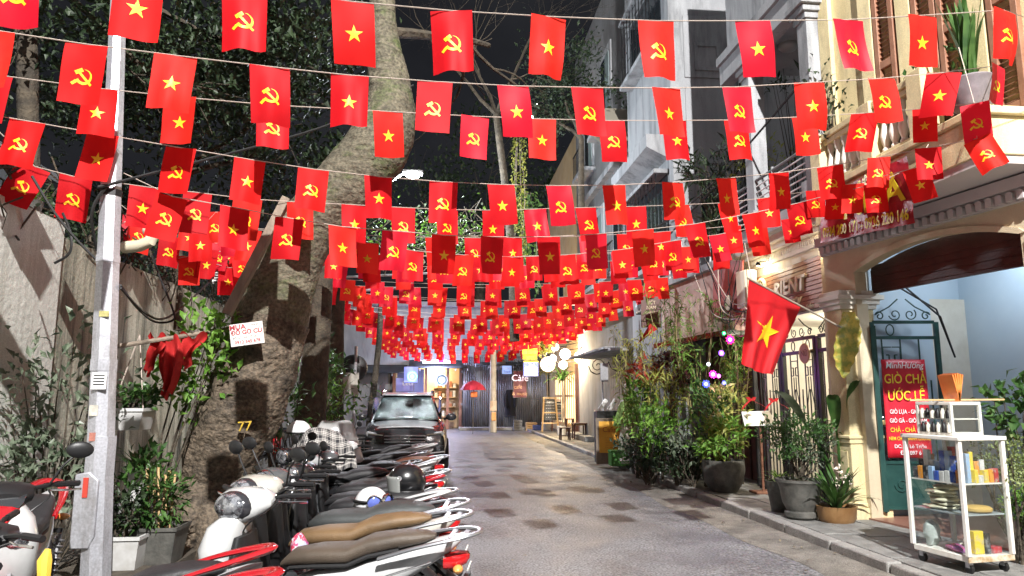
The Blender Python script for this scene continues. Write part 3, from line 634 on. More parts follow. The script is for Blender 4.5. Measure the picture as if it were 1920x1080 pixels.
yel = glow('sign_yellow', (1, .85, .05), 1.4); blu = glow('sign_blue', (.16, .22, .8), 1.0); whi = glow('sign_white', (.9, .93, 1), 1.8); vio = glow('sign_violet', (.28, .34, .95), .8); lb = glow('sign_light_blue', (.3, .45, .9), .7)
litsign(979, 645, 1008, 675, 31, 'lit_sign', 'glowing sign of yellow blocks above the blue sign', glow('sign_olive', (.35, .35, .02), .5), [('#', .03, .68, (.45, .25), yel), ('#', .52, .68, (.45, .25), yel), ('#', .03, .36, (.3, .25), yel), ('#', .37, .36, (.6, .25), yel), ('#', .28, .05, (.5, .22), yel)])
litsign(981, 676, 1010, 706, 31.2, 'lit_sign', 'glowing blue and white lined sign below the yellow sign', blu, [('#', .03, .88, (.94, .1), yel), ('#', .08, .24, (.84, .12), whi), ('#', .08, .05, (.84, .12), whi), ('#', .12, .44, (.8, .14), whi), ('Trà', .55, .7, .3, whi)])
litsign(941, 685, 960, 702, 34, 'lit_sign', 'small pale blue sign hung on the corrugated fence', lb, [('Liêng', .5, .68, .34, whitep), ('Tranh', .5, .28, .34, blackp)], False)
litsign(962, 695, 988, 746, 32.5, 'cafe_sign', 'maroon cafe sign with white script beside the blue sign', mat('sign_maroon', (.16, .03, .05), .5), [('Càfê', .5, .72, .34, glow('script_white', (1, .8, .9), 1)), ('café', .35, .4, .2, mat('script_orange', (.8, .45, .25), .5)), ('& music', .5, .15, .18, MC['script_orange'])])
litsign(757, 687, 784, 718, 30, 'lit_sign', 'violet blue lightbox with round cyan logo above the car', vio, [], False)
M = frame(at(773, 706, Y=29.98), (1, 0, 0), (0, 0, 1)); lsig = bpy.data.objects['lit_sign.003']
g = MB(); g.lathe([(.2, .0), (.2, .02), (.14, .02), (.14, 0)], 24, M=M, cap=False); g.build('logo_ring', glow('sign_cyan', (.3, .95, .95), 2), lsig)
g = MB(); g.lathe([(.09, .0), (.09, .02), (.0, .02)], 16, M=M, cap=False); g.build('logo_dot', MC['sign_cyan'], lsig)
litsign(742, 708, 776, 735, 33, 'lit_sign', 'dim violet shop sign with pale lettering behind the car roof', glow('sign_dim_violet', (.2, .2, .5), .45), [('Leci', .65, .6, .45, whitep)], False)
# round sign and globe lamps of the cafe
p = at(1027, 683, Y=27); t = thing('round_sign', 'glowing round cream cafe sign under hanging vine', 'sign', p, world=True)
M = frame(p, (1, 0, 0), (0, 0, 1)); g = MB(); g.lathe([(.28, -.08), (.28, 0), (.0, .0)], 28, M=M); g.build('disc', glow('round_cream', (1, .85, .6), 1.6), t)
g = MB(); g.lathe([(.285, -.085), (.3, -.04), (.285, .01)], 28, M=M, cap=False); g.build('rim', wood_b, t)
text('café', .14, mat('sepia', (.25, .12, .05), .6), t, frame(p + V((0, -.012, -.09)), (1, 0, 0), (0, 0, 1))); text('3', .2, MC['sepia'], t, frame(p + V((0, -.012, .08)), (1, 0, 0), (0, 0, 1)))
g = MB(); g.bar(p + V((.28, .04, .1)), (5.5, p.y + .04, p.z + .1), .03, .03); g.build('bracket', iron, t)
gl = [(1041, 651, 28.5, .15, 'small upper'), (1037, 672, 28, .14, 'small lower'), (1060, 664, 27.6, .21, 'largest'), (1056, 684, 28.3, .17, 'lowest'), (1086, 670, 26.6, .2, 'wall mounted')]
for px, py, Y, r_, nm in gl:
    p = at(px, py, Y=Y); t = thing('globe_lamp', nm + ' of the glowing white globe lamps at the cafe front', 'lamp', p, group='cafe globe lamps', world=True)
    g = MB(); g.ball(p, r_, 16, 10); g.build('globe', led((1, .88, .68), 9, 'globe_warm'), t)
    g = MB(); g.tube([p + V((0, 0, r_ * .9)), p + V((.05, 0, r_ + .15)), V((5.45, Y, p.z + r_ + .25))], .018); g.build('arm', iron, t)
    lamp('globe_glow', p + V((-.32, -.25, -.1)), 330 if r_ > .2 else 150, (1, .80, .52), .15, t)
# vines hanging near the round sign and at the house corner higher up
def vine(px, py0, py1, Y, wpx, n, m, label, seed, L=.14):
    r = random.Random(seed); a = at(px, py0, Y=Y); b = at(px, py1, Y=Y); t = thing('hanging_vine', label, 'vine', (a.x, Y, b.z), world=True)
    wd = wpx * Y / FPX; g = MB(); f = MB()
    for k in range(7):
        x = a.x + r.uniform(-wd, wd) * .5; z1 = b.z + (a.z - b.z) * r.uniform(0, .35); g.tube([(a.x + (x - a.x) * .3, Y, a.z), (x, Y + r.uniform(-.15, .15), (a.z + z1) / 2), (x + r.uniform(-.1, .1), Y, z1)], .012, 4)
        for _ in range(n // 7):
            z = r.uniform(z1, a.z); f.leaf((x + r.uniform(-.08, .08), Y + r.uniform(-.15, .15), z), rv(r) + V((0, 0, -.8)), rv(r) + V((0, -1, .5)), L * r.uniform(.6, 1.3), L * .45)
    g.build('stem', wood_old, t); f.build('foliage', m, t, smooth=False)
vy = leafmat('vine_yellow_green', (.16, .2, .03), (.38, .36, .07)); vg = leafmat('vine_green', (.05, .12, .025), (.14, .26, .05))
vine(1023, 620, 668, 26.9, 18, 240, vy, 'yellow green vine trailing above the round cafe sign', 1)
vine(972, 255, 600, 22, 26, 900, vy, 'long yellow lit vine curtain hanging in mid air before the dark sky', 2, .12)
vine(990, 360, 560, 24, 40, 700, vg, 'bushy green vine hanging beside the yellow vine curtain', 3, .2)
# ================================================================== bunting strings of red flags
FW, FH = .28, .42
flag_m = mat('flag_red', (.80, .016, .014), .62, c2=(.70, .011, .012), scale=2, sub=.4, spec=.18)
FM = [flag_m, mat('flag_red_bright', (.84, .035, .02), .6, c2=(.78, .02, .015), scale=2, sub=.4, spec=.2), mat('flag_red_deep', (.66, .010, .016), .6, c2=(.58, .008, .014), scale=2, sub=.38, spec=.2), mat('flag_crimson', (.74, .012, .035), .5, c2=(.66, .01, .03), scale=2, sub=.4, spec=.3)]
emb_m = mat('flag_yellow', (.92, .52, .015), .5)
def star_strips(r0=.062):
    """fine triangles of a five pointed star, as list of triangles in flag units"""
    P = [(r0 * (1 if k % 2 == 0 else .382) * math.sin(k * math.pi / 5), r0 * (1 if k % 2 == 0 else .382) * math.cos(k * math.pi / 5)) for k in range(10)]
    T = []; 
    for k in range(10):
        a, b = P[k], P[(k + 1) % 10]; q = 4
        L = lambda s: ((a[0] * s / q, a[1] * s / q), (b[0] * s / q, b[1] * s / q))
        for s in range(q):
            (a0, b0), (a1, b1) = L(s), L(s + 1)
            T.append([a0, a1, b1] if s == 0 else [a0, a1, b1, b0])
    return T
def strip(path, wd):
    T = []; n = len(path)
    ws = wd if isinstance(wd, list) else [wd] * n
    S = []
    for i, (x, y) in enumerate(path):
        x0, y0 = path[max(i - 1, 0)]; x1, y1 = path[min(i + 1, n - 1)]; l = math.hypot(x1 - x0, y1 - y0); nx, ny = -(y1 - y0) / l, (x1 - x0) / l
        S.append(((x + nx * ws[i] / 2, y + ny * ws[i] / 2), (x - nx * ws[i] / 2, y - ny * ws[i] / 2)))
    for i in range(n - 1): T.append([S[i][0], S[i + 1][0], S[i + 1][1], S[i][1]])
    return T
def lin(a, b, n): return [(a[0] + (b[0] - a[0]) * i / n, a[1] + (b[1] - a[1]) * i / n) for i in range(n + 1)]
def sickle():
    arc = [(.048 * math.cos(R(a)) + .002, .048 * math.sin(R(a)) + .004) for a in range(88, -151, -14)]
    T = strip(arc, [.002 + .017 * min(1, i / 9) for i in range(len(arc))])
    T += strip(lin((-.042, -.032), (-.068, -.058), 3), .02)                 # sickle grip
    T += strip(lin((-.026, .026), (.056, -.056), 6), .016)                   # hammer shaft
    T += strip(lin((-.052, .022), (-.008, .050), 4), .026)                   # hammer head
    return T
def hs_fix():
    return sickle()
VARS = []
def surf(seed):
    r = random.Random(seed); a1, a2 = r.uniform(.008, .03), r.uniform(.004, .022); p1, p2 = r.uniform(0, 6), r.uniform(0, 6); k1 = r.uniform(.7, 1.5)
    sw = r.uniform(-.06, .07); sk = r.uniform(-.035, .035); tw = r.uniform(-.35, .35); cu = r.choice((0, 0, .05, .09)); cs_ = r.choice((-1, 1))
    def f(x, z):    # x across -FW/2..FW/2, z 0 at the cord down to -FH
        v = -z / FH; y = a1 * v ** .5 * math.sin(x / FW * 6.3 * k1 + p1) + a2 * math.sin(v * 4 + p2 + x * 7) * v + sw * v * v
        y += tw * x * v * .6 + cu * max(0, v + cs_ * x / FW - .75) ** 1.5; return V((x * (1 - .03 * v) + sk * v, y, z))
    return f
star_T = star_strips(); hs_T = hs_fix()
for i in range(14):
    f = surf(20 + i); g = MB(); g.sheet(lambda u, v: f((u - .5) * FW, -FH * v), 8, 10); fo = g.build('flag', flag_m, None); fm = fo.data; bpy.data.objects.remove(fo)
    es = []
    for T, nm in ((star_T, 'star'), (hs_T, 'hammer_and_sickle')):
        g = MB(); zc = -.225
        for s_ in (-1, 1):
            for k, poly in enumerate(T):
                vs = []
                for x, y in poly:
                    p = f(x, zc + y); dx = f(x + .01, zc + y) - f(x - .01, zc + y); dz = f(x, zc + y + .01) - f(x, zc + y - .01)
                    n_ = dx.cross(dz).normalized(); vs.append(p + n_ * s_ * (.002 + .0002 * (k % 3)))
                g.add(vs, [tuple(range(len(vs)))])
        eo = g.build(nm, emb_m, None, smooth=True); es.append(eo.data); bpy.data.objects.remove(eo)
    VARS.append((fm, es))
fr = random.Random(99)
def string(pts, kinds, label, sl=None, extra=None, scale=1.0, jit=1.0):
    """pts: world points of the flag tops from left to right, first and last are the tie points"""
    t = thing('bunting_string', label, 'bunting', (pts[0].x, pts[0].y, pts[0].z), group='strings of red flags across the street', world=True)
    g = MB(); g.tube(pts, .0045, 4); g.build('cord', rope_m, t)
    o0 = INV[t.name].inverted().translation
    for i in range(1, len(pts) - 1):
        k = kinds[(i - 1) % len(kinds)]
        if k == ' ': continue
        fm, es = fr.choice(VARS); p = pts[i]; tn = (pts[i + 1] - pts[i - 1])
        roll = math.atan2(tn.z, math.hypot(tn.x, tn.y)); yaw = max(-.55, min(.4, math.atan2(tn.y, tn.x))); roll = max(-.16, min(.2, roll))
        sk = sl[i - 1] if sl else 0
        fo = bpy.data.objects.new('flag', fm); col.objects.link(fo); fo.parent = t
        fo.location = p - o0; s0_ = fo.material_slots[0]; s0_.link = 'OBJECT'; s0_.material = fr.choice(FM); fo.rotation_euler = (fr.gauss(0, .05) * jit, -roll * .8 + fr.gauss(0, .02) + sk, yaw + fr.gauss(0, .1) * jit)
        es_ = extra[i - 1] if extra else 1
        fo.scale = (scale * es_ * fr.uniform(.96, 1.03), scale * es_, scale * es_ * fr.uniform(.97, 1.03))
        kk = 0 if k == 'S' else 1
        eo = bpy.data.objects.new(es[kk].name.split('.')[0], es[kk]); col.objects.link(eo); eo.parent = fo
    return t
def row(pix, d0, d1, kinds, label, x0=None, x1=None, left=None, right=None, sl=None):
    xa, xb = pix[0][0], pix[-1][0]
    P = []; scl = []
    for x, y in pix:
        p = at(x, y, Y=d0 + (d1 - d0) * (x - xa) / (xb - xa)); k = 1
        if x > 1440 and p.x > 4.7: p = at(x, y, X=4.7); k = .8
        P.append(p); scl.append(k)
    l = left if left is not None else P[0] + (P[0] - P[1]) * 1.6; r_ = right if right is not None else P[-1] + (P[-1] - P[-2]) * 1.5
    return string([V(l)] + P + [V(r_)], kinds, label, sl, scl)
row([(30, -82), (264, -50), (459, -24), (661, 3), (846, 20), (1029, 31), (1230, 39), (1411, 39), (1590, 37), (1729, 29), (1884, 19)], 4.15, 5.0, 'HSHSHSHSHSH', 'nearest string of red flags, running along the top edge of the view', sl=[0, 0, 0, 0, 0, 0, 0, 0, .02, .08, .12], right=(6.0, 5.6, 4.75))
row([(-15, 56), (163, 83), (330, 104), (506, 125), (656, 141), (816, 153), (962, 161), (1101, 164), (1249, 165), (1381, 163), (1517, 155), (1652, 147), (1770, 136), (1872, 123)], 4.9, 6.0, 'HHSHSHSHSHSHSH', 'second string of red flags from the top', sl=[0] * 10 + [.05, .05, .1, .22], right=(5.5, 6.4, 4.8))
row([(-10, 140), (188, 166), (339, 182), (512, 197), (727, 209), (891, 218), (1016, 223), (1146, 226), (1263, 226), (1380, 225), (1506, 219), (1622, 212), (1734, 204), (1827, 194)], 6.1, 7.2, 'HSSHSHSHSHSHSH', 'third string of red flags, passing over the bulge of the leaning tree', sl=[0] * 10 + [.04, .05, 0, .03], right=(4.95, 6.1, 4.95))
row([(52, 227), (193, 252), (340, 277), (469, 299), (588, 317), (709, 331), (832, 341), (939, 346), (1047, 348), (1151, 347), (1261, 342), (1361, 334), (1460, 324), (1556, 311), (1648, 295), (1740, 277), (1832, 260)], 6.3, 8.0, 'HSHSHSHSHSHSSHHSH', 'fourth string of red flags, crossing just above the far street light', sl=[0] * 13 + [-.04, -.05, -.1, -.18], right=(4.93, 5.96, 4.2))
PL = V((-3.0, 6.62, 3.6))
row([(65, 312), (143, 332), (272, 350), (371, 361), (465, 373), (563, 379), (664, 384), (756, 389), (838, 393), (925, 394), (1003, 392), (1098, 389), (1192, 387), (1275, 384), (1362, 380), (1440, 370), (1528, 357), (1600, 345), (1715, 315)], 6.9, 9.6, 'HHSHHHSHHSSHSHSSHSS', 'fifth string of red flags with small flags behind the steel pole', sl=[.2, .06] + [0] * 11 + [-.05, -.06, -.06, -.08, -.08, -.1], left=(-4.05, 6.7, 4.0), right=(4.92, 6.6, 4.15))
row([(323, 368), (441, 389), (543, 409), (642, 425), (742, 433), (832, 441), (923, 444), (1028, 444), (1117, 439), (1205, 431), (1303, 420), (1408, 400), (1495, 381), (1568, 362), (1640, 345)], 6.75, 8.9, 'HSHSHSHSHSHSHSH', 'low shaded string of red flags tied to the steel pole', left=PL + V((.12, -.03, 0)), right=(4.92, 7.0, 4.0))
row([(252, 405), (320, 443), (392, 468), (452, 478), (505, 474), (560, 460)], 9.6, 12.0, 'HHSHSH', 'short sagging string of small flags between the wall and the dark trunk', left=(-4.05, 9.3, 3.75), right=at(600, 430, Y=12.0))
row([(265, 413), (377, 428), (405, 397), (470, 430), (600, 440), (690, 455), (775, 470), (870, 478), (960, 482), (1060, 478), (1165, 468), (1260, 452), (1345, 440), (1420, 425), (1480, 410)], 9.3, 10.0, 'HSHSHSHHSHSHSHS', 'long string of small flags just behind the low shaded string', left=(-4.05, 9.2, 4.0), right=(4.95, 9.2, 4.1))
row([(355, 480), (428, 502), (480, 500)], 10.6, 11.6, 'HSH', 'lowest short string of three small flags beside the plank', left=(-4.05, 10.4, 3.45), right=at(545, 470, Y=12.0))
# the many strings farther down the street
rows = [10.2, 11.1, 12.0, 12.9, 13.9, 14.9, 15.9, 16.9, 18.0, 19.1, 20.2, 21.3, 22.5, 23.7, 24.9, 26.2, 27.5, 28.9, 30.3, 31.8, 33.3, 34.8]
words_ = ['first', 'second', 'third', 'fourth', 'fifth', 'sixth', 'seventh', 'eighth', 'ninth', 'tenth', 'eleventh', 'twelfth', 'thirteenth', 'fourteenth', 'fifteenth', 'sixteenth', 'seventeenth', 'eighteenth', 'nineteenth', 'twentieth', 'twenty-first', 'last']
for i, Y in enumerate(rows):
    zl, zr, zm = 4.0 + fr.uniform(-.12, .12), 4.05 + fr.uniform(-.12, .15), 3.74 + fr.uniform(-.13, .13)
    if Y < 13: zm += .1; zr += .15
    xl = -4.0 if Y < 13 else -2.9; xr = 4.95; n = int((xr - xl - .5) / .56) ; P = []
    off = fr.uniform(0, .25); tilt = fr.uniform(-.4, .4)
    for k in range(n + 2):
        u = min(1, max(0, (off + .56 * (k - .2)) / (xr - xl))) if 0 < k < n + 1 else (0 if k == 0 else 1)
        z = (1 - u) * zl + u * zr - 4 * u * (1 - u) * ((zl + zr) / 2 - zm)
        P.append(V((xl + (xr - xl) * u, Y + tilt * (u - .5), z)))
    K = ''.join('SH'[(k + i) % 2] for k in range(n))
    string(P, K, '%s of the small far flag strings beyond the low shaded string' % words_[i])
# ================================================================== trees
bark = mat('bark', (.075, .066, .046), .85, c2=(.165, .145, .10), scale=4, streak=1.6, bump=1, bscale=11, speck=(.45, 30), stain=((.06, .085, .02), 2.6, .8), lo=.3, hi=.72)
bark_w = mat('bark_lower', (.07, .054, .038), .8, c2=(.17, .13, .09), scale=5, streak=1.4, bump=1, bscale=14, speck=(.5, 30), stain=((.02, .016, .012), 4, .75), lo=.3, hi=.72)
bark_d = mat('bark_dark', (.04, .033, .025), .9, c2=(.10, .08, .055), scale=5, bump=.8, bscale=20)
leaf_dk = leafmat('leaf_night_green', (.012, .026, .010), (.034, .058, .022), .55, .1)  # dimness of the night crowns is put into this dark leaf colour
leaf_md = leafmat('leaf_mid_green', (.03, .085, .018), (.08, .17, .04), .4, .25)
leaf_br = leafmat('leaf_bright_green', (.10, .24, .03), (.22, .40, .07), .45, .3)
leaf_gy = leafmat('leaf_grey_green', (.07, .10, .06), (.19, .23, .16), .4, .2)
leaf_yl = leafmat('leaf_yellow_green', (.25, .30, .05), (.45, .45, .12), .5, .3)
leaf_rd = leafmat('leaf_red', (.35, .04, .03), (.55, .14, .06), .5, .3)
leaf_mr = leafmat('leaf_maroon', (.06, .018, .02), (.14, .05, .045), .4, .2)
def catmull(P, n):
    out = []
    for i in range(len(P) - 1):
        p0, p1, p2, p3 = P[max(i - 1, 0)], P[i], P[i + 1], P[min(i + 2, len(P) - 1)]
        for k in range(n):
            t = k / n; out.append(0.5 * ((2 * p1) + (p2 - p0) * t + (2 * p0 - 5 * p1 + 4 * p2 - p3) * t * t + (3 * p1 - p0 - 3 * p2 + p3) * t ** 3))
    out.append(P[-1]); return out
def trunk(pix, Y, n=28, amp=.05, sub=4, lump=1.0):
    """pix: (px, py, half width in px); Y depth or (Y0, Y1)"""
    Y0, Y1 = Y if isinstance(Y, tuple) else (Y, Y); N = len(pix); Q = []
    for i, (x, y, hw) in enumerate(pix):
        d = Y0 + (Y1 - Y0) * i / (N - 1); p = at(x, y, Y=d); r = (at(x + hw, y, Y=d) - p).length; Q.append(V((p.x, p.y, p.z, r)))
    Q = catmull(Q, sub); rings = []
    for i, q in enumerate(Q):
        p = q.xyz; t = (Q[min(i + 1, len(Q) - 1)].xyz - Q[max(i - 1, 0)].xyz).normalized(); x = V((0, -1, 0)).cross(t).normalized(); y = t.cross(x); ring = []
        for k in range(n):
            a = 2 * math.pi * k / n; d = x * math.cos(a) + y * math.sin(a); s = p + d * q.w
            f = 1 + amp * lump * (1.4 * mnoise.noise(s * 1.7) + 1.2 * mnoise.noise(s * 4.3) + 1.1 * abs(mnoise.noise(V((s.x * 10, s.y * 10, s.z * 8)))) + .6 * abs(mnoise.noise(s * 26))); ring.append(p + d * q.w * f)
        rings.append(ring)
    g = MB(); g.loft(rings); return g, Q
def limb(g, p, d, L, r, depth, rn, tips, spread=.6, droop=0.0, n=5, kids=(2, 3)):
    pts = [p]; rs = [r]; q = p.copy(); d = d.normalized()
    for k in range(4):
        d = (d + rv(rn, .22) + V((0, 0, droop))).normalized(); q = q + d * L / 4; pts.append(q.copy()); rs.append(r * (1 - .13 * (k + 1)))
    g.tube(pts, rs, n if depth > 1 else 4, cap=False)
    if depth <= 0: tips.append(q); return
    for k in range(rn.randint(*kids)):
        j = rn.choice((2, 3, 4)); limb(g, pts[j], d + rv(rn, spread), L * rn.uniform(.55, .8), rs[j] * .68, depth - 1, rn, tips, spread, droop, n, kids)
# ---- the big leaning street tree
T = thing('leaning_tree', 'huge mossy street tree leaning over the motorbikes with swollen upper trunk', 'tree', at(395, 1010, Y=8.3), world=True)
low = [(384, 1035, 76), (392, 985, 62), (404, 930, 60), (420, 860, 66), (444, 790, 73), (474, 710, 71), (500, 640, 67), (512, 600, 65)]
up = [(512, 600, 65), (538, 500, 61), (560, 450, 61), (598, 400, 56), (646, 350, 57), (692, 300, 60), (721, 250, 58), (731, 200, 46), (728, 150, 38), (722, 100, 32), (717, 50, 27), (717, 0, 24), (722, -150, 19), (728, -330, 14)]
g, Q = trunk(low, (8.3, 8.38), 72, amp=.085, sub=14); g.build('trunk', bark_w, T, angle=70)
g, Q = trunk(up, (8.38, 8.2), 60, amp=.04, sub=9); g.build('upper_trunk', bark, T, angle=70)
g = MB(); r = random.Random(4)      # buttress roots
for a in (-2.6, -1.9, -1.2, -.5, .3, 2.4, 3.1):
    b = V((at(392, 960, Y=8.3).x, 8.3, .1)); d = V((math.cos(a), math.sin(a), 0)); P_ = catmull([b + d * .12 + V((0, 0, .55)), b + d * .3 + V((0, 0, .22)), b + d * .48 + V((0, 0, .0)), b + d * .8 + V((0, 0, -.25))], 6); g.tube([q + .03 * V((mnoise.noise(q * 6), mnoise.noise(q * 6 + V((9, 0, 0))), 0)) for q in P_], [.24 - .006 * i for i in range(len(P_))], 14)
g.build('buttress_root', bark_w, T, angle=70)
M = frame(at(459, 800, Y=7.80), (1, .15, .05), (.12, 0, 1)); text('77', .14, mat('yellow_chalk', (.62, .42, .03), .9, c2=(.3, .2, .05), scale=30), T, M, ext=.03, name='painted_number')
r = random.Random(12); tips = []; g = MB()
for px, py, dx, dz, L in ((722, 60, 1.6, .9, 1.8), (724, -100, 1.0, 1.2, 1.8), (728, -300, -.4, 1.2, 1.8), (726, -250, .9, .7, 1.7), (722, -60, -1.2, .9, 1.5)):
    p = at(px, py, Y=8.3); limb(g, p, V((dx, r.uniform(.6, 1.6), dz)), L, .07, 4, r, tips, .75, .03, 6)
g.build('branch', bark_d, T)
f = MB()
for q in tips:
    if q.x < -.6 or r.random() < .05:
        for _ in range(10): f.leaf(q + rv(r, .25), rv(r), rv(r) + V((0, 0, 1)), r.uniform(.05, .09), .04)
f.build('crown', leaf_dk, T, smooth=False)
# ---- plank leaning against it
a, b = at(538, 372, Y=7.75), at(425, 590, Y=7.7); g = MB(); g.bar(a, b, .09, .12, (0, 1, 0)); one('leaning_plank', g, wood_old, 'dark weathered timber leaning against the big tree trunk', 'plank', bevel=.01)
# ---- small paper notice nailed to the trunk
c = at(463, 626, Y=7.72); S = thing('paper_sign', 'crooked white notice with red lettering nailed to the big tree', 'sign', c, world=True)
M = frame(c, (1, .12, .16), (-.14, 0, 1)); g = MB(); g.prism([(-.165, -.115), (.165, -.115), (.165, .115), (-.165, .115)], M, .006); g.build('board', mat('notice_white', (.72, .66, .62), .7, c2=(.8, .76, .73), scale=8), S, smooth=False)
rd_ = mat('notice_red', (.35, .03, .04), .7)
def on(M, x, y, z=.0065): return M @ Matrix.Translation((x, y, z))
text('MUA', .075, rd_, S, on(M, -.085, .077), bold=.002); text('ĐỒ GỖ CŨ', .062, rd_, S, on(M, 0, .02), bold=.002)
text('ĐỒ GỖ GIẢ CỔ VÀ CŨ', .028, blackp, S, on(M, 0, -.035)); text('0912 345 678', .046, rd_, S, on(M, 0, -.08), bold=.001); text('MUA ĐỒ', .02, blackp, S, on(M, .09, .088))
# ---- trees behind the wall and along the verge
def bgtree(name, label, px, py0, py1, hw, Y, crown, n, m, seed, L=.16, W=.07, limbs=True, lean=0):
    t = thing(name, label, 'tree', at(px, py0, Y=Y), group='trees in the dark', world=True)
    g, Q = trunk([(px, py0, hw * 1.2), (px + lean * .4, (py0 * 2 + py1) / 3, hw), (px + lean * .8, (py0 + 2 * py1) / 3, hw * .9), (px + lean, py1, hw * .8)], Y, 14, .06); g.build('trunk', bark_d, t)
    f = MB(); r = random.Random(seed); b = MB()
    for i, (cx, cy, dY, rx, rz) in enumerate(crown):
        c = at(cx, cy, Y=Y + dY); cloud(f, c, (rx, rx * .9, rz), n // len(crown), L, W, seed + i, clump=16)
        if limbs: tp = []; limb(b, Q[-1].xyz, c - Q[-1].xyz, (c - Q[-1].xyz).length * .9, .06, 2, r, tp, .7)
    if limbs and crown: b.build('branch', bark_d, t)
    if crown: f.build('crown', m, t, smooth=False)
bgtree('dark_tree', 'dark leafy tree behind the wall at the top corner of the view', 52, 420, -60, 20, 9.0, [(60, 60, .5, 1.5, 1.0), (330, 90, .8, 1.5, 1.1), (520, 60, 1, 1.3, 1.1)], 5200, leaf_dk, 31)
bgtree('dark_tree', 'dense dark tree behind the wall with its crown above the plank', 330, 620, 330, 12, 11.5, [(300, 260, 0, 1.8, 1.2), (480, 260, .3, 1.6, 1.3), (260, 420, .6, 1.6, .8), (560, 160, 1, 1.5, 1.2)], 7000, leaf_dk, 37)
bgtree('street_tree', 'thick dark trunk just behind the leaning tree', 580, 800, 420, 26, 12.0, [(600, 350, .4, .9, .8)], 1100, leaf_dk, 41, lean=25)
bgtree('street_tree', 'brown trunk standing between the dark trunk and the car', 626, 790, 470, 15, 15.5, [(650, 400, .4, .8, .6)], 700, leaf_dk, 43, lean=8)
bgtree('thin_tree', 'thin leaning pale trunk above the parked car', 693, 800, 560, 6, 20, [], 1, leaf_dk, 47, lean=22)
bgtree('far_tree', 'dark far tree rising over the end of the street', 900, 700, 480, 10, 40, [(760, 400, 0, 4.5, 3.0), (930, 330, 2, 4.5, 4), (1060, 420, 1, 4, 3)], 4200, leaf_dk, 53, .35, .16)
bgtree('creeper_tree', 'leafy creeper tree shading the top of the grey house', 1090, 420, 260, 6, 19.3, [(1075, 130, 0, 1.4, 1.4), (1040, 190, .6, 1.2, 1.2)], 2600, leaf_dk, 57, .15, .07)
# ---- trellis of lit creeper below the street light
t = thing('creeper_trellis', 'lit tangle of creeper twigs on wires below the street light', 'creeper', at(800, 520, Y=17.4), world=True); r = random.Random(8); g = MB(); f = MB(); f2 = MB()
for _ in range(150):
    p = at(r.uniform(640, 930), r.uniform(405, 505), Y=17.4 + r.uniform(-.5, .6)); q = p + rv(r, .55); g.tube([p, (p + q) / 2 + rv(r, .15), q], r.uniform(.006, .016), 4, cap=False)
for _ in range(1300):
    x = r.choice((r.gauss(835, 45), r.uniform(640, 930))); p = at(x, r.gauss(448, 26), Y=17.4 + r.uniform(-.5, .5)); (f if r.random() < .6 else f2).leaf(p, rv(r), rv(r) + V((0, 0, 1)), r.uniform(.07, .16), .06)
g.build('twig', mat('pale_twig', (.25, .22, .17), .8), t); f.build('foliage', leaf_br, t, smooth=False); f2.build('foliage', leaf_gy, t, smooth=False)
g = MB(); a, b = at(640, 520, Y=17.6), at(960, 505, Y=17.6); g.tube([a, b], .03); a, b = at(660, 545, Y=17.6), at(760, 540, Y=17.6); g.tube([a, b], .04); g.build('wire_frame', steel, t)
# ================================================================== steel pole
b_, t_ = at(180, 1085, Y=6.62), at(224, -40, Y=6.62); b_.z = 0
po = thing('steel_pole', 'octagonal galvanised steel pole in front of the retaining wall', 'pole', b_, world=True)
g = MB(); pts = [b_.lerp(t_, k / 12) for k in range(13)]; g.tube(pts, [.125 - .055 * k / 12 for k in range(13)], 8); g.build('shaft', steel, po, smooth=False)
for k, (f_, h_) in enumerate(((.34, .05), (.51, .03), (.62, .03), (.19, .22))):
    p = b_.lerp(t_, f_); g = MB(); g.tube([p - V((0, 0, h_)), p + V((0, 0, h_))], .125 - .055 * f_ + .006, 8); g.build('strap', black if k == 2 else steel, po, smooth=False)
p = b_.lerp(t_, .315) + V((.02, -.125, 0)); g = MB(); g.box(p, (.12, .01, .14)); st = g.build('sticker', whitep, po)
for k in range(4): g = MB(); g.box(p + V((0, -.006, .045 - .025 * k)), (.09, .003, .01)); g.build('print_line', blackp, st)
p = b_.lerp(t_, .155) + V((-.05, -.13, 0)); g = MB(); g.box(p, (.04, .02, .16)); g.build('red_tape', mat('red_tape', (.5, .05, .03), .6), po)
p = b_.lerp(t_, .12) + V((-.06, -.1, 0)); g = MB(); g.prism([(-.09, -.3), (.06, -.3), (.1, -.2), (.1, .25), (.02, .32), (-.09, .3)], frame(p, (1, 0, 0), (0, 0, 1)), .03); g.build('cover_plate', steel, po, bevel=.01)
for k, (f_, w_, h_, c_) in enumerate(((.27, .07, .09, (.6, .58, .5)), (.42, .08, .05, (.55, .5, .2)), (.23, .05, .07, (.5, .2, .15)))):
    p = b_.lerp(t_, f_); g = MB(); g.box(p + V((.03 if k % 2 else -.02, -(.125 - .055 * f_) - .004, 0)), (w_, .004, h_)); g.build('paper_advert', mat('advert_%d' % k, c_, .7, c2=tuple(x * .6 for x in c_), scale=25), po)
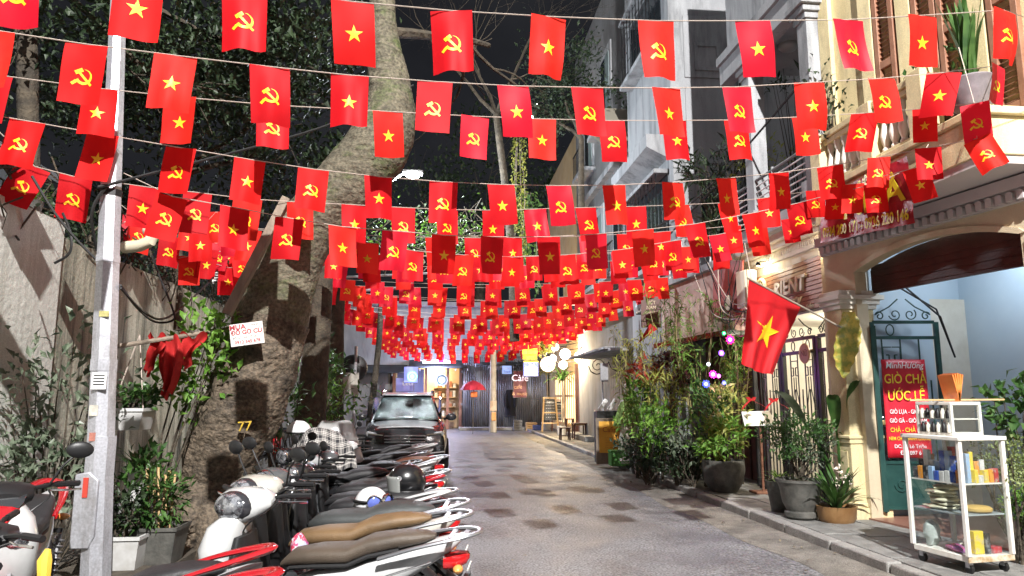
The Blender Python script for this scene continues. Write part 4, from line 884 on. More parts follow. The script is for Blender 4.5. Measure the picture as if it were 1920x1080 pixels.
# cables looped from the pole and along the wall
def cable(label, pts, r=.012, m=wire_m, n=8):
    g = MB(); P = catmull([V(p) for p in pts], n); g.tube(P, r, 5); return one('cable', g, m, label, 'cable')
A = lambda x, y, d: at(x, y, Y=d)
cable('black cable looping down from the pole across the stained wall', [A(226, 535, 6.6), A(255, 575, 7.3), A(290, 603, 7.9), A(325, 600, 8.1), A(322, 575, 8.2), A(300, 520, 8.4), A(285, 480, 8.6)])
cable('thin black cable sagging over the wall to the pole', [A(60, 330, 6.3), A(100, 395, 6.4), A(140, 445, 6.5), A(182, 488, 6.6)])
cable('short curled cable end hanging on the pale wall', [A(118, 400, 6.6), A(133, 440, 6.5), A(130, 475, 6.5), A(102, 494, 6.5)])
cable('overhead cable running from the pole up across the flags', [A(182, 470, 6.6), A(172, 400, 6.4), A(200, 350, 6.5), A(228, 340, 6.55), A(600, 240, 8), A(775, 160, 8.4)], .014)
cable('slack cable from the pole down past the tree', [A(226, 540, 6.6), A(270, 585, 7.4), A(310, 597, 7.9), A(360, 560, 9), A(400, 520, 10)], .012)
g = MB(); g.tube([A(232, 464, 8.05), A(262, 461, 8.0), A(282, 452, 7.95), A(286, 440, 7.95), A(278, 432, 8.05)], .065, 10); one('elbow_pipe', g, mat('pale_pipe', (.6, .56, .42), .6), 'pale elbow pipe sticking out over the wall beside the pole', 'pipe')
# root tangle and ivy over the wall top
t = thing('root_tangle', 'dark tangle of roots and cables draped over the wall top', 'roots', (-4, 9, 3.3), world=True); r = random.Random(21); g = MB(); f = MB()
for _ in range(260):
    y = r.uniform(4.5, 15); p = V((-4.02 + r.uniform(-.15, .12), y, 3.4 + r.uniform(-.1, .4))); q = p + V((r.uniform(-.1, .1), r.uniform(-.4, .4), r.uniform(-.5, .35))); g.tube([p, (p + q) / 2 + rv(r, .12), q], r.uniform(.005, .014), 4, cap=False)
for _ in range(1500): f.leaf((-4.2 + r.uniform(-.35, .12), r.uniform(4.5, 16), 3.36 + abs(r.gauss(0, .2))), rv(r), rv(r) + V((0, 0, 1)), r.uniform(.06, .13), .05)
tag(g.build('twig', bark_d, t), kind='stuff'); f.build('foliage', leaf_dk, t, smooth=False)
p = at(420, 490, Y=12.6); t = thing('vent_grille', 'white slatted shutter standing above the dark wall end', 'shutter', p, world=True)
for k in range(14): g = MB(); g.box(p + V((0, 0, .25 - .045 * k)), (.3, .03, .02)); g.build('slat', white, t)
g = MB(); g.box(p + V((-.16, 0, -.05)), (.02, .04, .68)); g.box(p + V((.16, 0, -.05)), (.02, .04, .68)); g.build('side_frame', white, t)
# ================================================================== plants and pots along the wall
ceram = mat('grey_ceramic', (.055, .055, .05), .5, c2=(.10, .10, .09), scale=9, bump=.2, stain=((.2, .19, .17), 3, .4))
whitepot = mat('white_plastic_pot', (.66, .66, .65), .5, c2=(.5, .5, .49), scale=3, stain=((.3, .28, .24), 2.5, .5))
terr = mat('brown_glazed_pot', (.22, .11, .04), .35, c2=(.3, .17, .07), scale=6)
def shrub(label, c, rad, n, m, L, W, seed, name='shrub', stems=8, base=None, clump=14, cat='shrub', up=.3):
    base = V(base) if base is not None else V((c[0], c[1], .1)); t = thing(name, label, cat, base, world=True); r = random.Random(seed); g = MB()
    for _ in range(stems):
        e = V(c) + V((r.uniform(-.7, .7) * rad[0], r.uniform(-.7, .7) * rad[1], r.uniform(-.3, .8) * rad[2])); g.tube([base + rv(r, .03), base.lerp(e, .5) + rv(r, .1), e], [.014, .01, .004], 5)
    g.build('stem', bark_d, t); f = MB(); cloud(f, c, rad, n, L, W, seed, up, clump=clump); f.build('foliage', m, t, smooth=False); return t
c = at(105, 770, Y=7.0); c.x = max(c.x, -3.72); shrub('grey green climbing shrub with broad leaves on the pale wall', c, (.62, .22, .85), 420, leaf_gy, .115, .052, 61, base=(c.x, c.y, .1), clump=22, stems=14)
c = at(120, 880, Y=6.9); shrub('denser dark leafed clump low at the foot of the pale wall', c, (.5, .22, .35), 240, leaf_gy, .12, .055, 62, base=(c.x, c.y, .1), clump=10)
c = at(365, 690, Y=7.9); shrub('bright green creeper climbing the shaded side of the big tree', c, (.36, .25, .7), 420, leaf_br, .12, .065, 63, name='creeper', base=(c.x - .3, c.y, .2), clump=22, cat='creeper')
c = at(412, 612, Y=7.75); shrub('fresh green leaf tuft beside the crooked notice', c, (.2, .16, .16), 90, leaf_br, .11, .06, 64, name='leaf_tuft', base=(c.x - .1, c.y + .2, c.z - .3), clump=6, stems=4, cat='plant')
def pot(t, c, prof, m, n=20, square=False):
    g = MB()
    if square:
        (w0, z0), (w1, z1) = prof[0], prof[-1]; R4 = lambda w_, z: [V((c[0] + a * w_, c[1] + b * w_, c[2] + z)) for a, b in ((-1, -1), (1, -1), (1, 1), (-1, 1))]
        g.loft([R4(w0, z0), R4(w1, z1), R4(w1 + .012, z1), R4(w1 + .012, z1 + .03), R4(w1 - .01, z1 + .03), R4(w1 - .015, z1 - .02)]); o = g.build('pot', m, t, smooth=False); g = MB(); g.loft([R4(w1 - .014, z1 - .03), R4(w1 - .014, z1 - .015)]); g.build('soil', soil, o, smooth=False)
    else:
        g.lathe(prof + [(prof[-1][0] - .02, prof[-1][1]), (prof[-1][0] - .03, prof[-1][1] - .05), (.01, prof[-1][1] - .05)], n, c=c); o = g.build('pot', m, t); g = MB(); g.lathe([(prof[-1][0] - .03, prof[-1][1] - .04), (.005, prof[-1][1] - .025)], 12, c=c); g.build('soil', soil, o)
def plantpot(label, c, prof, m, square=False, leaves=None, blades=None, stems=None, name='potted_plant', seed=1):
    """leaves: (offset, radii, n, material, L, W[, clump]); blades: (n, material, L, W, up, droop); stems: (n, height, r, material)"""
    t = thing(name, label, 'potted plant', c, world=True); pot(t, c, prof, m, square=square); r = random.Random(seed); top = V(c) + V((0, 0, prof[-1][1] - .04))
    if leaves:
        for lv in (leaves if isinstance(leaves, list) else [leaves]):
            off, rad, n, lm, L, W = lv[:6]; f = MB(); cc = V(c) + V(off); cloud(f, cc, rad, n, L, W, seed, clump=lv[6] if len(lv) > 6 else 12); f.build('foliage', lm, t, smooth=False); g = MB()
            for _ in range(7): e = cc + V((r.uniform(-.6, .6) * rad[0], r.uniform(-.6, .6) * rad[1], r.uniform(-.4, .6) * rad[2])); g.tube([top + rv(r, .03), top.lerp(e, .5) + rv(r, .05), e], [.014, .01, .004], 5)
            g.build('stem', bark_d, t)
    if blades:
        f = MB(); n, lm, L, W, up, droop = blades
        for k in range(n):
            a = 2 * math.pi * (k + r.random()) / n; f.blade(top + rv(r, .03), (math.cos(a), math.sin(a), 0), up * r.uniform(.7, 1.2) if up < .8 else r.uniform(up, 1), L * r.uniform(.7, 1.15), W, droop * r.uniform(.7, 1.3))
        f.build('foliage', lm, t)
    if stems:
        n, h, rr_, sm = stems
        for k in range(n): g = MB(); b = top + V((r.uniform(-.1, .1), r.uniform(-.1, .1), 0)); g.tube([b, b + V((r.uniform(-.06, .06), r.uniform(-.06, .06), h * r.uniform(.7, 1.1)))], rr_, 5); g.build('cane', sm, t)
    return t
p = at(300, 1030, Y=7.2); plantpot('dark square pot of bamboo canes and shoots by the tree foot', (p.x, 7.2, .1), [(.15, 0), (.19, .3)], ceram, True, leaves=((0, 0, .6), (.26, .22, .26), 240, leaf_md, .12, .03, 12), stems=(8, .62, .012, wood_y), seed=71)
p = at(234, 1050, Y=7.0); plantpot('white square planter with dark weeds beside the pole base', (p.x, 7.0, .1), [(.14, 0), (.17, .26)], whitepot, True, leaves=((0, 0, .48), (.2, .2, .2), 140, leaf_dk, .1, .045, 8), seed=72)
p = at(262, 900, Y=7.7); plantpot('white and grey bucket with drooping palm leaves by the tree', (p.x, 7.7, .55), [(.12, 0), (.15, .34)], whitepot, blades=(14, leaf_md, .42, .07, .55, 1.3), seed=73)
g = MB(); g.bx(p.x - .3, p.x + .25, 7.5, 7.95, .1, .55); one('plant_block', g, greyd, 'rough concrete block carrying the grey bucket plant', 'block', bevel=.02)
p = at(245, 790, Y=7.55); t = plantpot('white hanging trough of clover like plants behind the pole', (p.x, 7.55, p.z - .08), [(.14, 0), (.17, .18)], whitepot, True, leaves=((0, 0, .3), (.26, .18, .12), 260, leaf_md, .07, .06, 14), seed=74)
g = MB(); a, b = at(262, 627, Y=7.5), at(262, 628, Y=7.5)
for dx in (-.15, .15): g.tube([V((p.x + dx, 7.45, p.z + .1)), at(262, 628, Y=7.5)], .006, 4)
g.build('hanging_cord', rope_m, t)
c = at(255, 930, Y=7.2); shrub('dark weedy plants in the shade between pole and tree', c, (.34, .25, .4), 240, leaf_md, .12, .05, 75, base=(c.x, 7.2, .1), clump=10)
c = at(330, 640, Y=8.1)
# clothes pole with red cloth
g = MB(); g.tube([at(215, 650, Y=7.2), at(460, 612, Y=8.0)], .022, 8); one('bamboo_rail', g, wood_old, 'weathered pole tied between steel pole and big tree', 'rail')
def drape(label, px, py0, py1, wpx, Y, m, seed):
    r = random.Random(seed); a = at(px, py0, Y=Y); b = at(px, py1, Y=Y); w_ = wpx * Y / FPX; ph = r.uniform(0, 6); g = MB()
    def f(u, v):
        x = (u - .5) * w_ * (1 - .45 * v + .2 * math.sin(v * 5 + ph)); return V((a.x + x + .03 * math.sin(v * 4 + ph), Y + .05 * math.sin(u * 13 + ph + v * 2) * (.4 + v) + .03 * math.sin(v * 9), a.z + (b.z - a.z) * v + .04 * math.sin(u * 9)))
    g.sheet(f, 18, 14); one('red_cloth', g, m, label, 'cloth')
cloth_r = mat('red_cloth', (.55, .02, .02), .8, c2=(.42, .012, .012), scale=6, sub=.2)
drape('folded red flag cloth hanging nearest the steel pole on the rail', 288, 630, 700, 26, 7.45, cloth_r, 1); drape('longest red flag cloth hanging from the rail', 318, 633, 745, 40, 7.5, cloth_r, 2); drape('crumpled red flag cloth hanging next to the creeper', 355, 628, 690, 42, 7.6, cloth_r, 3)
# undergrowth beyond the tree
for px, py, Y, rx, rz, n, m, lb_ in ((520, 770, 10.5, .5, .5, 260, leaf_md, 'green weeds behind the round headlight scooter'), (600, 735, 12.6, .7, .6, 420, leaf_md, 'leafy green shrub between trunks above the checked shirt'), (640, 760, 14, .6, .5, 240, leaf_br, 'small bright leaved plant beside the parked car'), (560, 690, 13.2, .7, .6, 300, leaf_dk, 'dark shrub in the shade behind the big tree')):
    c = at(px, py, Y=Y); shrub(lb_, c, (rx, rx * .7, rz), n, m, .15, .06, int(px), base=(c.x, Y, .1), clump=12)
c = at(130, 325, Y=7.6); t = plantpot('spider plant in a pot on the wall top beside the pole', (c.x - .35, 7.6, 3.42), [(.09, 0), (.12, .16)], ceram, blades=(26, leaf_br, .32, .02, .6, 1.6), seed=76)
# convex traffic mirror seen from behind
p = at(662, 690, Y=17); t = thing('traffic_mirror', 'dark round back of a traffic mirror on a pole by the trees', 'mirror', (p.x, 17, 0), world=True)
g = MB(); g.lathe([(.02, -.02), (.2, 0), (.31, .06), (.32, .1), (.3, .11)], 24, M=frame(p, (1, 0, 0), (0, 0, 1)) @ Matrix.Rotation(math.pi, 4, 'X')); g.build('disc', black, t)
g = MB(); g.tube([(p.x + .06, 16.95, 0), (p.x + .06, 16.95, p.z + .5)], .035, 8); g.build('post', steel, t)
g = MB(); g.box((p.x - .02, 16.9, 1.9), (.34, .02, .5)); g.build('notice_board', mat('notice_grey', (.4, .38, .33), .7, c2=(.5, .48, .42), scale=6), t)
# ================================================================== motorbikes
def sup(c, hw, hh, n, e, ax):
    out = []
    for k in range(n):
        a = 2 * math.pi * k / n; ca, sa = math.cos(a), math.sin(a); u = hw * math.copysign(abs(ca) ** e, ca); v = hh * math.copysign(abs(sa) ** e, sa)
        out.append(V((c[0], c[1] + u, c[2] + v)) if ax == 'x' else V((c[0] + v, c[1] + u, c[2])))
    return out
MEC = {}
def cached(key, fn, m, parent, name, **k):
    """part whose mesh is shared between alike bikes; the colour sits on the object"""
    if key not in MEC:
        o = fn().build(name, m, None, **k); MEC[key] = o.data; bpy.data.objects.remove(o)
    o = put(MEC[key], name, parent); s = o.material_slots[0]; s.link = 'OBJECT'; s.material = m; return o
tyre_m = mat('tyre', (.012, .012, .012), .8); rim_m = mat('alloy_rim', (.35, .35, .36), .35, metal=.8)
lens_m = mat('headlight_lens', (.12, .125, .14), .08, metal=.7, c2=(.6, .62, .66), scale=26, coat=.9, lo=.42, hi=.6); mirror_m = mat('mirror_glass', (.25, .27, .3), .05, metal=.9)
tail_m = mat('tail_lens', (.45, .01, .012), .15, coat=.6); amber = mat('amber_lens', (.7, .3, .08), .2, coat=.5); plate_m = mat('number_plate', (.75, .74, .68), .5)
def paint(n, c, r=.22): return mat('paint_' + n, c, r, coat=.7, c2=tuple(x * .9 for x in c), scale=3, stain=(tuple(x * .55 + .02 for x in c), 5, .3))
def seatm(n, c): return mat('seat_' + n, c, .5, c2=tuple(x * .7 for x in c), scale=5, bump=.25, bscale=140, stain=(tuple(x * 1.35 + .01 for x in c), 2.2, .5))
def wheel_t():
    g = MB(); M = Matrix.Rotation(R(90), 4, 'X'); g.lathe([(.20, -.045), (.245, -.05), (.265, -.035), (.272, 0), (.265, .035), (.245, .05), (.20, .045)], 28, M=M, cap=False); return g
def wheel_r():
    g = MB(); M = Matrix.Rotation(R(90), 4, 'X'); g.lathe([(.205, -.045), (.19, -.02), (.19, .02), (.205, .045)], 28, M=M, cap=False); g.lathe([(.06, -.05), (.06, .05)], 14, M=M)
    for k in range(5): a = R(72 * k); g.bar((.05 * math.cos(a), 0, .05 * math.sin(a)), (.195 * math.cos(a), 0, .195 * math.sin(a)), .035, .03, (0, 1, 0))
    return g
def loftx(sec, n=16, e=.75): g = MB(); g.loft([sup((x, 0, z), hw, hh, n, e, 'x') for x, z, hw, hh in sec]); return g
def loftz(sec, n=20, e=.8): g = MB(); g.loft([sup((x, 0, z), hw, hx, n, e, 'z') for z, x, hw, hx in sec]); return g
def fender(r0, w_, a0, a1, thick=.02):
    g = MB()
    def f(u, v): a = R(a0 + (a1 - a0) * u); y = (v - .5) * w_; rr_ = r0 - .9 * y * y / w_; return V((rr_ * math.cos(a), y, rr_ * math.sin(a)))
    g.sheet(f, 14, 6); return g
def wing():
    g = MB(); P = catmull([V(p) for p in ((-.42, .13, .76), (-.6, .135, .82), (-.8, .115, .875), (-.97, .06, .915), (-1.01, 0, .92), (-.97, -.06, .915), (-.8, -.115, .875), (-.6, -.135, .82), (-.42, -.13, .76))], 3); n = len(P); g.tube(P, [.012 + .026 * math.sin(math.pi * i / (n - 1)) for i in range(n)], 8, flat=.5); return g
def tubes(*L):
    g = MB()
    for pts, r_ in L: g.tube(pts, r_, 7)
    return g
def bike(label, tx, ty, head, style, body, seat, accent=None, steer=34, lean=7, rail=None, badge=None, scale=.95, sc_y=1, mirrors=False):
    body = paint(*body); accent = paint(*accent) if accent else body; seat = seatm(*seat); rail = rail or mat('rail_silver', (.34, .35, .37), .32, metal=.8)
    a = R(head); h = V((math.cos(a), math.sin(a), 0)); loc = V((tx, ty, 0)) + h * .98 * scale
    t = thing('motorbike', label, 'motorbike', loc, group='motorbikes parked in a row under the tree', rot=(R(-lean * .6), 0, a)); t.scale = (scale, scale * sc_y, scale)
    c = lambda k, fn, m, n, p=t, **kw: cached(k, fn, m, p, n, **kw)
    # rear half
    if style == 'sport':
        body_s = [(.04, .46, .09, .13), (-.12, .50, .13, .15), (-.35, .56, .14, .13), (-.55, .64, .125, .11), (-.75, .73, .09, .075), (-.9, .80, .055, .045), (-.97, .84, .02, .015)]
        seat_s = [(.12, .66, .05, .02), (.05, .70, .095, .045), (-.1, .72, .125, .05), (-.3, .73, .13, .05), (-.42, .78, .115, .055), (-.6, .815, .105, .045), (-.74, .83, .07, .03), (-.8, .835, .03, .012)]
    else:
        body_s = [(.03, .50, .10, .15), (-.02, .52, .14, .18), (-.18, .54, .165, .185), (-.38, .57, .178, .165), (-.58, .63, .168, .135), (-.76, .69, .138, .095), (-.9, .735, .095, .06), (-.97, .76, .04, .025)]
        seat_s = [(.08, .695, .06, .025), (.03, .715, .115, .05), (-.06, .73, .14, .06), (-.2, .738, .15, .062), (-.33, .74, .152, .062), (-.42, .77, .15, .075), (-.55, .79, .145, .07), (-.7, .80, .12, .055), (-.79, .805, .07, .03), (-.82, .806, .03, .01)]
    b = c(style[0] + 'body', lambda: loftx(body_s, 18, .8), body, 'rear_body')
    c(style[0] + 'seat', lambda: loftx(seat_s, 18, .7), seat, 'seat')
    c('tail', lambda: loftx([(-.86, .70, .10, .045), (-.93, .70, .095, .045), (-.985, .715, .06, .03), (-1.0, .72, .02, .01)], 14, .8), tail_m, 'tail_light')
    if style == 'sport': c('rail2', wing, accent, 'grab_rail')
    else:
        def gr():
            g = MB(); P = catmull([V(p) for p in ((-.5, .165, .74), (-.7, .165, .80), (-.92, .13, .845), (-1.03, .07, .86), (-1.06, 0, .862), (-1.03, -.07, .86), (-.92, -.13, .845), (-.7, -.165, .80), (-.5, -.165, .74))], 3); g.tube(P, .02, 8, flat=.6); g.bar((-.98, -.1, .845), (-.98, .1, .845), .03, .014); g.bar((-.9, -.12, .838), (-.9, .12, .838), .03, .014); return g
        c('rail', gr, rail, 'grab_rail')
    c('engine', lambda: loftx([(.08, .34, .07, .1), (-.1, .33, .11, .12), (-.45, .33, .1, .11), (-.66, .30, .07, .08), (-.7, .3, .03, .05)], 10, .5), black, 'engine')
    c('floor', lambda: loftx([(-.02, .3, .1, .06), (.05, .285, .165, .05), (.28, .285, .165, .045), (.36, .36, .15, .08), (.4, .45, .1, .06)], 12, .5), black, 'floorboard')
    c('muffler', lambda: loftx([(-.12, .2, .02, .02), (-.3, .23, .03, .03), (-.36, .25, .06, .06), (-.8, .33, .062, .065), (-.86, .34, .045, .05), (-.9, .345, .02, .02)], 12, 1).__class__ and muff(), mat('muffler', (.08, .08, .085), .35, metal=.7), 'muffler')
    mg = c('mudguard', lambda: mudg(), black, 'rear_mudguard')
    pl_ = c('plate', lambda: MB().box((-1.03, 0, .47), (.008, .17, .14), Matrix.Rotation(R(-14), 4, 'Y').to_3x3()), plate_m, 'number_plate')
    c('cover', lambda: loftx([(-.02, .3, .02, .05), (-.08, .3, .035, .085), (-.4, .3, .035, .085), (-.6, .285, .035, .07), (-.7, .28, .03, .05), (-.73, .28, .01, .02)], 12, .7), mat('crankcase', (.16, .16, .165), .4, metal=.6), 'drive_cover').location = (0, .12, -.01)
    c('shock', lambda: shock(), mat('spring_grey', (.2, .2, .21), .4, metal=.6), 'shock_absorber')
    c('tray' + style[0], lambda: loftx([(x + .0, z - .045, hw * .99, .02) for x, z, hw, hh in seat_s[1:-2]], 14, .6), black, 'seat_base')
    if style != 'sport': c('strip', lambda: tubes(([(-.04, .158, .60), (-.2, .176, .575), (-.4, .182, .60), (-.6, .172, .665), (-.8, .132, .72)], .006), ([(-.04, -.158, .60), (-.2, -.176, .575), (-.4, -.182, .60), (-.6, -.172, .665), (-.8, -.132, .72)], .006)), chrome, 'trim_strip')
    c('lowp' + style[0], lambda: loftx([(.03, .40, .09, .04), (-.1, .405, .15, .05), (-.4, .43, .165, .045), (-.6, .50, .15, .04), (-.72, .56, .1, .03)], 14, .7), mat('dark_trim', (.025, .025, .027), .4), 'lower_panel')
    c('stand', lambda: tubes(([(-.05, .1, .27), (-.12, .26, .03), (-.15, .27, .015)], .012)), black, 'side_stand')
    rw = c('tyre', wheel_t, tyre_m, 'rear_wheel'); rw.location = (-.64, 0, .272); c('rim', wheel_r, rim_m, 'rim', rw)
    # steering half, turned
    st = bpy.data.objects.new('steering', None); col.objects.link(st); st.parent = t; st.empty_display_size = .05; st.location = (.42, 0, 0); st.rotation_euler = (0, 0, R(steer))
    fw = c('tyre', wheel_t, tyre_m, 'front_wheel', t)
    cs, sn = math.cos(R(steer)), math.sin(R(steer)); S = Matrix.Translation((.42, 0, 0)) @ Matrix.Rotation(R(steer), 4, 'Z')
    bpy.data.objects.remove(st)
    def s(o, x=0, y=0, z=0): o.matrix_basis = S @ Matrix.Translation((x - .42, y, z)); return o
    s(fw, .68, 0, .272); c('rim', wheel_r, rim_m, 'rim', fw)
    s(c('fend', lambda: fender(.31, .16, 15, 165), body if style != 'sport' else accent, 'front_fender', solid=0), .68, 0, .272)
    s(c('fork', lambda: tubes(([(.68, .07, .27), (.58, .075, .55), (.5, .05, .8)], .02), ([(.68, -.07, .27), (.58, -.075, .55), (.5, -.05, .8)], .02)), rim_m, 'fork'))
    # leg shield stays with the frame
    sh = [(.27, .30, .12, .045), (.36, .36, .19, .055), (.52, .41, .215, .06), (.68, .425, .21, .07), (.82, .41, .165, .075), (.9, .385, .1, .055)] if style != 'sport' else [(.33, .36, .1, .05), (.45, .43, .16, .075), (.6, .47, .2, .1), (.76, .485, .2, .12), (.88, .455, .155, .11), (.95, .41, .08, .06)]
    lg = c(style[0] + 'shield', lambda: loftz(sh), body, 'leg_shield')
    if style == 'sh':
        c('s_inlay', lambda: loftz([(.40, .41, .05, .02), (.52, .465, .085, .016), (.68, .487, .10, .016), (.80, .475, .07, .016)]), mat('grey_inlay', (.10, .10, .105), .35, coat=.4), 'front_inlay', lg)
        for q in (-1, 1): c('s_lamp%d' % q, lambda: MB().ball((.455, q * .135, .66), (.035, .05, .085), 12, 8), lens_m, 'position_lamp', lg)
    c('inner', lambda: loftz([(.34, .31, .15, .04), (.52, .35, .18, .045), (.7, .365, .17, .045), (.83, .36, .12, .04)]), black, 'inner_shield', lg)
    for q in (-1, 1): c('sig%d' % q, lambda: loftx([(.47, .74, .001, .001), (.475, .74, .045, .022), (.44, .74, .06, .03), (.4, .74, .02, .02)], 10, 1) if 0 else MB().ball((.462, q * .12, .73), (.03, .06, .03), 10, 6), amber if style != 'sh' else lens_m, 'indicator', lg)
    # handlebar nacelle with headlight
    if style == 'round':
        s(c('r_nac', lambda: loftx([(.22, 1.0, .05, .04), (.28, 1.005, .12, .07), (.36, 1.0, .13, .09), (.42, .99, .11, .1)], 16, 1), body, 'handlebar_cover'))
        def rl(): g = MB(); g.lathe([(.098, 0), (.1, .03), (.09, .045)], 22, M=frame((.41, 0, .985), (0, 1, 0), (0, 0, 1)), cap=False); return g
        hl = s(c('r_ring', rl, chrome, 'headlight'))
        c('r_lens', lambda: MB().ball((.44, 0, .985), (.035, .088, .088), 18, 10), lens_m, 'lens', hl)
    elif style == 'sh':
        s(c('s_nac', lambda: loftx([(.2, 1.02, .06, .03), (.26, 1.015, .17, .06), (.34, 1.0, .2, .085), (.42, .98, .16, .095), (.475, .955, .09, .07), (.5, .945, .03, .03)], 18, .9), body, 'handlebar_cover'))
        hl = s(c('s_hl', lambda: MB().ball((.44, 0, .975), (.058, .125, .075), 18, 10, Matrix.Rotation(R(20), 4, 'Y')) if 0 else MB().ball((.432, 0, .985), (.085, .14, .092), 18, 10), mat('smoke_trim', (.03, .03, .035), .15, coat=.5), 'headlight'))
        c('s_lens', lambda: MB().ball((.462, 0, .99), (.066, .12, .08), 18, 10), lens_m, 'lens', hl)
    else:
        s(c('p_nac', lambda: loftx([(.22, 1.0, .05, .03), (.28, 1.0, .14, .05), (.38, .985, .13, .06), (.44, .97, .06, .03)], 14, .8), accent if accent.name != 'paint_red' else black, 'handlebar_cover'))
        for q in (-1, 1):
            c('p_hl%d' % q, lambda: MB().ball((.575, q * .085, .77), (.04, .075, .05), 14, 8, Matrix.Rotation(R(q * -22), 3, 'X')) if 0 else MB().ball((.565, q * .09, .775), (.045, .075, .05), 14, 8), lens_m, 'headlight', lg)
        c('p_pan', lambda: loftx([(.36, .93, .02, .012), (.42, .945, .075, .018), (.52, .915, .085, .018), (.6, .85, .04, .012)], 12, .8), accent, 'front_panel', lg)
        c('p_scr', lambda: loftx([(.30, 1.02, .06, .006), (.36, 1.01, .09, .006), (.46, .96, .09, .006), (.54, .9, .06, .006)], 10, .9), mat('smoked_screen', (.03, .032, .035), .08, coat=.8), 'fly_screen', lg)
    for q in (-1, 1):
        s(c('bars%d' % q, lambda: tubes(([(.3, q * .1, 1.01), (.25, q * .22, 1.03), (.2, q * .3, 1.03)], .013)), black, 'handlebar'))
        c('rind%d' % q, lambda: MB().ball((-.95, q * .12, .68), (.03, .045, .025), 10, 6), amber, 'rear_indicator')
        c('peg%d' % q, lambda: tubes(([(-.38, q * .12, .34), (-.36, q * .25, .35)], .014)), black, 'foot_peg')
        s(c('cab%d' % q, lambda: tubes((catmull([V((.27, q * .2, 1.0)), V((.38, q * .2, .97)), V((.44, q * .1, .88)), V((.43, q * .04, .75))], 4), .005)), black, 'brake_cable'))
        gp_ = s(c('grip%d' % q, lambda: tubes(([(.235, q * .235, 1.03), (.175, q * .36, 1.03)], .018)), black, 'grip'))
        c('lever%d' % q, lambda: tubes(([(.28, q * .2, 1.0), (.27, q * .27, 1.0), (.215, q * .37, 1.0)], .007)), chrome, 'brake_lever', gp_)
        if not mirrors: continue
        mi = s(c('mst%d' % q, lambda: tubes(([(.27, q * .2, 1.03), (.29, q * .25, 1.14), (.28, q * .30, 1.2)], .007)), black, 'mirror'))
        c('mhd%d' % q, lambda: MB().ball((.285, q * .325, 1.235), (.022, .075, .05), 14, 8), black, 'mirror_head', mi)
        c('mgl%d' % q, lambda: MB().ball((.272, q * .325, 1.235), (.012, .066, .042), 14, 8), mirror_m, 'mirror_glass', mi)
    if badge:
        text('29-H1', .055, blackp, t, frame((-1.037, 0, .50), (0, -1, 0), (-.24, 0, 1)), ext=.002); text('482.17', .055, blackp, t, frame((-1.04, 0, .44), (0, -1, 0), (-.24, 0, 1)), ext=.002)
        text(badge, .085, blackp, t, frame((-.36, .186, .575), (-1, .05, .12), (.0, -.22, 1)) , ext=.004, shear=.3, sx=1.25)
    return t
def shock():
    g = MB(); g.tube([V((-.6 - .1 * k / 60 + .0, .15 + .03 * math.cos(k * .8), .3 + .28 * k / 60 + .0)) + V((.03 * math.sin(k * .8), 0, 0)) for k in range(61)], .007, 5, cap=False); g.tube([(-.6, .15, .27), (-.7, .15, .6)], .014, 6); return g
def muff():
    g = MB(); g.tube([(.02, -.08, .2), (-.2, -.14, .2), (-.34, -.17, .25)], .02, 7); g.tube([(-.33, -.175, .25), (-.38, -.175, .262), (-.8, -.18, .345), (-.86, -.18, .355), (-.9, -.18, .36)], [.03, .058, .062, .05, .025], 12); return g
def mudg():
    g = MB(); g.sheet(lambda u, v: V((-.66 - .36 * v, (u - .5) * (.13 + .03 * v), .60 - .22 * v - .1 * v * v - .12 * (u - .5) ** 2)), 6, 6); g.bar((-.8, 0, .6), (-1.0, 0, .48), .05, .03); g.bar((-.97, -.13, .58), (-.97, .13, .58), .03, .03); return g
WH = ('white', (.52, .53, .53)); BK = ('black', (.012, .012, .014)); SV = ('silver', (.36, .37, .38), .3); RD = ('red', (.36, .01, .016)); BL = ('navy', (.02, .03, .09)); GY = ('grey', (.09, .095, .1)); IV = ('ivory', (.46, .45, .40))
KS = ('black', (.018, .018, .02)); BS = ('brown', (.085, .065, .048)); TS = ('tan', (.17, .105, .05)); CS = ('chestnut', (.14, .055, .03)); GS = ('grey', (.05, .055, .055))
RB = mat('rail_black', (.03, .03, .032), .35)
bike('red tailed motorbike with black seat nearest the viewer', -.70, 3.28, 180, 'sport', RD, KS, None, 30)
bike('red and silver motorbike with long black seat, second from the viewer', -.84, 3.80, 181, 'sport', SV, KS, RD, 36)
bike('white and red sport motorbike facing the street at the pole foot', -3.02, 5.95, -72, 'sport', WH, KS, RD, 12, scale=1.05, mirrors=True)
bike('white scooter with brown seat and script badge on its flank', .17, 4.34, 169, 'sh', WH, BS, None, 70, badge='SHmode', scale=.98)
bike('white scooter with tan seat behind the brown seated one', .14, 4.88, 171, 'sh', IV, TS, None, 60, mirrors=True, scale=1.0)
bike('grey scooter with charcoal seat carrying no helmet, fifth in the row', .14, 5.4, 172, 'round', GY, GS, None, 64, mirrors=True, scale=1.0)
bike('black motorbike with white rear trim under the white helmet', .04, 5.85, 174, 'sport', BK, KS, WH, 48, mirrors=True)
bike('black scooter under the big black helmet', .08, 6.4, 174, 'round', BK, KS, None, 52)
bike('black motorbike with red tail trim behind the black helmet', .0, 6.95, 175, 'sport', BK, KS, RD, 40, mirrors=True)
bike('silver scooter with round headlight in mid row', -.02, 7.5, 174, 'round', SV, KS, None, 54, rail=RB)
bike('dark grey scooter with white hand rail, ninth of the row', .04, 8.05, 176, 'sh', GY, GS, None, 44)
bike('black retro scooter with bright round headlight beside the trunk', -.42, 8.5, 178, 'round', BK, KS, None, 58, rail=RB, mirrors=True)
bike('navy scooter half hidden under the checked shirt', -.3, 9.3, 178, 'round', BL, KS, None, 56, rail=RB)
bike('white scooter with chestnut seat facing the tree', .04, 10.0, 184, 'sh', WH, CS, None, 35)
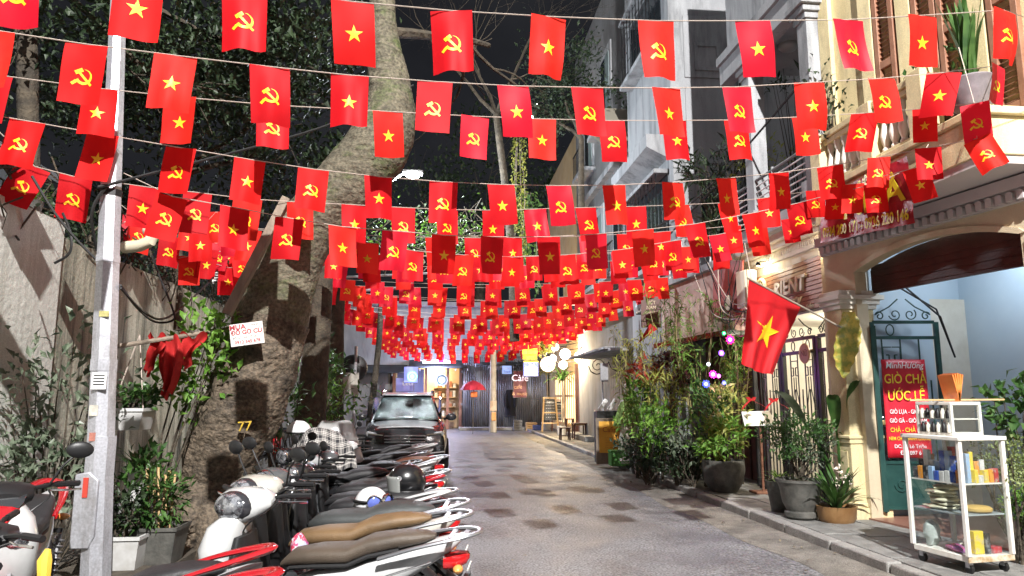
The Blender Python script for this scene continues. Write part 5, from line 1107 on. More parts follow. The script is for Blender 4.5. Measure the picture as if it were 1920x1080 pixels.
bike('pale scooter under the clear plastic cover', -.25, 10.8, 178, 'sh', SV, KS, None, 40)
bike('white motorbike with raised tail just before the car', -.1, 11.6, 186, 'sport', WH, GS, WH, 35)
bike('silver scooter in front of the car bumper', -.3, 12.5, 182, 'sh', SV, KS, None, 40, mirrors=True)
bike('small red motorbike between the trees and the car', -1.95, 15.4, 200, 'sport', RD, KS, BK, 20)
# ---- helmets
def helmet(label, c, r_, m, full=True, rz=0, goggles=False):
    t = thing('helmet', label, 'helmet', c, rz); g = MB(); rings = []
    for j in range(11):
        a = R(4 + (118 if full else 92) * j / 10); k = 20; rr_ = []
        for q in range(k):
            b = 2 * math.pi * q / k; x, y, z = math.sin(a) * math.cos(b), math.sin(a) * math.sin(b), math.cos(a); rr_.append(V((x * r_ * 1.12, y * r_ * .95, z * r_)))
        rings.append(rr_)
    zo = -rings[-1][0].z; g.loft([[p + V((0, 0, zo)) for p in q] for q in rings]); g.build('shell', m, t)
    g = MB(); g.tube([p + V((0, 0, zo)) for p in rings[-1]] + [rings[-1][0] + V((0, 0, zo))], .012, 6, cap=False); g.build('rim', black, t)
    if full:
        g = MB(); g.sheet(lambda u, v: V((math.cos((u - .5) * 2.2) * r_ * 1.17 * (1 - .10 * v), math.sin((u - .5) * 2.2) * r_ * 1.02, zo + r_ * (.35 - .95 * v))), 14, 6); g.build('visor', mat('visor', (.25, .26, .25), .1, coat=.5), t, solid=.004)
        for q in (-1, 1): g = MB(); g.lathe([(.022, 0), (.022, .012), (.005, .014)], 12, M=frame((r_ * .55, q * r_ * .86, zo + .25 * r_), (1, 0, 0), (0, 0, q))); g.build('hinge', chrome, t)
    if goggles:
        for q in (-1, 1):
            M = frame((r_ * 1.0, q * r_ * .42, zo + .25 * r_), (-.4 * q, 1, 0), (0, 0, 1)); g = MB(); g.lathe([(.055, -.02), (.06, .0), (.055, .02)], 16, M=M, cap=False); o = g.build('goggle_ring', chrome, t); g = MB(); g.lathe([(.05, 0), (.03, .014), (.004, .018)], 16, M=M); g.build('goggle_lens', mat('goggle_blue', (.12, .16, .5), .08, coat=.6), o)
        g = MB(); g.tube([V((math.cos(R(b)) * r_ * 1.13, math.sin(R(b)) * r_ * .96, zo + .25 * r_)) for b in range(-180, 181, 20)], .012, 6, cap=False); g.build('strap', black, t)
    return t
helmet('large black helmet with clear visor on a motorbike seat', (-.28, 6.45, .80), .15, mat('helmet_black', (.008, .008, .009), .28, coat=.5), True, R(190))
helmet('white helmet with blue goggles resting on a motorbike seat', (-.52, 5.85, .76), .135, mat('helmet_white', (.72, .73, .74), .25, coat=.4), False, R(-55), True)
helmet('white helmet lying over the checked shirt', (-1.75, 9.35, 1.16), .135, MC['helmet_white'], False, R(200))
helmet('dark helmet hung below the handlebar of the white scooter', (-.80, 4.42, .42), .11, mat('helmet_dark', (.015, .016, .025), .2, coat=.5), False, R(-60))
# ---- checked shirt draped over the navy scooter
def check_mat():
    m = bpy.data.materials.new('checked_cloth'); m.use_nodes = True; N = m.node_tree.nodes; L = m.node_tree.links; b = N['Principled BSDF']; b.inputs['Roughness'].default_value = .9
    at_ = N.new('ShaderNodeUVMap'); sp = N.new('ShaderNodeSeparateXYZ'); L.new(at_.outputs[0], sp.inputs[0]); outs = []
    for ax in ('X', 'Y'):
        w1 = N.new('ShaderNodeMath'); w1.operation = 'PINGPONG'; w1.inputs[1].default_value = .5; ml = N.new('ShaderNodeMath'); ml.operation = 'MULTIPLY'; ml.inputs[1].default_value = 9; L.new(sp.outputs[ax], ml.inputs[0]); L.new(ml.outputs[0], w1.inputs[0])
        r_ = N.new('ShaderNodeValToRGB'); r_.color_ramp.interpolation = 'CONSTANT'; e = r_.color_ramp.elements; e[0].position = 0; e[0].color = (.02, .02, .025, 1); e[1].position = .18; e[1].color = (.5, .48, .45, 1); e.new(.26).color = (.05, .05, .055, 1); e.new(.36).color = (.62, .6, .56, 1); e.new(.46).color = (.12, .11, .11, 1); L.new(w1.outputs[0], r_.inputs[0]); outs.append(r_.outputs[0])
    mx = N.new('ShaderNodeMix'); mx.data_type = 'RGBA'; mx.inputs['Factor'].default_value = .5; L.new(outs[0], mx.inputs['A']); L.new(outs[1], mx.inputs['B']); L.new(mx.outputs['Result'], b.inputs['Base Color']); return m
def drapecloth(name, label, cat, c, sx, sy, top, drop, m, seed, uv=False, rz=0, group=None):
    r = random.Random(seed); ph = r.uniform(0, 9); g = MB(); nu, nv = 26, 26
    def f(u, v):
        x, y = (u - .5) * 2, (v - .5) * 2; d = max(abs(x), abs(y)); q = min(1, max(0, (d - .35) / .65))
        z = top - drop * q ** 1.3 - .05 * x * x + .035 * math.sin(x * 7 + ph) * (.3 + q) + .03 * math.sin(y * 9 + ph) * (.3 + q) + .03 * mnoise.noise(V((x * 2, y * 2, ph)))
        k = 1 - .22 * q; p = V((x * sx * k, y * sy * k, z)); p.rotate(Matrix.Rotation(rz, 3, 'Z')); return V(c) + p
    g.sheet(f, nu, nv); o = g.build(name, m, None); tag(o, label, cat, group)
    uvl = o.data.uv_layers.new(name='UVMap')
    for p in o.data.polygons:
        for li in p.loop_indices: i = o.data.loops[li].vertex_index; uvl.data[li].uv = ((i % (nu + 1)) / nu, (i // (nu + 1)) / nv)
    return o
drapecloth('checked_shirt', 'black and white checked shirt draped over a parked scooter', 'shirt', (-1.45, 9.25, 0), .5, .42, 1.2, .42, check_mat(), 3, rz=.3)
drapecloth('rain_cover', 'clear crumpled plastic rain cover over a parked scooter', 'cover', (-1.5, 10.8, 0), .5, .4, 1.26, .5, mat('clear_plastic', (.55, .56, .56), .2, alpha=.5, c2=(.75, .75, .74), scale=5, coat=.4), 5, rz=.2)
# plastic bag hanging at the white scooter and a parcel in red and blue print
g = MB(); c = V((-.84, 4.66, .66)); g.ball(c, (.06, .08, .12), 16, 12); 
for i, p in enumerate(g.v): g.v[i] = c + (p - c) * (1 + .3 * mnoise.noise(p * 14))
one('carrier_bag', g, mat('printed_bag', (.72, .74, .78), .35, c2=(.55, .05, .1), scale=5, lo=.52, hi=.56, stain=((.05, .08, .4), 4, .9)), 'white carrier bag with red and blue print hung on the white scooter', 'bag')
g = MB(); g.tube([at(82, 1090, Y=3.4), at(84, 1050, Y=3.4), at(90, 1030, Y=3.4)], [.025, .03, .012], 8); one('yellow_wrap', g, mat('yellow_cloth', (.75, .5, .06), .7), 'yellow cloth strip tied on the handlebar at the lower corner', 'cloth')
# ================================================================== parked car
def rg(y, pts): return [V((x, y, z)) for x, z in pts] + [V((-x, y, z)) for x, z in reversed(pts)]
CT = thing('parked_car', 'dark wet sport utility car parked facing the viewer', 'car', (-.74, 15.7, 0), R(1.5))
carp = mat('car_paint', (.012, .013, .015), .2, coat=.9, c2=(.04, .042, .045), scale=180, detail=2, bump=.12, bscale=220); wet = mat('wet_hood_sheen', (.32, .33, .335), .28, coat=.8, c2=(.72, .74, .75), scale=150, detail=2, lo=.4, hi=.75, bump=.3, bscale=160)  # hood and roof paled over black paint to imitate wet reflections
g = MB(); S_ = []
for y, hw, zb, zt, sh in ((.0, .60, .40, .70, .5), (.03, .74, .30, .80, .6), (.12, .85, .24, .90, .7), (.4, .90, .22, .96, .78), (.9, .925, .22, 1.0, .8), (1.25, .93, .22, 1.05, .8), (3.6, .93, .22, 1.08, .8), (4.3, .9, .25, 1.1, .75), (4.52, .8, .36, 1.02, .7)):
    S_.append(rg(y, [(.0, zb), (hw * .8, zb), (hw * .97, zb + .06), (hw, (zb + zt) / 2 - .02), (hw * .985, zt - .2), (hw * .93, zt - .06), (hw * sh, zt - .005), (hw * .4, zt + .012), (0, zt + .018)]))
g.loft(S_); g.build('body', carp, CT, angle=32)
g = MB(); S_ = []
for y, zb, zt, wb, wt in ((1.2, 1.02, 1.05, .80, .76), (1.98, 1.02, 1.585, .83, .60), (2.3, 1.02, 1.66, .84, .60), (3.0, 1.02, 1.69, .84, .6), (3.9, 1.02, 1.64, .83, .58), (4.4, 1.02, 1.2, .8, .66)):
    S_.append(rg(y, [(0, zb), (wb, zb), (wb * .99, zb + .03), (wt + .03, zt - .06), (wt - .03, zt - .008), (wt * .5, zt + .012), (0, zt + .016)]))
g.loft(S_); g.build('cabin', carp, CT, angle=30)
# wet bonnet skin and windscreen; bright reflections are painted in as pale colour
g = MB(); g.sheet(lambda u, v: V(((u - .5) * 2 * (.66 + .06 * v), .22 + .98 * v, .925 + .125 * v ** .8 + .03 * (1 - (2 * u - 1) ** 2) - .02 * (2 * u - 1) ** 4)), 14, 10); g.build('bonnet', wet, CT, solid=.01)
g = MB(); g.sheet(lambda u, v: V(((u - .5) * 2 * (.745 - .165 * v), 1.205 + .76 * v - .03 * (1 - (2 * u - 1) ** 2), 1.075 + .495 * v + .012)), 16, 8); ws = g.build('windscreen', mat('wet_windscreen_sheen', (.06, .085, .085), .12, coat=.6, c2=(.30, .40, .39), scale=90, detail=3, lo=.35, hi=.75, bump=.35, bscale=140, stain=((.01, .012, .012), 1.2, .8)), CT, solid=.008)
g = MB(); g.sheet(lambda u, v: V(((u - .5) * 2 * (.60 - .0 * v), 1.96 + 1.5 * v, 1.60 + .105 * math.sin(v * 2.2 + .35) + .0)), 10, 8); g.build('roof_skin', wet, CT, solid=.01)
for q in (-1, 1):
    g = MB(); g.tube([(q * .3, 1.2, 1.09), (q * .02 + .3, 1.22, 1.1), (q * .05 + .25, 1.26, 1.12)], .008, 4); g.build('wiper', black, ws)
    g = MB(); g.prism([(.3, .72), (.44, .80), (.80, .88), (.86, .84), (.8, .74), (.55, .70)], Matrix(((q, 0, 0, 0), (0, 0, 1, .02), (0, 1, 0, 0), (0, 0, 0, 1))) @ Matrix.Translation((0, 0, 0)), .2); hl = g.build('headlight', mat('car_lamp', (.5, .52, .55), .1, metal=.5, c2=(.85, .87, .9), scale=25, coat=.8), CT, bevel=.015); hl.rotation_euler = (0, 0, R(q * 9)); hl.location = (0, -.06 + .02, .0)
    g = MB(); g.bar((q * .45, -.06, .8), (q * .78, .0, .83), .02, .02); g.build('light_bar', chrome, hl)
    g = MB(); g.tube([(q * .62, 2.0, 1.64), (q * .62, 2.2, 1.735), (q * .6, 3.5, 1.75), (q * .6, 3.9, 1.66)], .022, 8); g.build('roof_rail', chrome, CT)
    g = MB(); g.ball((q * 1.03, 1.45, 1.14), (.13, .07, .085), 14, 10); mi = g.build('wing_mirror', carp, CT); g = MB(); g.bar((q * .86, 1.45, 1.08), (q * .95, 1.45, 1.12), .04, .05); g.build('stalk', black, mi)
    g = MB(); g.prism([(.52, .44), (.78, .46), (.82, .58), (.6, .56)], Matrix(((q, 0, 0, 0), (0, 0, 1, .0), (0, 1, 0, 0), (0, 0, 0, 1))), .12); fo_ = g.build('fog_lamp_bay', black, CT, bevel=.01); fo_.location = (0, .0, 0)
    g = MB(); g.lathe([(.055, 0), (.04, .02), (.005, .024)], 16, M=frame((q * .7, -.005, .515), (1, 0, 0), (0, 0, 1))); g.build('fog_lamp', lens_m, fo_)
    g = MB(); g.bar((q * .5, -.02, .42), (q * .84, .05, .45), .02, .025); g.build('bumper_trim', chrome, CT)
    for y in (.85, 3.55):
        M = Matrix.Translation((q * .84, y, .35)) @ Matrix.Rotation(R(90), 4, 'Y'); g = MB(); g.lathe([(.23, -.1), (.32, -.11), (.35, -.08), (.35, .08), (.32, .11), (.23, .1)], 28, M=M); wo_ = g.build('wheel', tyre_m, CT); g = MB(); g.lathe([(.22, q * .1), (.2, q * .112), (.05, q * .1), (.01, q * .1)], 24, M=M); g.build('rim', rim_m, wo_)
    g = MB(); g.prism([(1.45, 1.09), (2.1, 1.56), (3.0, 1.6), (3.8, 1.5), (4.1, 1.12)], Matrix(((0, 0, 1, q * .79), (1, 0, 0, 0), (0, 1, 0, 0), (0, 0, 0, 1))) @ Matrix.Rotation(0, 4, 'X'), q * .02); g.build('side_glass', pane_d, CT, smooth=False)
gr = MB(); gr.bx(-.44, .44, -.06, .05, .62, .80); go = gr.build('grille', black, CT, bevel=.03)
for z in (.66, .72, .785): g = MB(); g.bx(-.43, .43, -.075, -.058, z - .012, z + .012); g.build('slat', chrome, go, bevel=.004)
g = MB(); g.bx(-.1, -.07, -.1, -.075, .65, .79); g.bx(.07, .1, -.1, -.075, .65, .79); g.bx(-.07, .07, -.1, -.075, .70, .735); g.build('emblem', chrome, go, bevel=.004)
g = MB(); g.bx(-.5, .5, -.01, .08, .30, .40); g.build('lower_intake', black, CT, bevel=.02)
g = MB(); g.bx(-.26, .26, -.03, -.015, .47, .58); pl2 = g.build('number_plate', plate_m, CT, bevel=.005)
g = MB(); g.box((.05, 1.62, 1.42), (.18, .03, .07)); g.build('rear_view_mirror', black, CT, bevel=.01)
for q in (-1, 1): g = MB(); g.ball((q * .36, 2.6, 1.2), (.22, .1, .35), 12, 8); g.build('seat_back', black, CT)
# ================================================================== ironwork
def spiral(c, r0, r1, a0, turns, n=18): return [(c[0] + (r0 + (r1 - r0) * k / n) * math.cos(a0 + turns * 2 * math.pi * k / n), c[1] + (r0 + (r1 - r0) * k / n) * math.sin(a0 + turns * 2 * math.pi * k / n)) for k in range(n + 1)]
def ironpanel(t, O, X, W, z0, z1, m, pitch=.11, solid=0, keyz=None, top=True, fr=.05):
    O, X = V(O), V(X).normalized(); q = lambda x, z: O + X * x + V((0, 0, z))
    g = MB()
    for a, b in (((0, z0), (0, z1)), ((W, z0), (W, z1))): g.bar(q(*a), q(*b), fr, fr, X)
    g.build('stile', m, t, smooth=False); g = MB()
    zr = [z0, z1, z1 - .2] + ([z0 + solid] if solid else [])
    for z in zr: g.bar(q(fr / 2, z), q(W - fr / 2, z), fr * .8, fr * .8)
    g.build('rail', m, t, smooth=False)
    zb = z0 + solid; zt = z1 - .2; n = max(3, int(W / pitch)); keyz = keyz or zt - .42
    for k in range(1, n):
        x = W * k / n; g = MB()
        if k % 2: g.bar(q(x, zb), q(x, zt), .014, .014)
        else: g.bar(q(x, zb), q(x, keyz - .12), .014, .014)
        g.build('bar', m, t, smooth=False)
    for k in range(2, n - 1, 4):
        x = W * k / n; s_ = W / n
        for sg in (-1, 1):
            g = MB(); P = [(x + sg * s_ * .05, zt - .12), (x + sg * s_ * .95, zt - .12), (x + sg * s_ * .95, zt - .34), (x + sg * s_ * .3, zt - .34), (x + sg * s_ * .3, zt - .22), (x + sg * s_ * .6, zt - .22)]
            for a, b in zip(P, P[1:]): g.bar(q(*a), q(*b), .014, .014)
            g.build('key_scroll', m, t, smooth=False)
        g = MB(); P = [(x - s_ * .9, zb), (x - s_ * .9, zt - .75), (x - s_ * .3, zt - .55), (x - s_ * .3, zt - .36)]; g.tube([q(*p) for p in P], .008, 5); P = [(2 * x - a, b) for a, b in P]; g.tube([q(*p) for p in P], .008, 5); g.build('curved_bar', m, t)
        g = MB(); g.tube([q(x + .05 * math.cos(R(a)), z1 - .1 + .07 * math.sin(R(a))) for a in range(0, 361, 24)], .008, 5, cap=False); g.build('ring', m, t)
    if solid:
        g = MB(); a, b = q(fr / 2, z0 + fr / 2), q(W - fr / 2, z0 + solid - fr / 2); g.bar(q(W / 2, z0 + .02), q(W / 2, z0 + solid - .02), W - fr, .012, V((0, 0, 1)).cross(X)); g.build('solid_panel', m, t, smooth=False)
        for sg in (-1, 1): g = MB(); nrm = V((0, 0, 1)).cross(X) * -.014; g.tube([q(*p) + nrm * -1 * (1 if nrm.y > 0 else -1) for p in spiral((W / 2 + sg * W * .22, z0 + solid / 2), .02, .09, 0, sg * 1.5)], .008, 5); g.build('scroll', m, t)
    if top:
        for sg in (-1, 1):
            g = MB(); g.tube([q(*p) for p in spiral((W * .5 + sg * W * .36, z1 + .08), .015, .06, R(90), sg * -1.2)] + [q(W * .5 + sg * W * .2, z1 + .2), q(W * .5 + sg * .05, z1 + .3)], .009, 5); g.build('scroll', m, t)
            g = MB(); g.tube([q(*p) for p in spiral((W * .5 + sg * W * .12, z1 + .1), .02, .08, R(-60), sg * 1.3)], .008, 5); g.build('scroll', m, t)
gt_ = thing('gate_leaf', 'dark green iron gate leaf swung open inside the arch', 'gate', (5.50, 8.74, .1), world=True)
GX = V((.992, -.12, 0)); ironpanel(gt_, (5.50, 8.74, 0), GX, .82, .24, 2.55, iron_g, .105, .55)
g = MB(); p = V((5.54, 8.69, 1.28)); g.box(p, (.05, .03, .06)); pk = g.build('padlock', mat('brass', (.6, .45, .2), .35, metal=.8), gt_, bevel=.008); g = MB(); g.tube([p + V((-.018, 0, .03)), p + V((-.018, 0, .06)), p + V((0, 0, .075)), p + V((.018, 0, .06)), p + V((.018, 0, .03))], .006, 6); g.build('shackle', chrome, pk)
gt2 = thing('gate_leaf', 'narrow folded dark green gate leaf hard against the cream pier', 'gate', (5.49, 8.7, .1), world=True)
ironpanel(gt2, (5.49, 8.70, 0), V((.3, .9, 0)), .22, .2, 2.5, iron_g, .09, 0, top=False, fr=.06)
# ---- red vinyl price sign tied on the gate
c = V((5.50, 8.74, 0)) + GX * .33 + V((0, -.06, 0)); t = thing('vinyl_sign', 'red hanging food price sign with yellow and white lettering', 'sign', (c.x, c.y, .9), world=True)
M = frame((c.x, c.y, 1.46), GX, (-.03, 0, 1)); g = MB(); g.sheet(lambda u, v: M @ V(((u - .5) * .55, (v - .5) * 1.22, .012 * math.sin(u * 5) * math.sin(v * 7))), 8, 14); g.build('sheet', redp, t, solid=.003)
for s_, y, z, m_, k_ in (('MinhHương', .53, .105, whitep, .92), ('GIÒ CHẢ', .36, .165, yellp, .76), ('ƯỚC LỄ', .15, .165, yellp, .8), ('GIÒ LỤA - GIÒ BÒ', -.045, .074, whitep, .72), ('GIÒ GÀ - GIÒ NẤM', -.155, .074, whitep, .72), ('CHẢ - CHẢ CỐM', -.27, .078, yellp, .78), ('NEM CHUA BÁNH CHƯNG', -.375, .062, yellp, .68), ('DC: 24 Lò Triệu', -.47, .064, whitep, .9), ('ĐT: 097 6', -.55, .07, whitep, .9)):
    text(s_, z, m_, t, M @ Matrix.Translation((0, y, .022)), sx=k_, bold=z * .007, shear=.2 if s_.startswith('Minh') else 0, ext=.001)
# ---- spa fence
sf = thing('iron_fence', 'black iron fence with key scrolls before the lit spa forecourt', 'fence', h2w(2.55, .05, .1), world=True)
u = 2.72
for W in (.62, .95, .95):
    ironpanel(sf, h2w(u, .05, .0), h2w(1, 0, 0) - h2w(0, 0, 0), W, .15, 2.45, iron, .1, 0, top=True, fr=.06); u += W + .08
pq = thing('round_plaque', 'round carved wooden plaque hung on the black iron fence', 'plaque', h2w(3.75, .1, 2.2), world=True); c = h2w(3.62, .1, 2.22); M = frame(c, h2w(0, 0, 0) - h2w(1, 0, 0), (0, 0, 1))
g = MB(); g.lathe([(.14, 0), (.15, .012), (.14, .025), (.0, .025)], 24, M=M); g.build('disc', wood_y, pq); g = MB(); g.tube([c + V((-.03, 0, .13)), c + V((0, 0, .34))], .004, 4); g.build('cord', black, pq); text('Nữ', .13, wood_b, pq, M @ Matrix.Translation((0, 0, .028)))
# ---- slatted spa sign
sg = thing('slatted_sign', 'brown slatted timber spa sign with raised cream lettering', 'sign', h2w(4.0, .05, 3.0), world=True)
UX = h2w(0, 0, 0) - h2w(1, 0, 0); SM = frame(h2w(4.16, .06, 3.2), UX, (0, 0, 1)) @ Matrix.Diagonal((1.2, 1.05, 1, 1)); tilt = Matrix.Rotation(R(-4), 4, 'X'); SM = SM @ tilt
for k in range(11):
    g = MB(); y = -.32 + .064 * k; g.prism([(-.93, y - .028), (.93, y - .028), (.93, y + .028), (-.93, y + .028)], SM @ Matrix.Translation((0, 0, .02)), .018); g.build('slat', wood_s, sg, bevel=.004)
g = MB(); g.prism([(-.94, -.36), (.94, -.36), (.94, .36), (-.94, .36)], SM, .018); g.build('backing', wood_d, sg, smooth=False)
for x in (-.95, .95): g = MB(); g.prism([(x - .02, -.37), (x + .02, -.37), (x + .02, .37), (x - .02, .37)], SM, .05); g.build('edge_strip', wood_y, sg, smooth=False)
let = mat('cream_letter', (.72, .64, .48), .5)
text('RIENT', .3, let, sg, SM @ Matrix.Translation((.19, .03, .06)), ext=.022, sx=.95, bold=.008); text('Jaunty', .2, let, sg, SM @ Matrix.Translation((.2, -.18, .05)), ext=.014, shear=.35); text('Trầm', .075, let, sg, SM @ Matrix.Translation((.66, -.31, .045)), ext=.004)
g = MB(); P = [SM @ V((-.6 + .17 * math.cos(R(a)), -.02 + .30 * math.sin(R(a)), .062)) for a in range(0, 361, 12)]; g.tube(P, .03, 8, cap=False); g.tube([SM @ V((-.6 + .06 * math.cos(R(a)) - .02, .02 + .24 * math.sin(R(a)), .065)) for a in range(80, -120, -15)], .014, 6); g.build('letter_ring', let, sg)
for uu, yy, zz, w_, lb_ in ((4.75, .2, 3.72, 18, 'small warm spotlight over the slatted sign'), (2.9, .22, 3.7, 24, 'small warm spotlight on the cream wall by the arch')):
    p = h2w(uu, yy, zz); t = thing('wall_spotlight', lb_, 'lamp', p, world=True); g = MB(); g.tube([h2w(uu, .0, zz + .06), h2w(uu, yy - .03, zz + .06), p + V((0, 0, .02))], .008); g.build('arm', iron, t); g = MB(); g.lathe([(.02, .05), (.035, .03), (.04, -.01)], 12, c=p, cap=False); g.build('shade', iron, t); g = MB(); g.ball(p, .02); g.build('bulb', glow('warm_bulb', (1, .8, .45), 12), t); lamp('spot_glow', p + V((0, 0, -.03)), w_, (1, .83, .5), .03, t)
for uu, yy, zz, w_, cc, lb_ in ((3.9, -.9, 2.78, 130, (1, .9, .7), 'round ceiling light in the spa forecourt'), (1.2, -1.0, 3.46, 34, (.82, .91, 1), 'round ceiling light inside the arched lobby')):
    p = (h2w if uu > 2 else h1w)(uu, yy, zz); t = thing('ceiling_light', lb_, 'lamp', p, world=True); g = MB(); g.lathe([(.14, .04), (.14, .0), (.1, -.03), (.01, -.04)], 18, c=p); g.build('shade', glow('ceil_%d' % w_, cc, 5), t); lamp('ceiling_glow', p + V((0, 0, -.12)), w_, cc, .12, t)
# ================================================================== big flag on a slanting staff
A0, A1 = at(1592, 622, Y=8.66), at(1403, 522, Y=8.0)
fl = thing('large_flag', 'large red flag with yellow star on a slanting staff', 'flag', A0, world=True)
g = MB(); g.tube([A0, A1 + (A1 - A0) * .01], .013, 8); g.build('staff', mat('staff_wood', (.35, .3, .24), .5), fl)
s0, s1 = A0.lerp(A1, .50), A0.lerp(A1, .995); dn = V((0, 0, -1)); e0, e1 = at(1447, 702, Y=8.3), at(1394, 682, Y=8.05)
def bf(u, v):
    p = s1.lerp(s0, u); q = e1.lerp(e0, u); w_ = p.lerp(q, v); fold = .035 * math.sin(u * 11 + v * 2) * v ** .7 + .02 * math.sin(u * 23 + 1 + v * 4) * v
    return w_ + V((.02 * math.sin(v * 5 + u * 3) * v, fold, -.03 * math.sin(u * math.pi) * v))
g = MB(); g.sheet(bf, 30, 30); g.build('cloth', mat('big_flag_red', (.66, .012, .018), .7, c2=(.58, .01, .016), scale=3, sub=.25), fl)
g = MB()
for poly in star_strips(1.0):
    vs = []
    for x, y in poly: 
        uu, vv = .50 + x * .29 + y * .05, .50 - y * .225; p = bf(uu, vv); n_ = (bf(uu + .01, vv) - bf(uu - .01, vv)).cross(bf(uu, vv + .01) - bf(uu, vv - .01)).normalized(); vs.append(p + n_ * (.006 if n_.y < 0 else -.006))
    g.add(vs, [tuple(range(len(vs)))])
g.build('star', emb_m, fl)
# ================================================================== red banner hung from the balcony
bn = thing('balcony_banner', 'crumpled dark red banner with big yellow letters hung from the balcony', 'banner', bw(1.5, .1, 3.5), world=True)
c0, c1, c2, c3 = at(1540, 372, X=4.84), at(1700, 292, X=4.88), at(1716, 418, X=4.90), at(1538, 456, X=4.86)
def bnf(u, v): p = c0.lerp(c1, u).lerp(c3.lerp(c2, u), v); return p + V((-.02 * mnoise.noise(V((u * 7, v * 4, 1))) - .012 * mnoise.noise(V((u * 22, v * 10, 3))), 0, .01 * mnoise.noise(V((u * 9, v * 9, 5)))))
g = MB(); g.sheet(bnf, 40, 16); g.build('sheet', mat('banner_maroon', (.28, .012, .025), .45, c2=(.36, .02, .035), scale=4, bump=.3, bscale=20), bn)
def btxt(s_, size, u, v, m_, sx=1): p = bnf(u, v); M = frame(p + V((-.03, -.01, 0)), bnf(u + .05, v) - bnf(u - .05, v), bnf(u, v - .05) - bnf(u, v + .05)); text(s_, size, m_, bn, M, sx=sx, bold=size * .02)
btxt('NHÀ', .38, .62, .46, mat('banner_yellow', (.62, .55, .03), .4), 1.35); btxt('CHO THUÊ', .13, .4, .14, MC['banner_yellow'], 1.2); btxt('0934 200 171 - 0936 220 146', .17, .52, .84, MC['banner_yellow'], .8)
# ================================================================== balcony and terrace plants
bp_ = at(1823, 188, X=5.1); c = (bp_.x, bp_.y, 4.3)
plantpot('big grey pot with long strap leaves on the yellow balcony corner', c, [(.1, 0), (.17, .08), (.2, .24), (.23, .33), (.21, .35)], mat('balcony_pot', (.17, .15, .16), .6, c2=(.26, .23, .25), scale=6), blades=(34, leaf_md, .95, .085, .82, .9), seed=81)
for k, (u_, s_) in enumerate(((1.5, 1), (2.3, .8), (.75, .7))):
    p = bw(u_, -.42, 4.3); plantpot(('wide dark bowl pot with sparse twigs beside the balustrade', 'smaller dark bowl pot at the far balcony end', 'low dark bowl pot below the big strap leaf pot')[k], (p.x, p.y, 4.3), [(.1 * s_, 0), (.2 * s_, .1), (.26 * s_, .24 * s_)], ceram, leaves=((0, 0, .6), (.35, .3, .4), 60, leaf_md, .1, .045, 8), seed=83 + k)
c = bw(2.75, -.2, 4.5); shrub('wiry thin leaved climber between the portico column and shutters', (c.x, c.y, 5.3), (.45, .4, .75), 130, leaf_dk, .1, .05, 88, base=(c.x, c.y, 4.3), clump=14, stems=22)
for k, (px, py, X, rx, n, m_, lb_) in enumerate(((1360, 340, 5.15, .7, 260, leaf_dk, 'dark strap leaved plant on the annexe terrace'), (1420, 300, 5.6, .55, 160, leaf_yl, 'pale sparse sapling on the annexe terrace'), (1330, 320, 5.2, .5, 200, leaf_dk, 'spiky dark plant at the near terrace edge'), (1490, 150, 6.3, .6, 160, leaf_dk, 'dark flowering bush on the portico balcony'))):
    c = at(px, py, X=X); shrub(lb_, c, (rx, rx, rx * .8), n, m_, .22 if m_ is leaf_dk else .12, .045, 90 + k, base=(c.x, c.y, 4.1), clump=14)
p = at(1350, 385, X=5.0); t = thing('strap_plant', 'fountain of dark strap leaves over the terrace rail', 'plant', (p.x, p.y, 4.1), world=True); g = MB(); r = random.Random(6)
for k in range(60): a = r.uniform(0, 6.28); g.blade(V((p.x, p.y, 4.5)) + rv(r, .25), (math.cos(a), math.sin(a), 0), r.uniform(.3, .8), r.uniform(.5, .9), .05, 1.3)
g.build('foliage', leaf_dk, t)
# ================================================================== pots along the spa front
def gz(px, py): p = at(px, py, Z=.1); return p
p = gz(1503, 972); plantpot('large grey ribbed urn with round clipped shrub before the fence', (p.x, p.y, .1), [(.16, 0), (.2, .03), (.2, .08), (.17, .1), (.22, .2), (.25, .38), (.27, .43), (.29, .45), (.29, .48)], ceram, leaves=[((.02, .0, .98), (.42, .36, .3), 1100, leaf_md, .07, .032, 34), ((.22, 0, .85), (.28, .25, .28), 380, leaf_gy, .065, .03, 16)], seed=101)
p = gz(1470, 962); plantpot('tall dark fluted planter with low fern beside the ribbed urn', (p.x, p.y + .1, .1), [(.11, 0), (.14, .2), (.17, .36), (.18, .4)], ceram, blades=(30, leaf_br, .3, .03, .5, 1.5), seed=102)
p = gz(1570, 978); plantpot('brown glazed bowl of dark strap leaves with white blossom', (p.x, p.y, .1), [(.19, 0), (.22, .05), (.23, .16), (.24, .19)], terr, blades=(46, leaf_md, .6, .055, .6, 1.2), leaves=((.08, -.05, .55), (.08, .08, .14), 50, mat('blossom', (.75, .65, .55), .6), .05, .035, 5), seed=103)
p = gz(1607, 970); plantpot('small white pot with a single dark leaf sprig by the pier', (p.x, p.y, .1), [(.09, 0), (.13, .06), (.14, .16), (.15, .2)], whitepot, blades=(9, leaf_dk, .4, .03, .6, 1.6), seed=104)
p = gz(1358, 922); plantpot('round grey pot with green bush behind the menu stand', (p.x, p.y, .1), [(.2, 0), (.3, .15), (.34, .35), (.33, .5)], ceram, leaves=[((0, 0, .8), (.4, .35, .35), 420, leaf_br, .13, .06, 20), ((.1, .1, 1.2), (.3, .3, .4), 220, leaf_yl, .16, .05, 12)], seed=105)
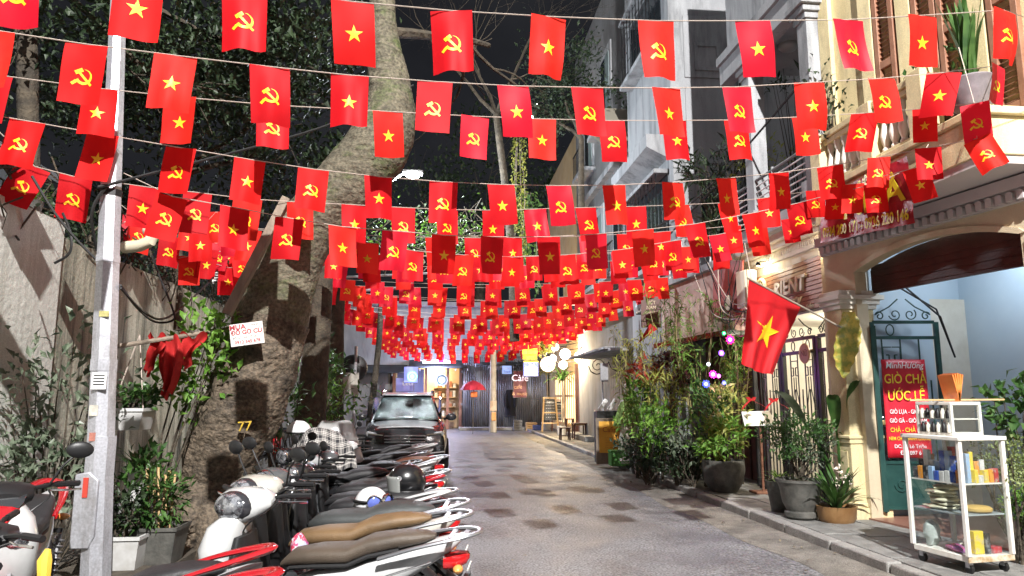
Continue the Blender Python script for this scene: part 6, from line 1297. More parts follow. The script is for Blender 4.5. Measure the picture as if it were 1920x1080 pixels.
def banana(label, base, leaves_, seed):
    t = thing('banana_plant', label, 'plant', base, world=True); r = random.Random(seed)
    for tip, W, m_ in leaves_:
        b = V(base) + V((r.uniform(-.04, .04), r.uniform(-.04, .04), .2)); tip = V(tip); md = b.lerp(tip, .5) + V((0, 0, .25)); mid = md
        g = MB(); g.tube([b, b.lerp(mid, .6) + V((0, 0, .08)), mid], [.03, .02, .012], 6); g.build('stalk', leaf_md, t)
        side = (tip - mid).cross(V((0, 0, 1))).normalized(); g = MB()
        def bl(u, v): s_ = mid.lerp(tip, v) + V((0, 0, .12 * math.sin(v * math.pi))); wv = W * (math.sin(min(1, v * 1.05 + .04) * math.pi) ** .6) * (u - .5) * 2; return s_ + side * wv + V((0, 0, .25 * abs(wv) + .01 * math.sin(v * 60) * abs(u - .5)))
        g.sheet(bl, 6, 24); g.build('leaf', m_, t)
p = gz(1582, 968); banana('tall banana plant with broad leaves between fence and pier', (p.x, p.y, .1), ((at(1612, 712, Y=p.y - .35), .12, leaf_md), (at(1442, 733, Y=p.y - .25), .1, leaf_gy), (at(1560, 740, Y=p.y - .1), .09, leaf_md)), 7)
# hanging dry banana leaf on the pier
c0, c1 = at(1590, 585, Y=8.62), at(1582, 710, Y=8.6); g = MB()
def hl_(u, v): p = c0.lerp(c1, v); return p + V(((u - .5) * .34 * math.sin(min(1, v * .9 + .1) * math.pi) ** .7 + .02 * math.sin(v * 6), .03 * math.sin(u * 6 + v * 40) * abs(u - .5) - .05 * abs(u - .5), 0))
g.sheet(hl_, 8, 36); one('dry_banana_leaf', g, leafmat('leaf_dry_yellow', (.22, .24, .04), (.5, .38, .07), scale=14), 'yellowing banana leaf hanging tip up on the cream pier', 'leaf')
# menu stand
p = gz(1432, 925); t = thing('menu_stand', 'small tilted menu board on a rusty post before the fence', 'menu stand', p, world=True); tp = at(1420, 785, Y=p.y)
g = MB(); g.tube([p, V((p.x, p.y, tp.z - .05))], .02, 8); g.build('post', mat('rust', (.12, .05, .03), .8, c2=(.2, .09, .05), scale=12), t); g = MB(); g.box(p + V((0, 0, .02)), (.36, .3, .04)); g.build('base', MC['rust'], t, bevel=.01)
M = frame((tp.x, p.y - .02, tp.z), (1, 0, .04), (.1, .35, 1)); g = MB(); g.prism([(-.25, -.12), (.25, -.12), (.25, .12), (-.25, .12)], M, .02); mb_ = g.build('board', white, t, bevel=.006); g = MB(); g.prism([(-.235, -.105), (-.005, -.105), (-.005, .105), (-.235, .105)], M @ Matrix.Translation((0, 0, .021)), .002); g.build('page', mat('page_cream', (.55, .5, .42), .5, c2=(.62, .58, .5), scale=4), mb_); g = MB(); g.prism([(.005, -.105), (.235, -.105), (.235, .105), (.005, .105)], M @ Matrix.Translation((0, 0, .021)), .002); g.build('page', MC['page_cream'], mb_)
# red bows on the fence
for px, py, lb_ in ((1408, 750, 'red ribbon bow on the fence nearest the plants'), (1450, 752, 'red ribbon bow on the fence above the menu board')):
    c = at(px, py, Y=10.2); g = MB(); g.ball(c, .02)
    for dx in (-1, 1): g.leaf(c, (dx, -.2, .5), (0, -1, 0), .09, .06); g.blade(c, (dx * .3, -.2, 0), -.7, .3, .05, .6)
    one('ribbon_bow', g, cloth_r, lb_, 'ribbon')
# ================================================================== plant jungle in front of the annexe
rp_ = random.Random(77)
def spray(label, c, n, L, m_, seed, W=.022, up=.35, droop=1.1, base=None, name='bamboo_spray'):
    """arching canes with narrow leaves"""
    t = thing(name, label, 'plant', base or (c[0], c[1], .1), world=True); r = random.Random(seed); g = MB(); f = MB(); b = V(base or (c[0], c[1], .1))
    for k in range(n):
        e = V(c) + rv(r, .45); mid = b.lerp(e, .6) + V((r.uniform(-.15, .15), r.uniform(-.15, .15), .35)); P = catmull([b + rv(r, .05), mid, e], 5); g.tube(P, [.012 - .0008 * i for i in range(len(P))], 4, cap=False)
        for q in P[3:]:
            for _ in range(4): f.leaf(q + rv(r, .06), rv(r) + V((0, -.2, -.25)), rv(r) + V((0, 0, 1)), L * r.uniform(.6, 1.2), W, .5)
    g.build('cane', mat('cane', (.35, .3, .14), .6), t); f.build('foliage', m_, t, smooth=False); return t
specs = [(1235, 640, 13.6, leaf_yl, 'pale yellow green grassy spray at the top of the plant wall'), (1300, 610, 12.9, leaf_br, 'arching bamboo spray under the pink wall'), (1375, 600, 12.2, leaf_br, 'bamboo spray reaching over the red sign wires'), (1345, 690, 12.4, leaf_br, 'bamboo leaves behind the glowing flowers'), (1180, 650, 14.6, leaf_yl, 'dry pale grass spray beside the mannequin'), (1255, 560, 13.8, leaf_br, 'feathery green spray hung high beside the pink panel')]
for k, (px, py, Y, m_, lb_) in enumerate(specs): c = at(px, py, Y=Y); spray(lb_, c, 9, .26, m_, 200 + k, base=(c.x + .1, Y + .2, .5))
sp2 = [(1210, 690, 13.6, leaf_rd, .3, .3, 160, .2, .05, 'red leaved plant in the middle of the plant wall'), (1265, 690, 13.2, leaf_mr, .34, .34, 240, .14, .07, 'dark maroon bromeliad ball in the plant wall'), (1240, 730, 13.0, leaf_yl, .4, .35, 260, .2, .03, 'pale striped grass clump in the plant wall'), (1195, 745, 13.6, leaf_br, .35, .3, 200, .2, .06, 'bright green leafy plant above the mannequin shoulder'), (1320, 755, 12.0, leaf_md, .42, .3, 300, .14, .05, 'green fern bush below the glowing flowers'), (1300, 830, 11.9, leaf_gy, .35, .3, 240, .13, .05, 'grey green bush beside the round grey pot'), (1225, 800, 12.8, leaf_br, .5, .36, 420, .15, .06, 'broad leaved hedge clump with strap leaves'), (1215, 845, 12.6, leaf_dk, .62, .34, 620, .11, .055, 'dense dark glossy hedge in black tubs'), (1272, 865, 12.3, leaf_dk, .42, .3, 340, .11, .055, 'dark glossy shrub next to the hedge tubs'), (1350, 830, 11.6, leaf_yl, .3, .3, 140, .22, .07, 'variegated yellow leaved plant near the round pot'), (1385, 700, 12.3, leaf_yl, .25, .5, 160, .16, .04, 'green climber on the fence end post')]
for k, (px, py, Y, m_, rx, rz, n, L, W, lb_) in enumerate(sp2): c = at(px, py, Y=Y); shrub(lb_, c, (rx, rx * .8, rz), n, m_, L, W, 220 + k, base=(c.x, Y + .1, .1), clump=16, name='leafy_plant', cat='plant')
for k, (px, py, lb_) in enumerate(((1212, 888, 'black plastic tub with pale stripes under the hedge'), (1290, 895, 'rough dark rock pot beside the striped tub'))):
    p = at(px, py, Z=.1); t = thing('planter_tub', lb_, 'planter', p, world=True); g = MB(); g.lathe([(.28, 0), (.34, .25), (.36, .55), (.33, .56), (.32, .48), (.02, .48)], 20, c=p); g.build('tub', black if k == 0 else ceram, t)
    if k == 0:
        for q in range(5): g = MB(); a = R(-150 + 28 * q); g.tube([p + V((.29 * math.cos(a), .29 * math.sin(a), .02)), p + V((.365 * math.cos(a), .365 * math.sin(a), .5))], .012, 5); g.build('stripe', white, t)
# glowing flower lights
for k, (px, py, Y, c_, s_, lb_) in enumerate(((1368, 637, 12.0, (1, .02, .25), .11, 'pink red glowing lantern flower'), (1357, 625, 12.1, (.02, .8, .25), .05, 'tiny green glowing bead'), (1352, 662, 12.0, (.35, .12, 1), .07, 'violet glowing flower'), (1336, 702, 11.9, (1, .05, .7), .09, 'magenta glowing flower'), (1323, 720, 11.9, (.08, .12, 1), .09, 'blue glowing flower beside the magenta one'), (1357, 718, 11.9, (.1, .15, 1), .05, 'small blue glowing flower'), (1328, 683, 11.9, (.8, .9, 1), .045, 'small white glowing flower'), (1347, 705, 11.95, (.9, .2, .9), .05, 'small pale pink glowing flower'))):
    p = at(px, py, Y=Y - .45); t = thing('flower_light', lb_ + ' among the plants', 'light', p, world=True); g = MB(); r = random.Random(k)
    for q in range(9): a = 2 * math.pi * q / 9; g.leaf(p, (math.cos(a), -.4, math.sin(a)), (0, -1, 0), s_ * .8, s_ * .55, .3)
    g.build('petal', glow('petal_%d' % k, c_, 1.6), t); g = MB(); g.ball(p + V((0, -.02, 0)), s_ * .25); g.build('bulb', glow('core_%d' % k, tuple(.5 + .5 * x for x in c_), 9), t)
    lamp('flower_glow', p + V((0, -.12, 0)), 3 if s_ > .06 else 1.2, c_, .04, t)
# hanging signs on the annexe
def flatsign(name, label, quad, m_, cat='sign', th=.03, lines=()):
    """quad: four world corners, top left first, clockwise"""
    a, b, c_, d_ = [V(q) for q in quad]; t = thing(name, label, cat, d_, world=True); n_ = (b - a).cross(d_ - a).normalized(); g = MB(); g.add([a, b, c_, d_, a + n_ * th, b + n_ * th, c_ + n_ * th, d_ + n_ * th], [(0, 1, 2, 3), (7, 6, 5, 4), (0, 4, 5, 1), (1, 5, 6, 2), (2, 6, 7, 3), (3, 7, 4, 0)]); g.build('panel', m_, t, smooth=False)
    for s_, u_, v_, sz, tm in lines: M = frame(a + (b - a) * u_ + (d_ - a) * v_ - n_ * .004, b - a, a - d_); text(s_, sz, tm, t, M, sx=.9)
    return t
gold = mat('gold_print', (.6, .5, .3), .4)
bsq = [at(1202, 556, Y=15.0), at(1240, 556, Y=14.9), at(1240, 614, Y=14.9), at(1202, 614, Y=15.0)]
flatsign('brown_sign', 'upright brown shop sign with pale lettering high on the grey corner', bsq, mat('sign_brown', (.11, .045, .035), .45), lines=(('VIỆT', .5, .2, .1, gold), ('NAM', .5, .36, .1, gold), ('GALLERY', .5, .52, .07, gold), ('art', .5, .88, .05, gold)))
rq = [at(1336, 490, X=5.0), at(1392, 488, X=5.03), at(1388, 590, X=5.03), at(1338, 600, X=5.0)]
flatsign('red_signboard', 'faded red board behind loose wires on the pink wall', rq, mat('panel_red', (.33, .05, .05), .6, c2=(.42, .09, .08), scale=4))
g = MB(); c = at(1400, 543, X=4.97); g.box(c, (.22, .3, .62), Matrix.Rotation(R(8), 3, 'Z')); one('power_box', g, mat('ivory_box', (.66, .6, .46), .5), 'ivory electrical box on the wall beside the flag', 'box', bevel=.03)
g = MB(); c = at(1364, 568, X=4.9); g.lathe([(.13, 0), (.13, .05), (.1, .07), (.0, .07)], 18, M=frame(c, (0, -1, 0), (0, 0, 1)) @ Matrix.Rotation(math.pi, 4, 'Y')); one('junction_box', g, mat('ivory_box2', (.7, .62, .48), .5), 'round ivory junction box tangled in wires', 'box')
rw_ = random.Random(15)
for k in range(12):
    a = at(rw_.uniform(1290, 1400), rw_.uniform(455, 510), X=4.9); b = at(rw_.uniform(1345, 1410), rw_.uniform(560, 640), X=4.85); md = (a + b) / 2 + V((rw_.uniform(-.1, 0), rw_.uniform(-.4, .4), -rw_.uniform(.2, .7)))
    cable('loose wire number %d of the tangle over the red panel' % (k + 1), [a, md, b], .008, wire_m if k % 3 else rope_m, 7)['label'] = 'loose wire of the tangle over the red panel'
for o in [o for o in col.objects if o.get('label') == 'loose wire of the tangle over the red panel']: o['group'] = 'wire tangle at the red panel'
g = MB(); g.prism([(-.22, -.05), (.2, .25), (.05, .35)], frame(at(1215, 640, Y=14), (1, 0, 0), (0, 0, 1)), .02); one('pennant', g, cloth_r, 'small red pennant below the brown sign', 'flag')
# ================================================================== mannequin with green cape
p = at(1180, 872, Z=.1); t = thing('mannequin', 'mannequin in a lime green cape and long pale skirt on the pavement', 'mannequin', p, world=True); skin = mat('mannequin_white', (.7, .68, .62), .4)
hz = at(1180, 740, Y=p.y).z; k_ = hz / 1.62
def ringsM(L): return [[p + V((x * math.cos(R(a)) + ox, y * math.sin(R(a)), z)) for a in range(0, 360, 20)] for z, x, y, ox in L]
g = MB(); g.loft(ringsM([(1.02, .16, .12, 0), (1.3, .18, .12, 0), (1.42, .17, .1, 0), (1.48, .06, .06, 0), (1.56, .05, .055, 0), (1.6, .065, .08, 0), (1.66, .08, .1, 0), (1.74, .08, .1, 0), (1.8, .05, .065, 0), (1.82, .01, .01, 0)])); g.build('body', skin, t)
g = MB(); g.sheet(lambda u, v: p + V(((.07 + .26 * v ** .6 + .03 * math.sin(u * 62) * v) * math.cos(u * 6.283), (.06 + .2 * v ** .6 + .03 * math.sin(u * 62) * v) * math.sin(u * 6.283), 1.5 - .62 * v + .03 * math.sin(u * 12.5) * v)), 72, 12); g.build('cape', mat('lime_cloth', (.30, .48, .14), .8, sub=.2), t)
g = MB(); g.sheet(lambda u, v: p + V(((.16 + .1 * v + .02 * math.sin(u * 75) * v) * math.cos(u * 6.283), (.13 + .1 * v) * math.sin(u * 6.283), .95 - .8 * v)), 60, 8); g.build('skirt', mat('pale_skirt', (.62, .6, .5), .8), t)
g = MB(); g.lathe([(.18, 0), (.18, .03), (.02, .05), (.02, .3)], 16, c=p); g.build('stand', steel, t)
# orange menu board, dark drink display, green cool box
p = at(1152, 872, Z=.1); t = thing('menu_board', 'orange printed menu board standing behind the green box', 'menu board', p, world=True); b = V((p.x, p.y + .25, .1))
g = MB(); g.bx(b.x - .35, b.x + .30, b.y, b.y + .05, .1, 1.12); g.build('frame', wood_old, t, bevel=.01); g = MB(); g.bx(b.x - .28, b.x + .26, b.y - .012, b.y, .35, 1.05); g.build('poster', mat('poster_orange', (.75, .36, .04), .5, c2=(.82, .48, .08), scale=2), t)
M = frame((b.x, b.y - .02, .86), (1, 0, 0), (0, 0, 1)); text('Cafine', .16, mat('poster_red', (.4, .06, .02), .5), t, M)
for k in range(6): text('......  ....  ...', .06, MC['poster_red'], t, frame((b.x - .03, b.y - .02, .70 - .055 * k), (1, 0, 0), (0, 0, 1)))
g = MB(); g.bx(b.x - .3, b.x + .45, b.y + .1, b.y + .45, .1, 1.28); one('black_chest', g, black, 'black display chest behind the orange menu board', 'chest', bevel=.02)
for k in range(3): g = MB(); c = V((b.x - .12 + .22 * k, b.y + .25, 1.42)); g.box(c, (.1, .05, .3), Matrix.Rotation(R(35), 3, 'Y')); one('white_rack_slat', g, white, ('first', 'second', 'third')[k] + ' tilted white card on the black chest, counted from the door', 'card', bevel=.02)
g = MB(); c = at(1162, 850, Y=p.y - .1); t = thing('cool_box', 'green cool box with white logo on the pavement edge', 'box', (c.x, p.y - .1, .1), world=True); g.bx(c.x - .24, c.x + .24, p.y - .3, p.y, .1, .38); gm = mat('box_green', (.06, .20, .04), .45); g.build('body', gm, t, bevel=.015); g = MB(); g.bx(c.x - .25, c.x + .25, p.y - .31, p.y + .01, .385, .44); g.build('lid', gm, t, bevel=.012)
text('aCiC', .13, whitep, t, frame((c.x + .08, p.y - .306, .25), (1, 0, 0), (0, 0, 1)), bold=.004); text('BOUTIQUE', .04, whitep, t, frame((c.x + .08, p.y - .306, .17), (1, 0, 0), (0, 0, 1)))
g = MB(); c = at(1130, 740, Y=17.6); g.tube([(c.x, 17.6, .1), (c.x, 17.6, 2.1)], .02); g.box((c.x + .05, 17.6, 2.2), (.18, .08, .45)); one('parking_meter_post', g, greyw, 'slim grey post with pale box top by the timber shutters', 'post')
# dark awning bracket with iron scrolls
# ================================================================== cafe furniture far right
def stool(label, px, py, s_=.3, h_=.42):
    p = at(px, py, Z=.1); t = thing('stool', label, 'stool', p, group='dark cafe stools', world=True); g = MB(); g.box(p + V((0, 0, h_)), (s_, s_, .04)); g.build('seat', wood_d, t, bevel=.01)
    for a in (-1, 1):
        for b in (-1, 1): g = MB(); g.bar(p + V((a * s_ * .42, b * s_ * .42, 0)), p + V((a * s_ * .38, b * s_ * .38, h_ - .02)), .035, .035); g.build('leg', wood_d, t, smooth=False)
    g = MB(); g.bar(p + V((-s_ * .4, -s_ * .4, .15)), p + V((s_ * .4, -s_ * .4, .15)), .025, .025); g.build('stretcher', wood_d, t); return t
stool('low dark stool nearest the kerb at the cafe', 1059, 825, .38, .42); stool('taller dark stool close to the yellow wall', 1068, 815, .36, .62); tb = stool('square dark cafe table with a tray on it', 1086, 823, .5, .55)
p = at(1100, 820, Z=.1); t = thing('chair', 'dark wooden cafe chair by the doorway', 'chair', p, world=True)
g = MB(); g.box(p + V((0, 0, .45)), (.4, .4, .04)); g.build('seat', wood_d, t)
for a in (-1, 1):
    for b in (-1, 1): g = MB(); g.bar(p + V((a * .18, b * .18, 0)), p + V((a * .18, b * .18, .95 if a > 0 else .45)), .04, .04); g.build('leg', wood_d, t, smooth=False)
g = MB(); g.box(p + V((.18, 0, .8)), (.03, .36, .22)); g.build('backrest', wood_d, t)
c = at(1086, 796, Y=at(1086, 823, Z=.1).y); g = MB(); g.box(c, (.4, .3, .05)); one('tray', g, wood_y, 'pale tray lying on the square cafe table', 'tray', bevel=.01)
def easel(label, px, py, h_, wd, m_):
    p = at(px, py, Z=.1); t = thing('easel_board', label, 'sign board', p, world=True)
    for q in (-1, 1): g = MB(); g.bar(p + V((q * wd / 2 * 1.15, 0, 0)), p + V((q * wd / 2 * .8, .15, h_)), .06, .05); g.build('leg', m_, t, smooth=False)
    for z in (.25, .55, .97): g = MB(); g.bar(p + V((-wd * .5, .15 * z, h_ * z)), p + V((wd * .5, .15 * z, h_ * z)), .05, .05); g.build('rail', m_, t, smooth=False)
    g = MB(); g.prism([(-wd * .4, 0), (wd * .4, 0), (wd * .36, h_ * .6), (-wd * .36, h_ * .6)], frame(p + V((0, .05, h_ * .33)), (1, 0, 0), (0, .15 / h_, 1)), .02); bd = g.build('blackboard', black, t, smooth=False)
    for k in range(6): text('~ menu ~' if k == 0 else '- - - - -', .14, whitep, bd, frame(p + V((0, .02 + .03 * (5 - k) * .2, h_ * (.85 - .085 * k))), (1, 0, 0), (0, .12, 1)))
easel('yellow framed easel blackboard with chalk lines by the cafe', 1032, 810, 1.5, .62, wood_y); easel('second easel board leaning behind the dracaena', 1047, 808, 1.4, .5, wood_b)
for px, py, hpx, lb_ in ((1024, 806, 700, 'leggy dracaena with drooping leaves before the round sign'), (1054, 815, 712, 'tall dracaena with drooping strap leaves by the yellow wall')):
    p = at(px, py, Z=.1); top = at(px, hpx, Y=p.y); t = thing('dracaena', lb_, 'potted plant', p, world=True); pot(t, p, [(.18, 0), (.22, .35)], whitepot, 14); g = MB(); g.tube([p + V((0, 0, .3)), p.lerp(top, .5) + V((.08, 0, 0)), top], .035, 6); g.build('trunk', wood_old, t); f = MB(); r = random.Random(px)
    for k in range(46): a = r.uniform(0, 6.28); f.blade(top + rv(r, .06), (math.cos(a), math.sin(a), 0), r.uniform(.25, .7), r.uniform(.7, 1.1), .09, 1.9, 6)
    f.build('foliage', leaf_yl if px < 1040 else leaf_md, t)
p = at(1077, 690, Y=27); 
# canopy board above the doorway and iron brackets
t = thing('door_canopy', 'thin grey door canopy with scrolled iron brackets', 'canopy', (5.0, 22, 2.9), world=True)
g = MB(); a, b = at(1100, 652, Y=24), at(1160, 640, Y=18); g.bx(4.35, 5.24, 19, 24.5, 2.88, 2.94); g.build('board', greyw, t)
for y in (19.3, 22): g = MB(); g.tube([V((5.22, y, 2.2 + z)) + V((-x, 0, 0)) for x, z in spiral((.4, .35), .03, .3, 0, 2)], .015, 5); g.build('bracket', iron, t)
# ================================================================== glass vending cabinet
VR = R(9); vb = V((4.50, 6.0, .1)); vt = thing('vending_cabinet', 'white framed glass street vending cabinet on castors', 'cabinet', vb, VR); VX, VY, VH = .47, .60, 1.12; z0 = .1
g = MB(); g.bx(0, VX, 0, VY, z0, z0 + .05); g.build('base', alu, vt, bevel=.006)
g = MB(); g.bx(-.01, VX + .01, -.012, .0, z0 + .002, z0 + .048); g.build('base_edge', mat('worn_wood_edge', (.4, .27, .13), .7, c2=(.7, .66, .55), scale=12), vt)
for x in (0, VX):
    for y in (0, VY): g = MB(); g.bx(x - .018, x + .018, y - .018, y + .018, z0 + .05, VH); g.build('post', alu, vt, bevel=.004)
g = MB(); g.bx(-.03, VX + .03, -.03, VY + .03, VH, VH + .035); g.build('top', alu, vt, bevel=.006)
for z in (.48, .74): g = MB(); g.bx(0.02, VX - .02, 0.02, VY - .02, z, z + .012); g.build('shelf', alu if z > .6 else mat('glass_shelf', (.35, .4, .42), .15), vt); 
for x0, x1, y0, y1 in ((0, VX, 0, 0), (0, VX, VY, VY), (0, 0, 0, VY), (VX, VX, 0, VY)): g = MB(); g.bx(x0 - .002, x1 + .002, y0 - .002, y1 + .002, z0 + .052, VH - .002); g.build('pane', glassmat('cabinet_glass', (.96, .98, .98), .06), vt, smooth=False)
for x in (.05, VX - .05):
    for y in (.05, VY - .05):
        g = MB(); M = Matrix.Translation((x, y, .04)) @ Matrix.Rotation(R(90), 4, 'Y'); g.lathe([(.04, -.015), (.04, .015)], 14, M=M); ca = g.build('castor', black, vt); g = MB(); g.bx(x - .022, x + .022, y - .02, y + .02, .05, z0); g.build('fork', steel, ca)
# upper little showcase
st_ = thing('small_showcase', 'small white glass showcase standing on the vending cabinet', 'showcase', vb + V((.06, .14, VH + .036)), VR); sx_, sy_, sh_ = .34, .40, .30
g = MB(); g.bx(0, sx_, 0, sy_, 0, .025); g.build('tray', alu, st_, bevel=.004); g = MB(); g.bx(0, sx_, 0, sy_, sh_ - .03, sh_); g.build('lid', alu, st_, bevel=.004)
for x in (.012, sx_ - .012):
    for y in (.012, sy_ - .012): g = MB(); g.bx(x - .013, x + .013, y - .013, y + .013, .025, sh_ - .03); g.build('post', alu, st_, bevel=.003)
g = MB(); g.bx(.02, sx_ - .02, .02, sy_ - .02, .14, .15); g.build('shelf', alu, st_)
g = MB(); g.bx(-.002, .0, .0, sy_, .025, sh_ - .03); g.build('pane', MC['cabinet_glass'], st_, smooth=False); g = MB(); g.bx(0, sx_, -.002, 0, .025, sh_ - .03); g.build('pane', MC['cabinet_glass'], st_, smooth=False)
# goods
VM = Matrix.Translation(vb) @ Matrix.Rotation(VR, 4, 'Z'); rg_ = random.Random(44)
cols = {'blue': (.04, .1, .45), 'white': (.7, .7, .68), 'black': (.02, .02, .025), 'orange': (.75, .3, .04), 'yellow': (.75, .55, .05), 'pale blue': (.3, .45, .65), 'red': (.5, .03, .04)}
def good(c_, x, y, z, d, where, rot=0, kind='packet'):
    g = MB(); M = VM @ Matrix.Translation((x, y, z + d[2] / 2)); g.box(M.translation, d, (Matrix.Rotation(VR + rot, 3, 'Z')))
    tag(g.build('goods_packet', mat('good_' + c_.replace(' ', '_'), cols[c_], .35, c2=tuple(min(1, k * .5 + .2) for k in cols[c_]), scale=18, lo=.5, hi=.6), bevel=.003), '%s %s %s' % (c_, kind, where), 'packet', group='%s %s %s' % (c_, 'boxes' if kind == 'box' else kind + 's', where))
names_ = list(cols)
for k in range(9): good(rg_.choice(('blue', 'white', 'black', 'orange', 'pale blue')), .04, .06 + .06 * k, .753, (.03, .052, rg_.uniform(.08, .14)), 'leaning at the glass on the upper cabinet shelf')
for k in range(9): good(rg_.choice(('blue', 'black', 'pale blue', 'white')), .12, .06 + .06 * k, .753, (.04, .054, rg_.uniform(.16, .27)), 'standing tall on the upper cabinet shelf', kind='box')
for k in range(5): good(('yellow', 'white', 'yellow', 'orange', 'red')[k], .2 + .055 * k, .06, .753, (.05, .05, rg_.uniform(.06, .13)), 'on the upper cabinet shelf by the front glass', rg_.uniform(-.4, .4))
for k in range(8): good(rg_.choice(('orange', 'white', 'yellow', 'red')), .19, .09 + .06 * k, .753, (.04, .05, rg_.uniform(.1, .3)), 'in the middle of the upper cabinet shelf')
for k in range(8): good(rg_.choice(('white', 'red', 'blue', 'yellow')), .30 + .07 * (k % 2), .2 + .045 * k, .753, (.05, .04, rg_.uniform(.08, .2)), 'at the inner side of the upper cabinet shelf')
for k in range(3): good(('yellow', 'orange', 'white')[k], .26 + .06 * k, .16, .753, (.05, .05, rg_.uniform(.13, .2)), 'at the back of the upper cabinet shelf', 0, 'box')
def blob(name, label, x, y, z, r_, m_, cat, amp=.18, fr_=14, group=None):
    c = VM @ V((x, y, z)); g = MB(); g.ball(c, r_, 16, 10)
    for i, q in enumerate(g.v): g.v[i] = c + (q - c) * (1 + amp * mnoise.noise(q * fr_))
    one(name, g, m_, label, cat, group)
cr = mat('cracker_bag', (.55, .52, .38), .3, c2=(.7, .67, .5), scale=22)
for k in range(6): blob('cracker_bag', ('lowest', 'second', 'third', 'fourth', 'fifth', 'topmost')[k] + ' of the stacked cracker bags on the glass shelf', .12 + .02 * (k % 2), .36 - .02 * (k % 3), .515 + .034 * k, (.1, .17 - .012 * k, .024), cr, 'bag', .5, 22)
g = MB(); c = VM @ V((.27, .13, .5)); g.lathe([(.11, 0), (.12, .01), (.12, .03), (.1, .045), (.0, .05)], 20, c=c); one('cake', g, mat('cake_brown', (.5, .33, .1), .6), 'round flat cake on the glass shelf of the cabinet', 'cake')
blob('white_bag', 'folded white plastic bag beside the cake', .3, .3, .53, (.1, .09, .05), mat('white_film', (.72, .73, .74), .3), 'bag', .4, 20)
blob('net_bag', 'white net bag of goods on the cabinet floor', .1, .48, .26, (.07, .07, .11), mat('net_white', (.5, .52, .5), .6, c2=(.36, .42, .38), scale=60), 'bag', .55, 16)
blob('snack_bag', 'red foil snack bag on the cabinet floor', .1, .22, .18, (.06, .12, .03), mat('foil_red', (.5, .06, .07), .2, c2=(.3, .1, .4), scale=20), 'bag', .35)
for k in range(5): g = MB(); g.ball(VM @ V((.2 + .05 * (k % 3), .2 + .055 * (k // 3), .178 + .045 * (k // 4))), (.025, .025, .032), 12, 8); one('egg', g, mat('egg_white', (.78, .72, .62), .5), 'white egg lying on the cabinet floor', 'egg', 'eggs in the cabinet')
good('yellow', .19, .09, .152, (.1, .06, .19), 'standing on the cabinet floor', kind='box'); good('black', .27, .08, .152, (.05, .07, .17), 'standing on the cabinet floor', kind='box'); good('red', .37, .09, .152, (.12, .07, .05), 'lying on the cabinet floor', .2, 'bag')
# contents of the little showcase
for row_ in range(2):
    for k in range(6): g = MB(); p = VM @ V((.09, .17 + .058 * k, VH + .036 + (.026 if row_ == 0 else .152))); g.lathe([(.022, 0), (.022, .06), (.012, .075), (.012, .09)], 10, c=p); one('small_jar', g, black if (k + row_) % 2 else mat('jar_label', (.62, .6, .52), .4), 'small dark jar in the showcase' if (k + row_) % 2 else 'small pale jar in the showcase', 'jar', 'jars in the showcase')
g = MB(); p = vb + V((.2, .3, VH + .036 + sh_)); 
for k in range(5): g.box(p + V((-.02 + .012 * k, 0, .13)), (.012, .2, .26 - .012 * abs(k - 2)), Matrix.Rotation(R(6 * (k - 2)), 3, 'Y'))
one('orange_packs', g, mat('orange_foil', (.85, .18, .04), .3, c2=(.9, .32, .08), scale=5), 'bundle of upright orange packets on top of the showcase', 'packets')
g = MB(); g.bar(p + V((-.45, -.05, .015)), p + V((.5, -.02, .02)), .015, .015); one('bamboo_stick', g, wood_y, 'thin bamboo stick laid across the showcase top', 'stick')
# plants at the right edge
for k, (px, py, Y, rx, rz, n, m_, L, W, lb_) in enumerate(((1905, 765, 6.6, .3, .32, 170, leaf_md, .13, .075, 'broad leaved green plant above the fine leaved bush'), (1895, 870, 6.25, .36, .2, 1300, leafmat('leaf_pale_fine', (.16, .22, .07), (.32, .38, .16)), .04, .022, 'fine leaved pale bush at the edge behind the cabinet'), (1915, 945, 6.6, .2, .2, 500, leaf_br, .05, .03, 'small low bush under the pale bush'))):
    c = at(px, py, Y=Y); shrub(lb_, c, (rx, rx, rz), n, m_, L, W, 300 + k, base=(c.x + .1, c.y + .1, .1), clump=18, name='edge_bush')

# ================================================================== clutter at the far end and on the facades
def aircon(label, M):
    t = thing('air_conditioner', label, 'air conditioner', M.translation, world=True); g = MB(); g.prism([(-.4, -.27), (.4, -.27), (.4, .27), (-.4, .27)], M, .28); g.build('case', mat('aircon_white', (.5, .5, .48), .5, c2=(.4, .39, .36), scale=4), t, bevel=.02)
    g = MB(); g.lathe([(.22, .285), (.22, .295), (.02, .3)], 20, M=M @ Matrix.Translation((-.1, 0, 0))); fan_ = g.build('fan_grille', greyd, t)
    for k in range(6): g = MB(); g.tube([M @ V((-.1 + r_ * math.cos(R(a)), r_ * math.sin(R(a)), .305)) for r_ in (.035 * (k + 1),) for a in range(0, 361, 30)], .005, 4, cap=False); g.build('grille_ring', steel, fan_)
    for x in (-.3, .3): g = MB(); g.bar(M @ V((x, -.29, 0)), M @ V((x, -.29, .3)), .03, .03); g.build('bracket', iron, t)
FX = lambda X, Y, Z: frame((X, Y, Z), (0, -1, 0), (0, 0, 1))     # faces the street from a wall on the right
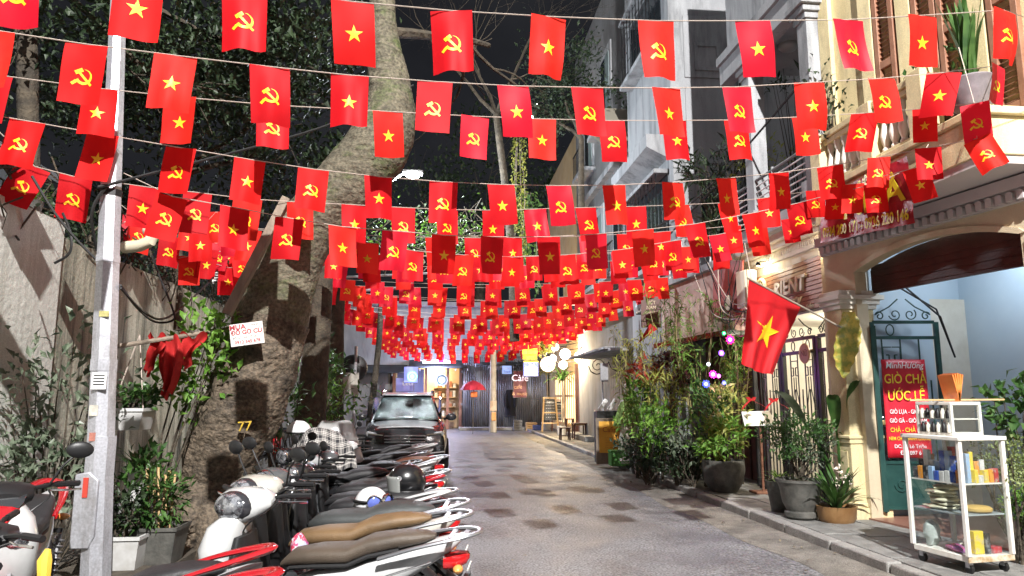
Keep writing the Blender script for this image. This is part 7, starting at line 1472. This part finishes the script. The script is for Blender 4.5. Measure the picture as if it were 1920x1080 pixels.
FXr = lambda X, Y, Z: Matrix.Translation((X, Y, Z)) @ Matrix(((0, 0, -1, 0), (-1, 0, 0, 0), (0, 1, 0, 0), (0, 0, 0, 1)))
aircon('air conditioner on the white tower wall above the brown sign', FXr(5.05, 16.9, 3.9)); aircon('air conditioner high on the grey house wall', FXr(5.25, 25.2, 6.2)); aircon('air conditioner on the cafe house above the globe lamps', FXr(5.45, 30.2, 4.2))
for k, (Y0, Y1, z) in enumerate(((9, 19, 5.9), (12, 27, 5.3), (15, 36, 4.9), (19, 36, 4.6))):
    pts = [V((4.9 - .1 * k, Y0 + (Y1 - Y0) * i / 6, z - .5 * math.sin(math.pi * i / 6) * (1 + .1 * k))) for i in range(7)]
    cable(('nearest and highest', 'second', 'third', 'farthest and lowest')[k] + ' overhead cable along the house fronts', pts, .018, wire_m, 4)
for k, (x, y, w_, h_, m_, lb_) in enumerate(((4.3, 34.6, .5, .4, wood_y, 'pale wooden crate by the fence corner'), (3.7, 35.0, .4, .5, greyd, 'grey bin standing against the corrugated fence'), (4.45, 33.6, .35, .3, mat('crate_blue', (.05, .09, .3), .5), 'blue plastic crate before the cafe corner'), (-1.6, 36.2, .6, .7, greyd, 'dark cabinet beside the warm shop door'))):
    t = thing('crate', lb_, 'crate', (x, y, 0), world=True)
    for q in range(4): g = MB(); g.bx(x - w_ / 2, x + w_ / 2, y - w_ / 2, y + w_ / 2, .02 + q * h_ / 4, .02 + (q + .85) * h_ / 4); g.build('slat', m_, t, smooth=False)
# bare branched tree against the sky
bt = thing('bare_tree', 'leafless tree with fine twigs against the night sky', 'tree', (1.2, 15.5, 0), world=True); g, Q = trunk([(965, 640, 9), (960, 480, 8), (945, 330, 7), (930, 215, 6)], 19.5, 10, .05); g.build('trunk', bark_d, bt)
r = random.Random(19); tips = []; g = MB()
for d_ in ((-1.2, -.4, .9), (.2, -.3, 1.2), (.9, 0, 1), (-.5, .3, 1.3)): limb(g, Q[-1].xyz, V(d_), 2.4, .06, 5, r, tips, .7, .02, 5)
tag(g.build('branch', bark_d, bt), kind='stuff')
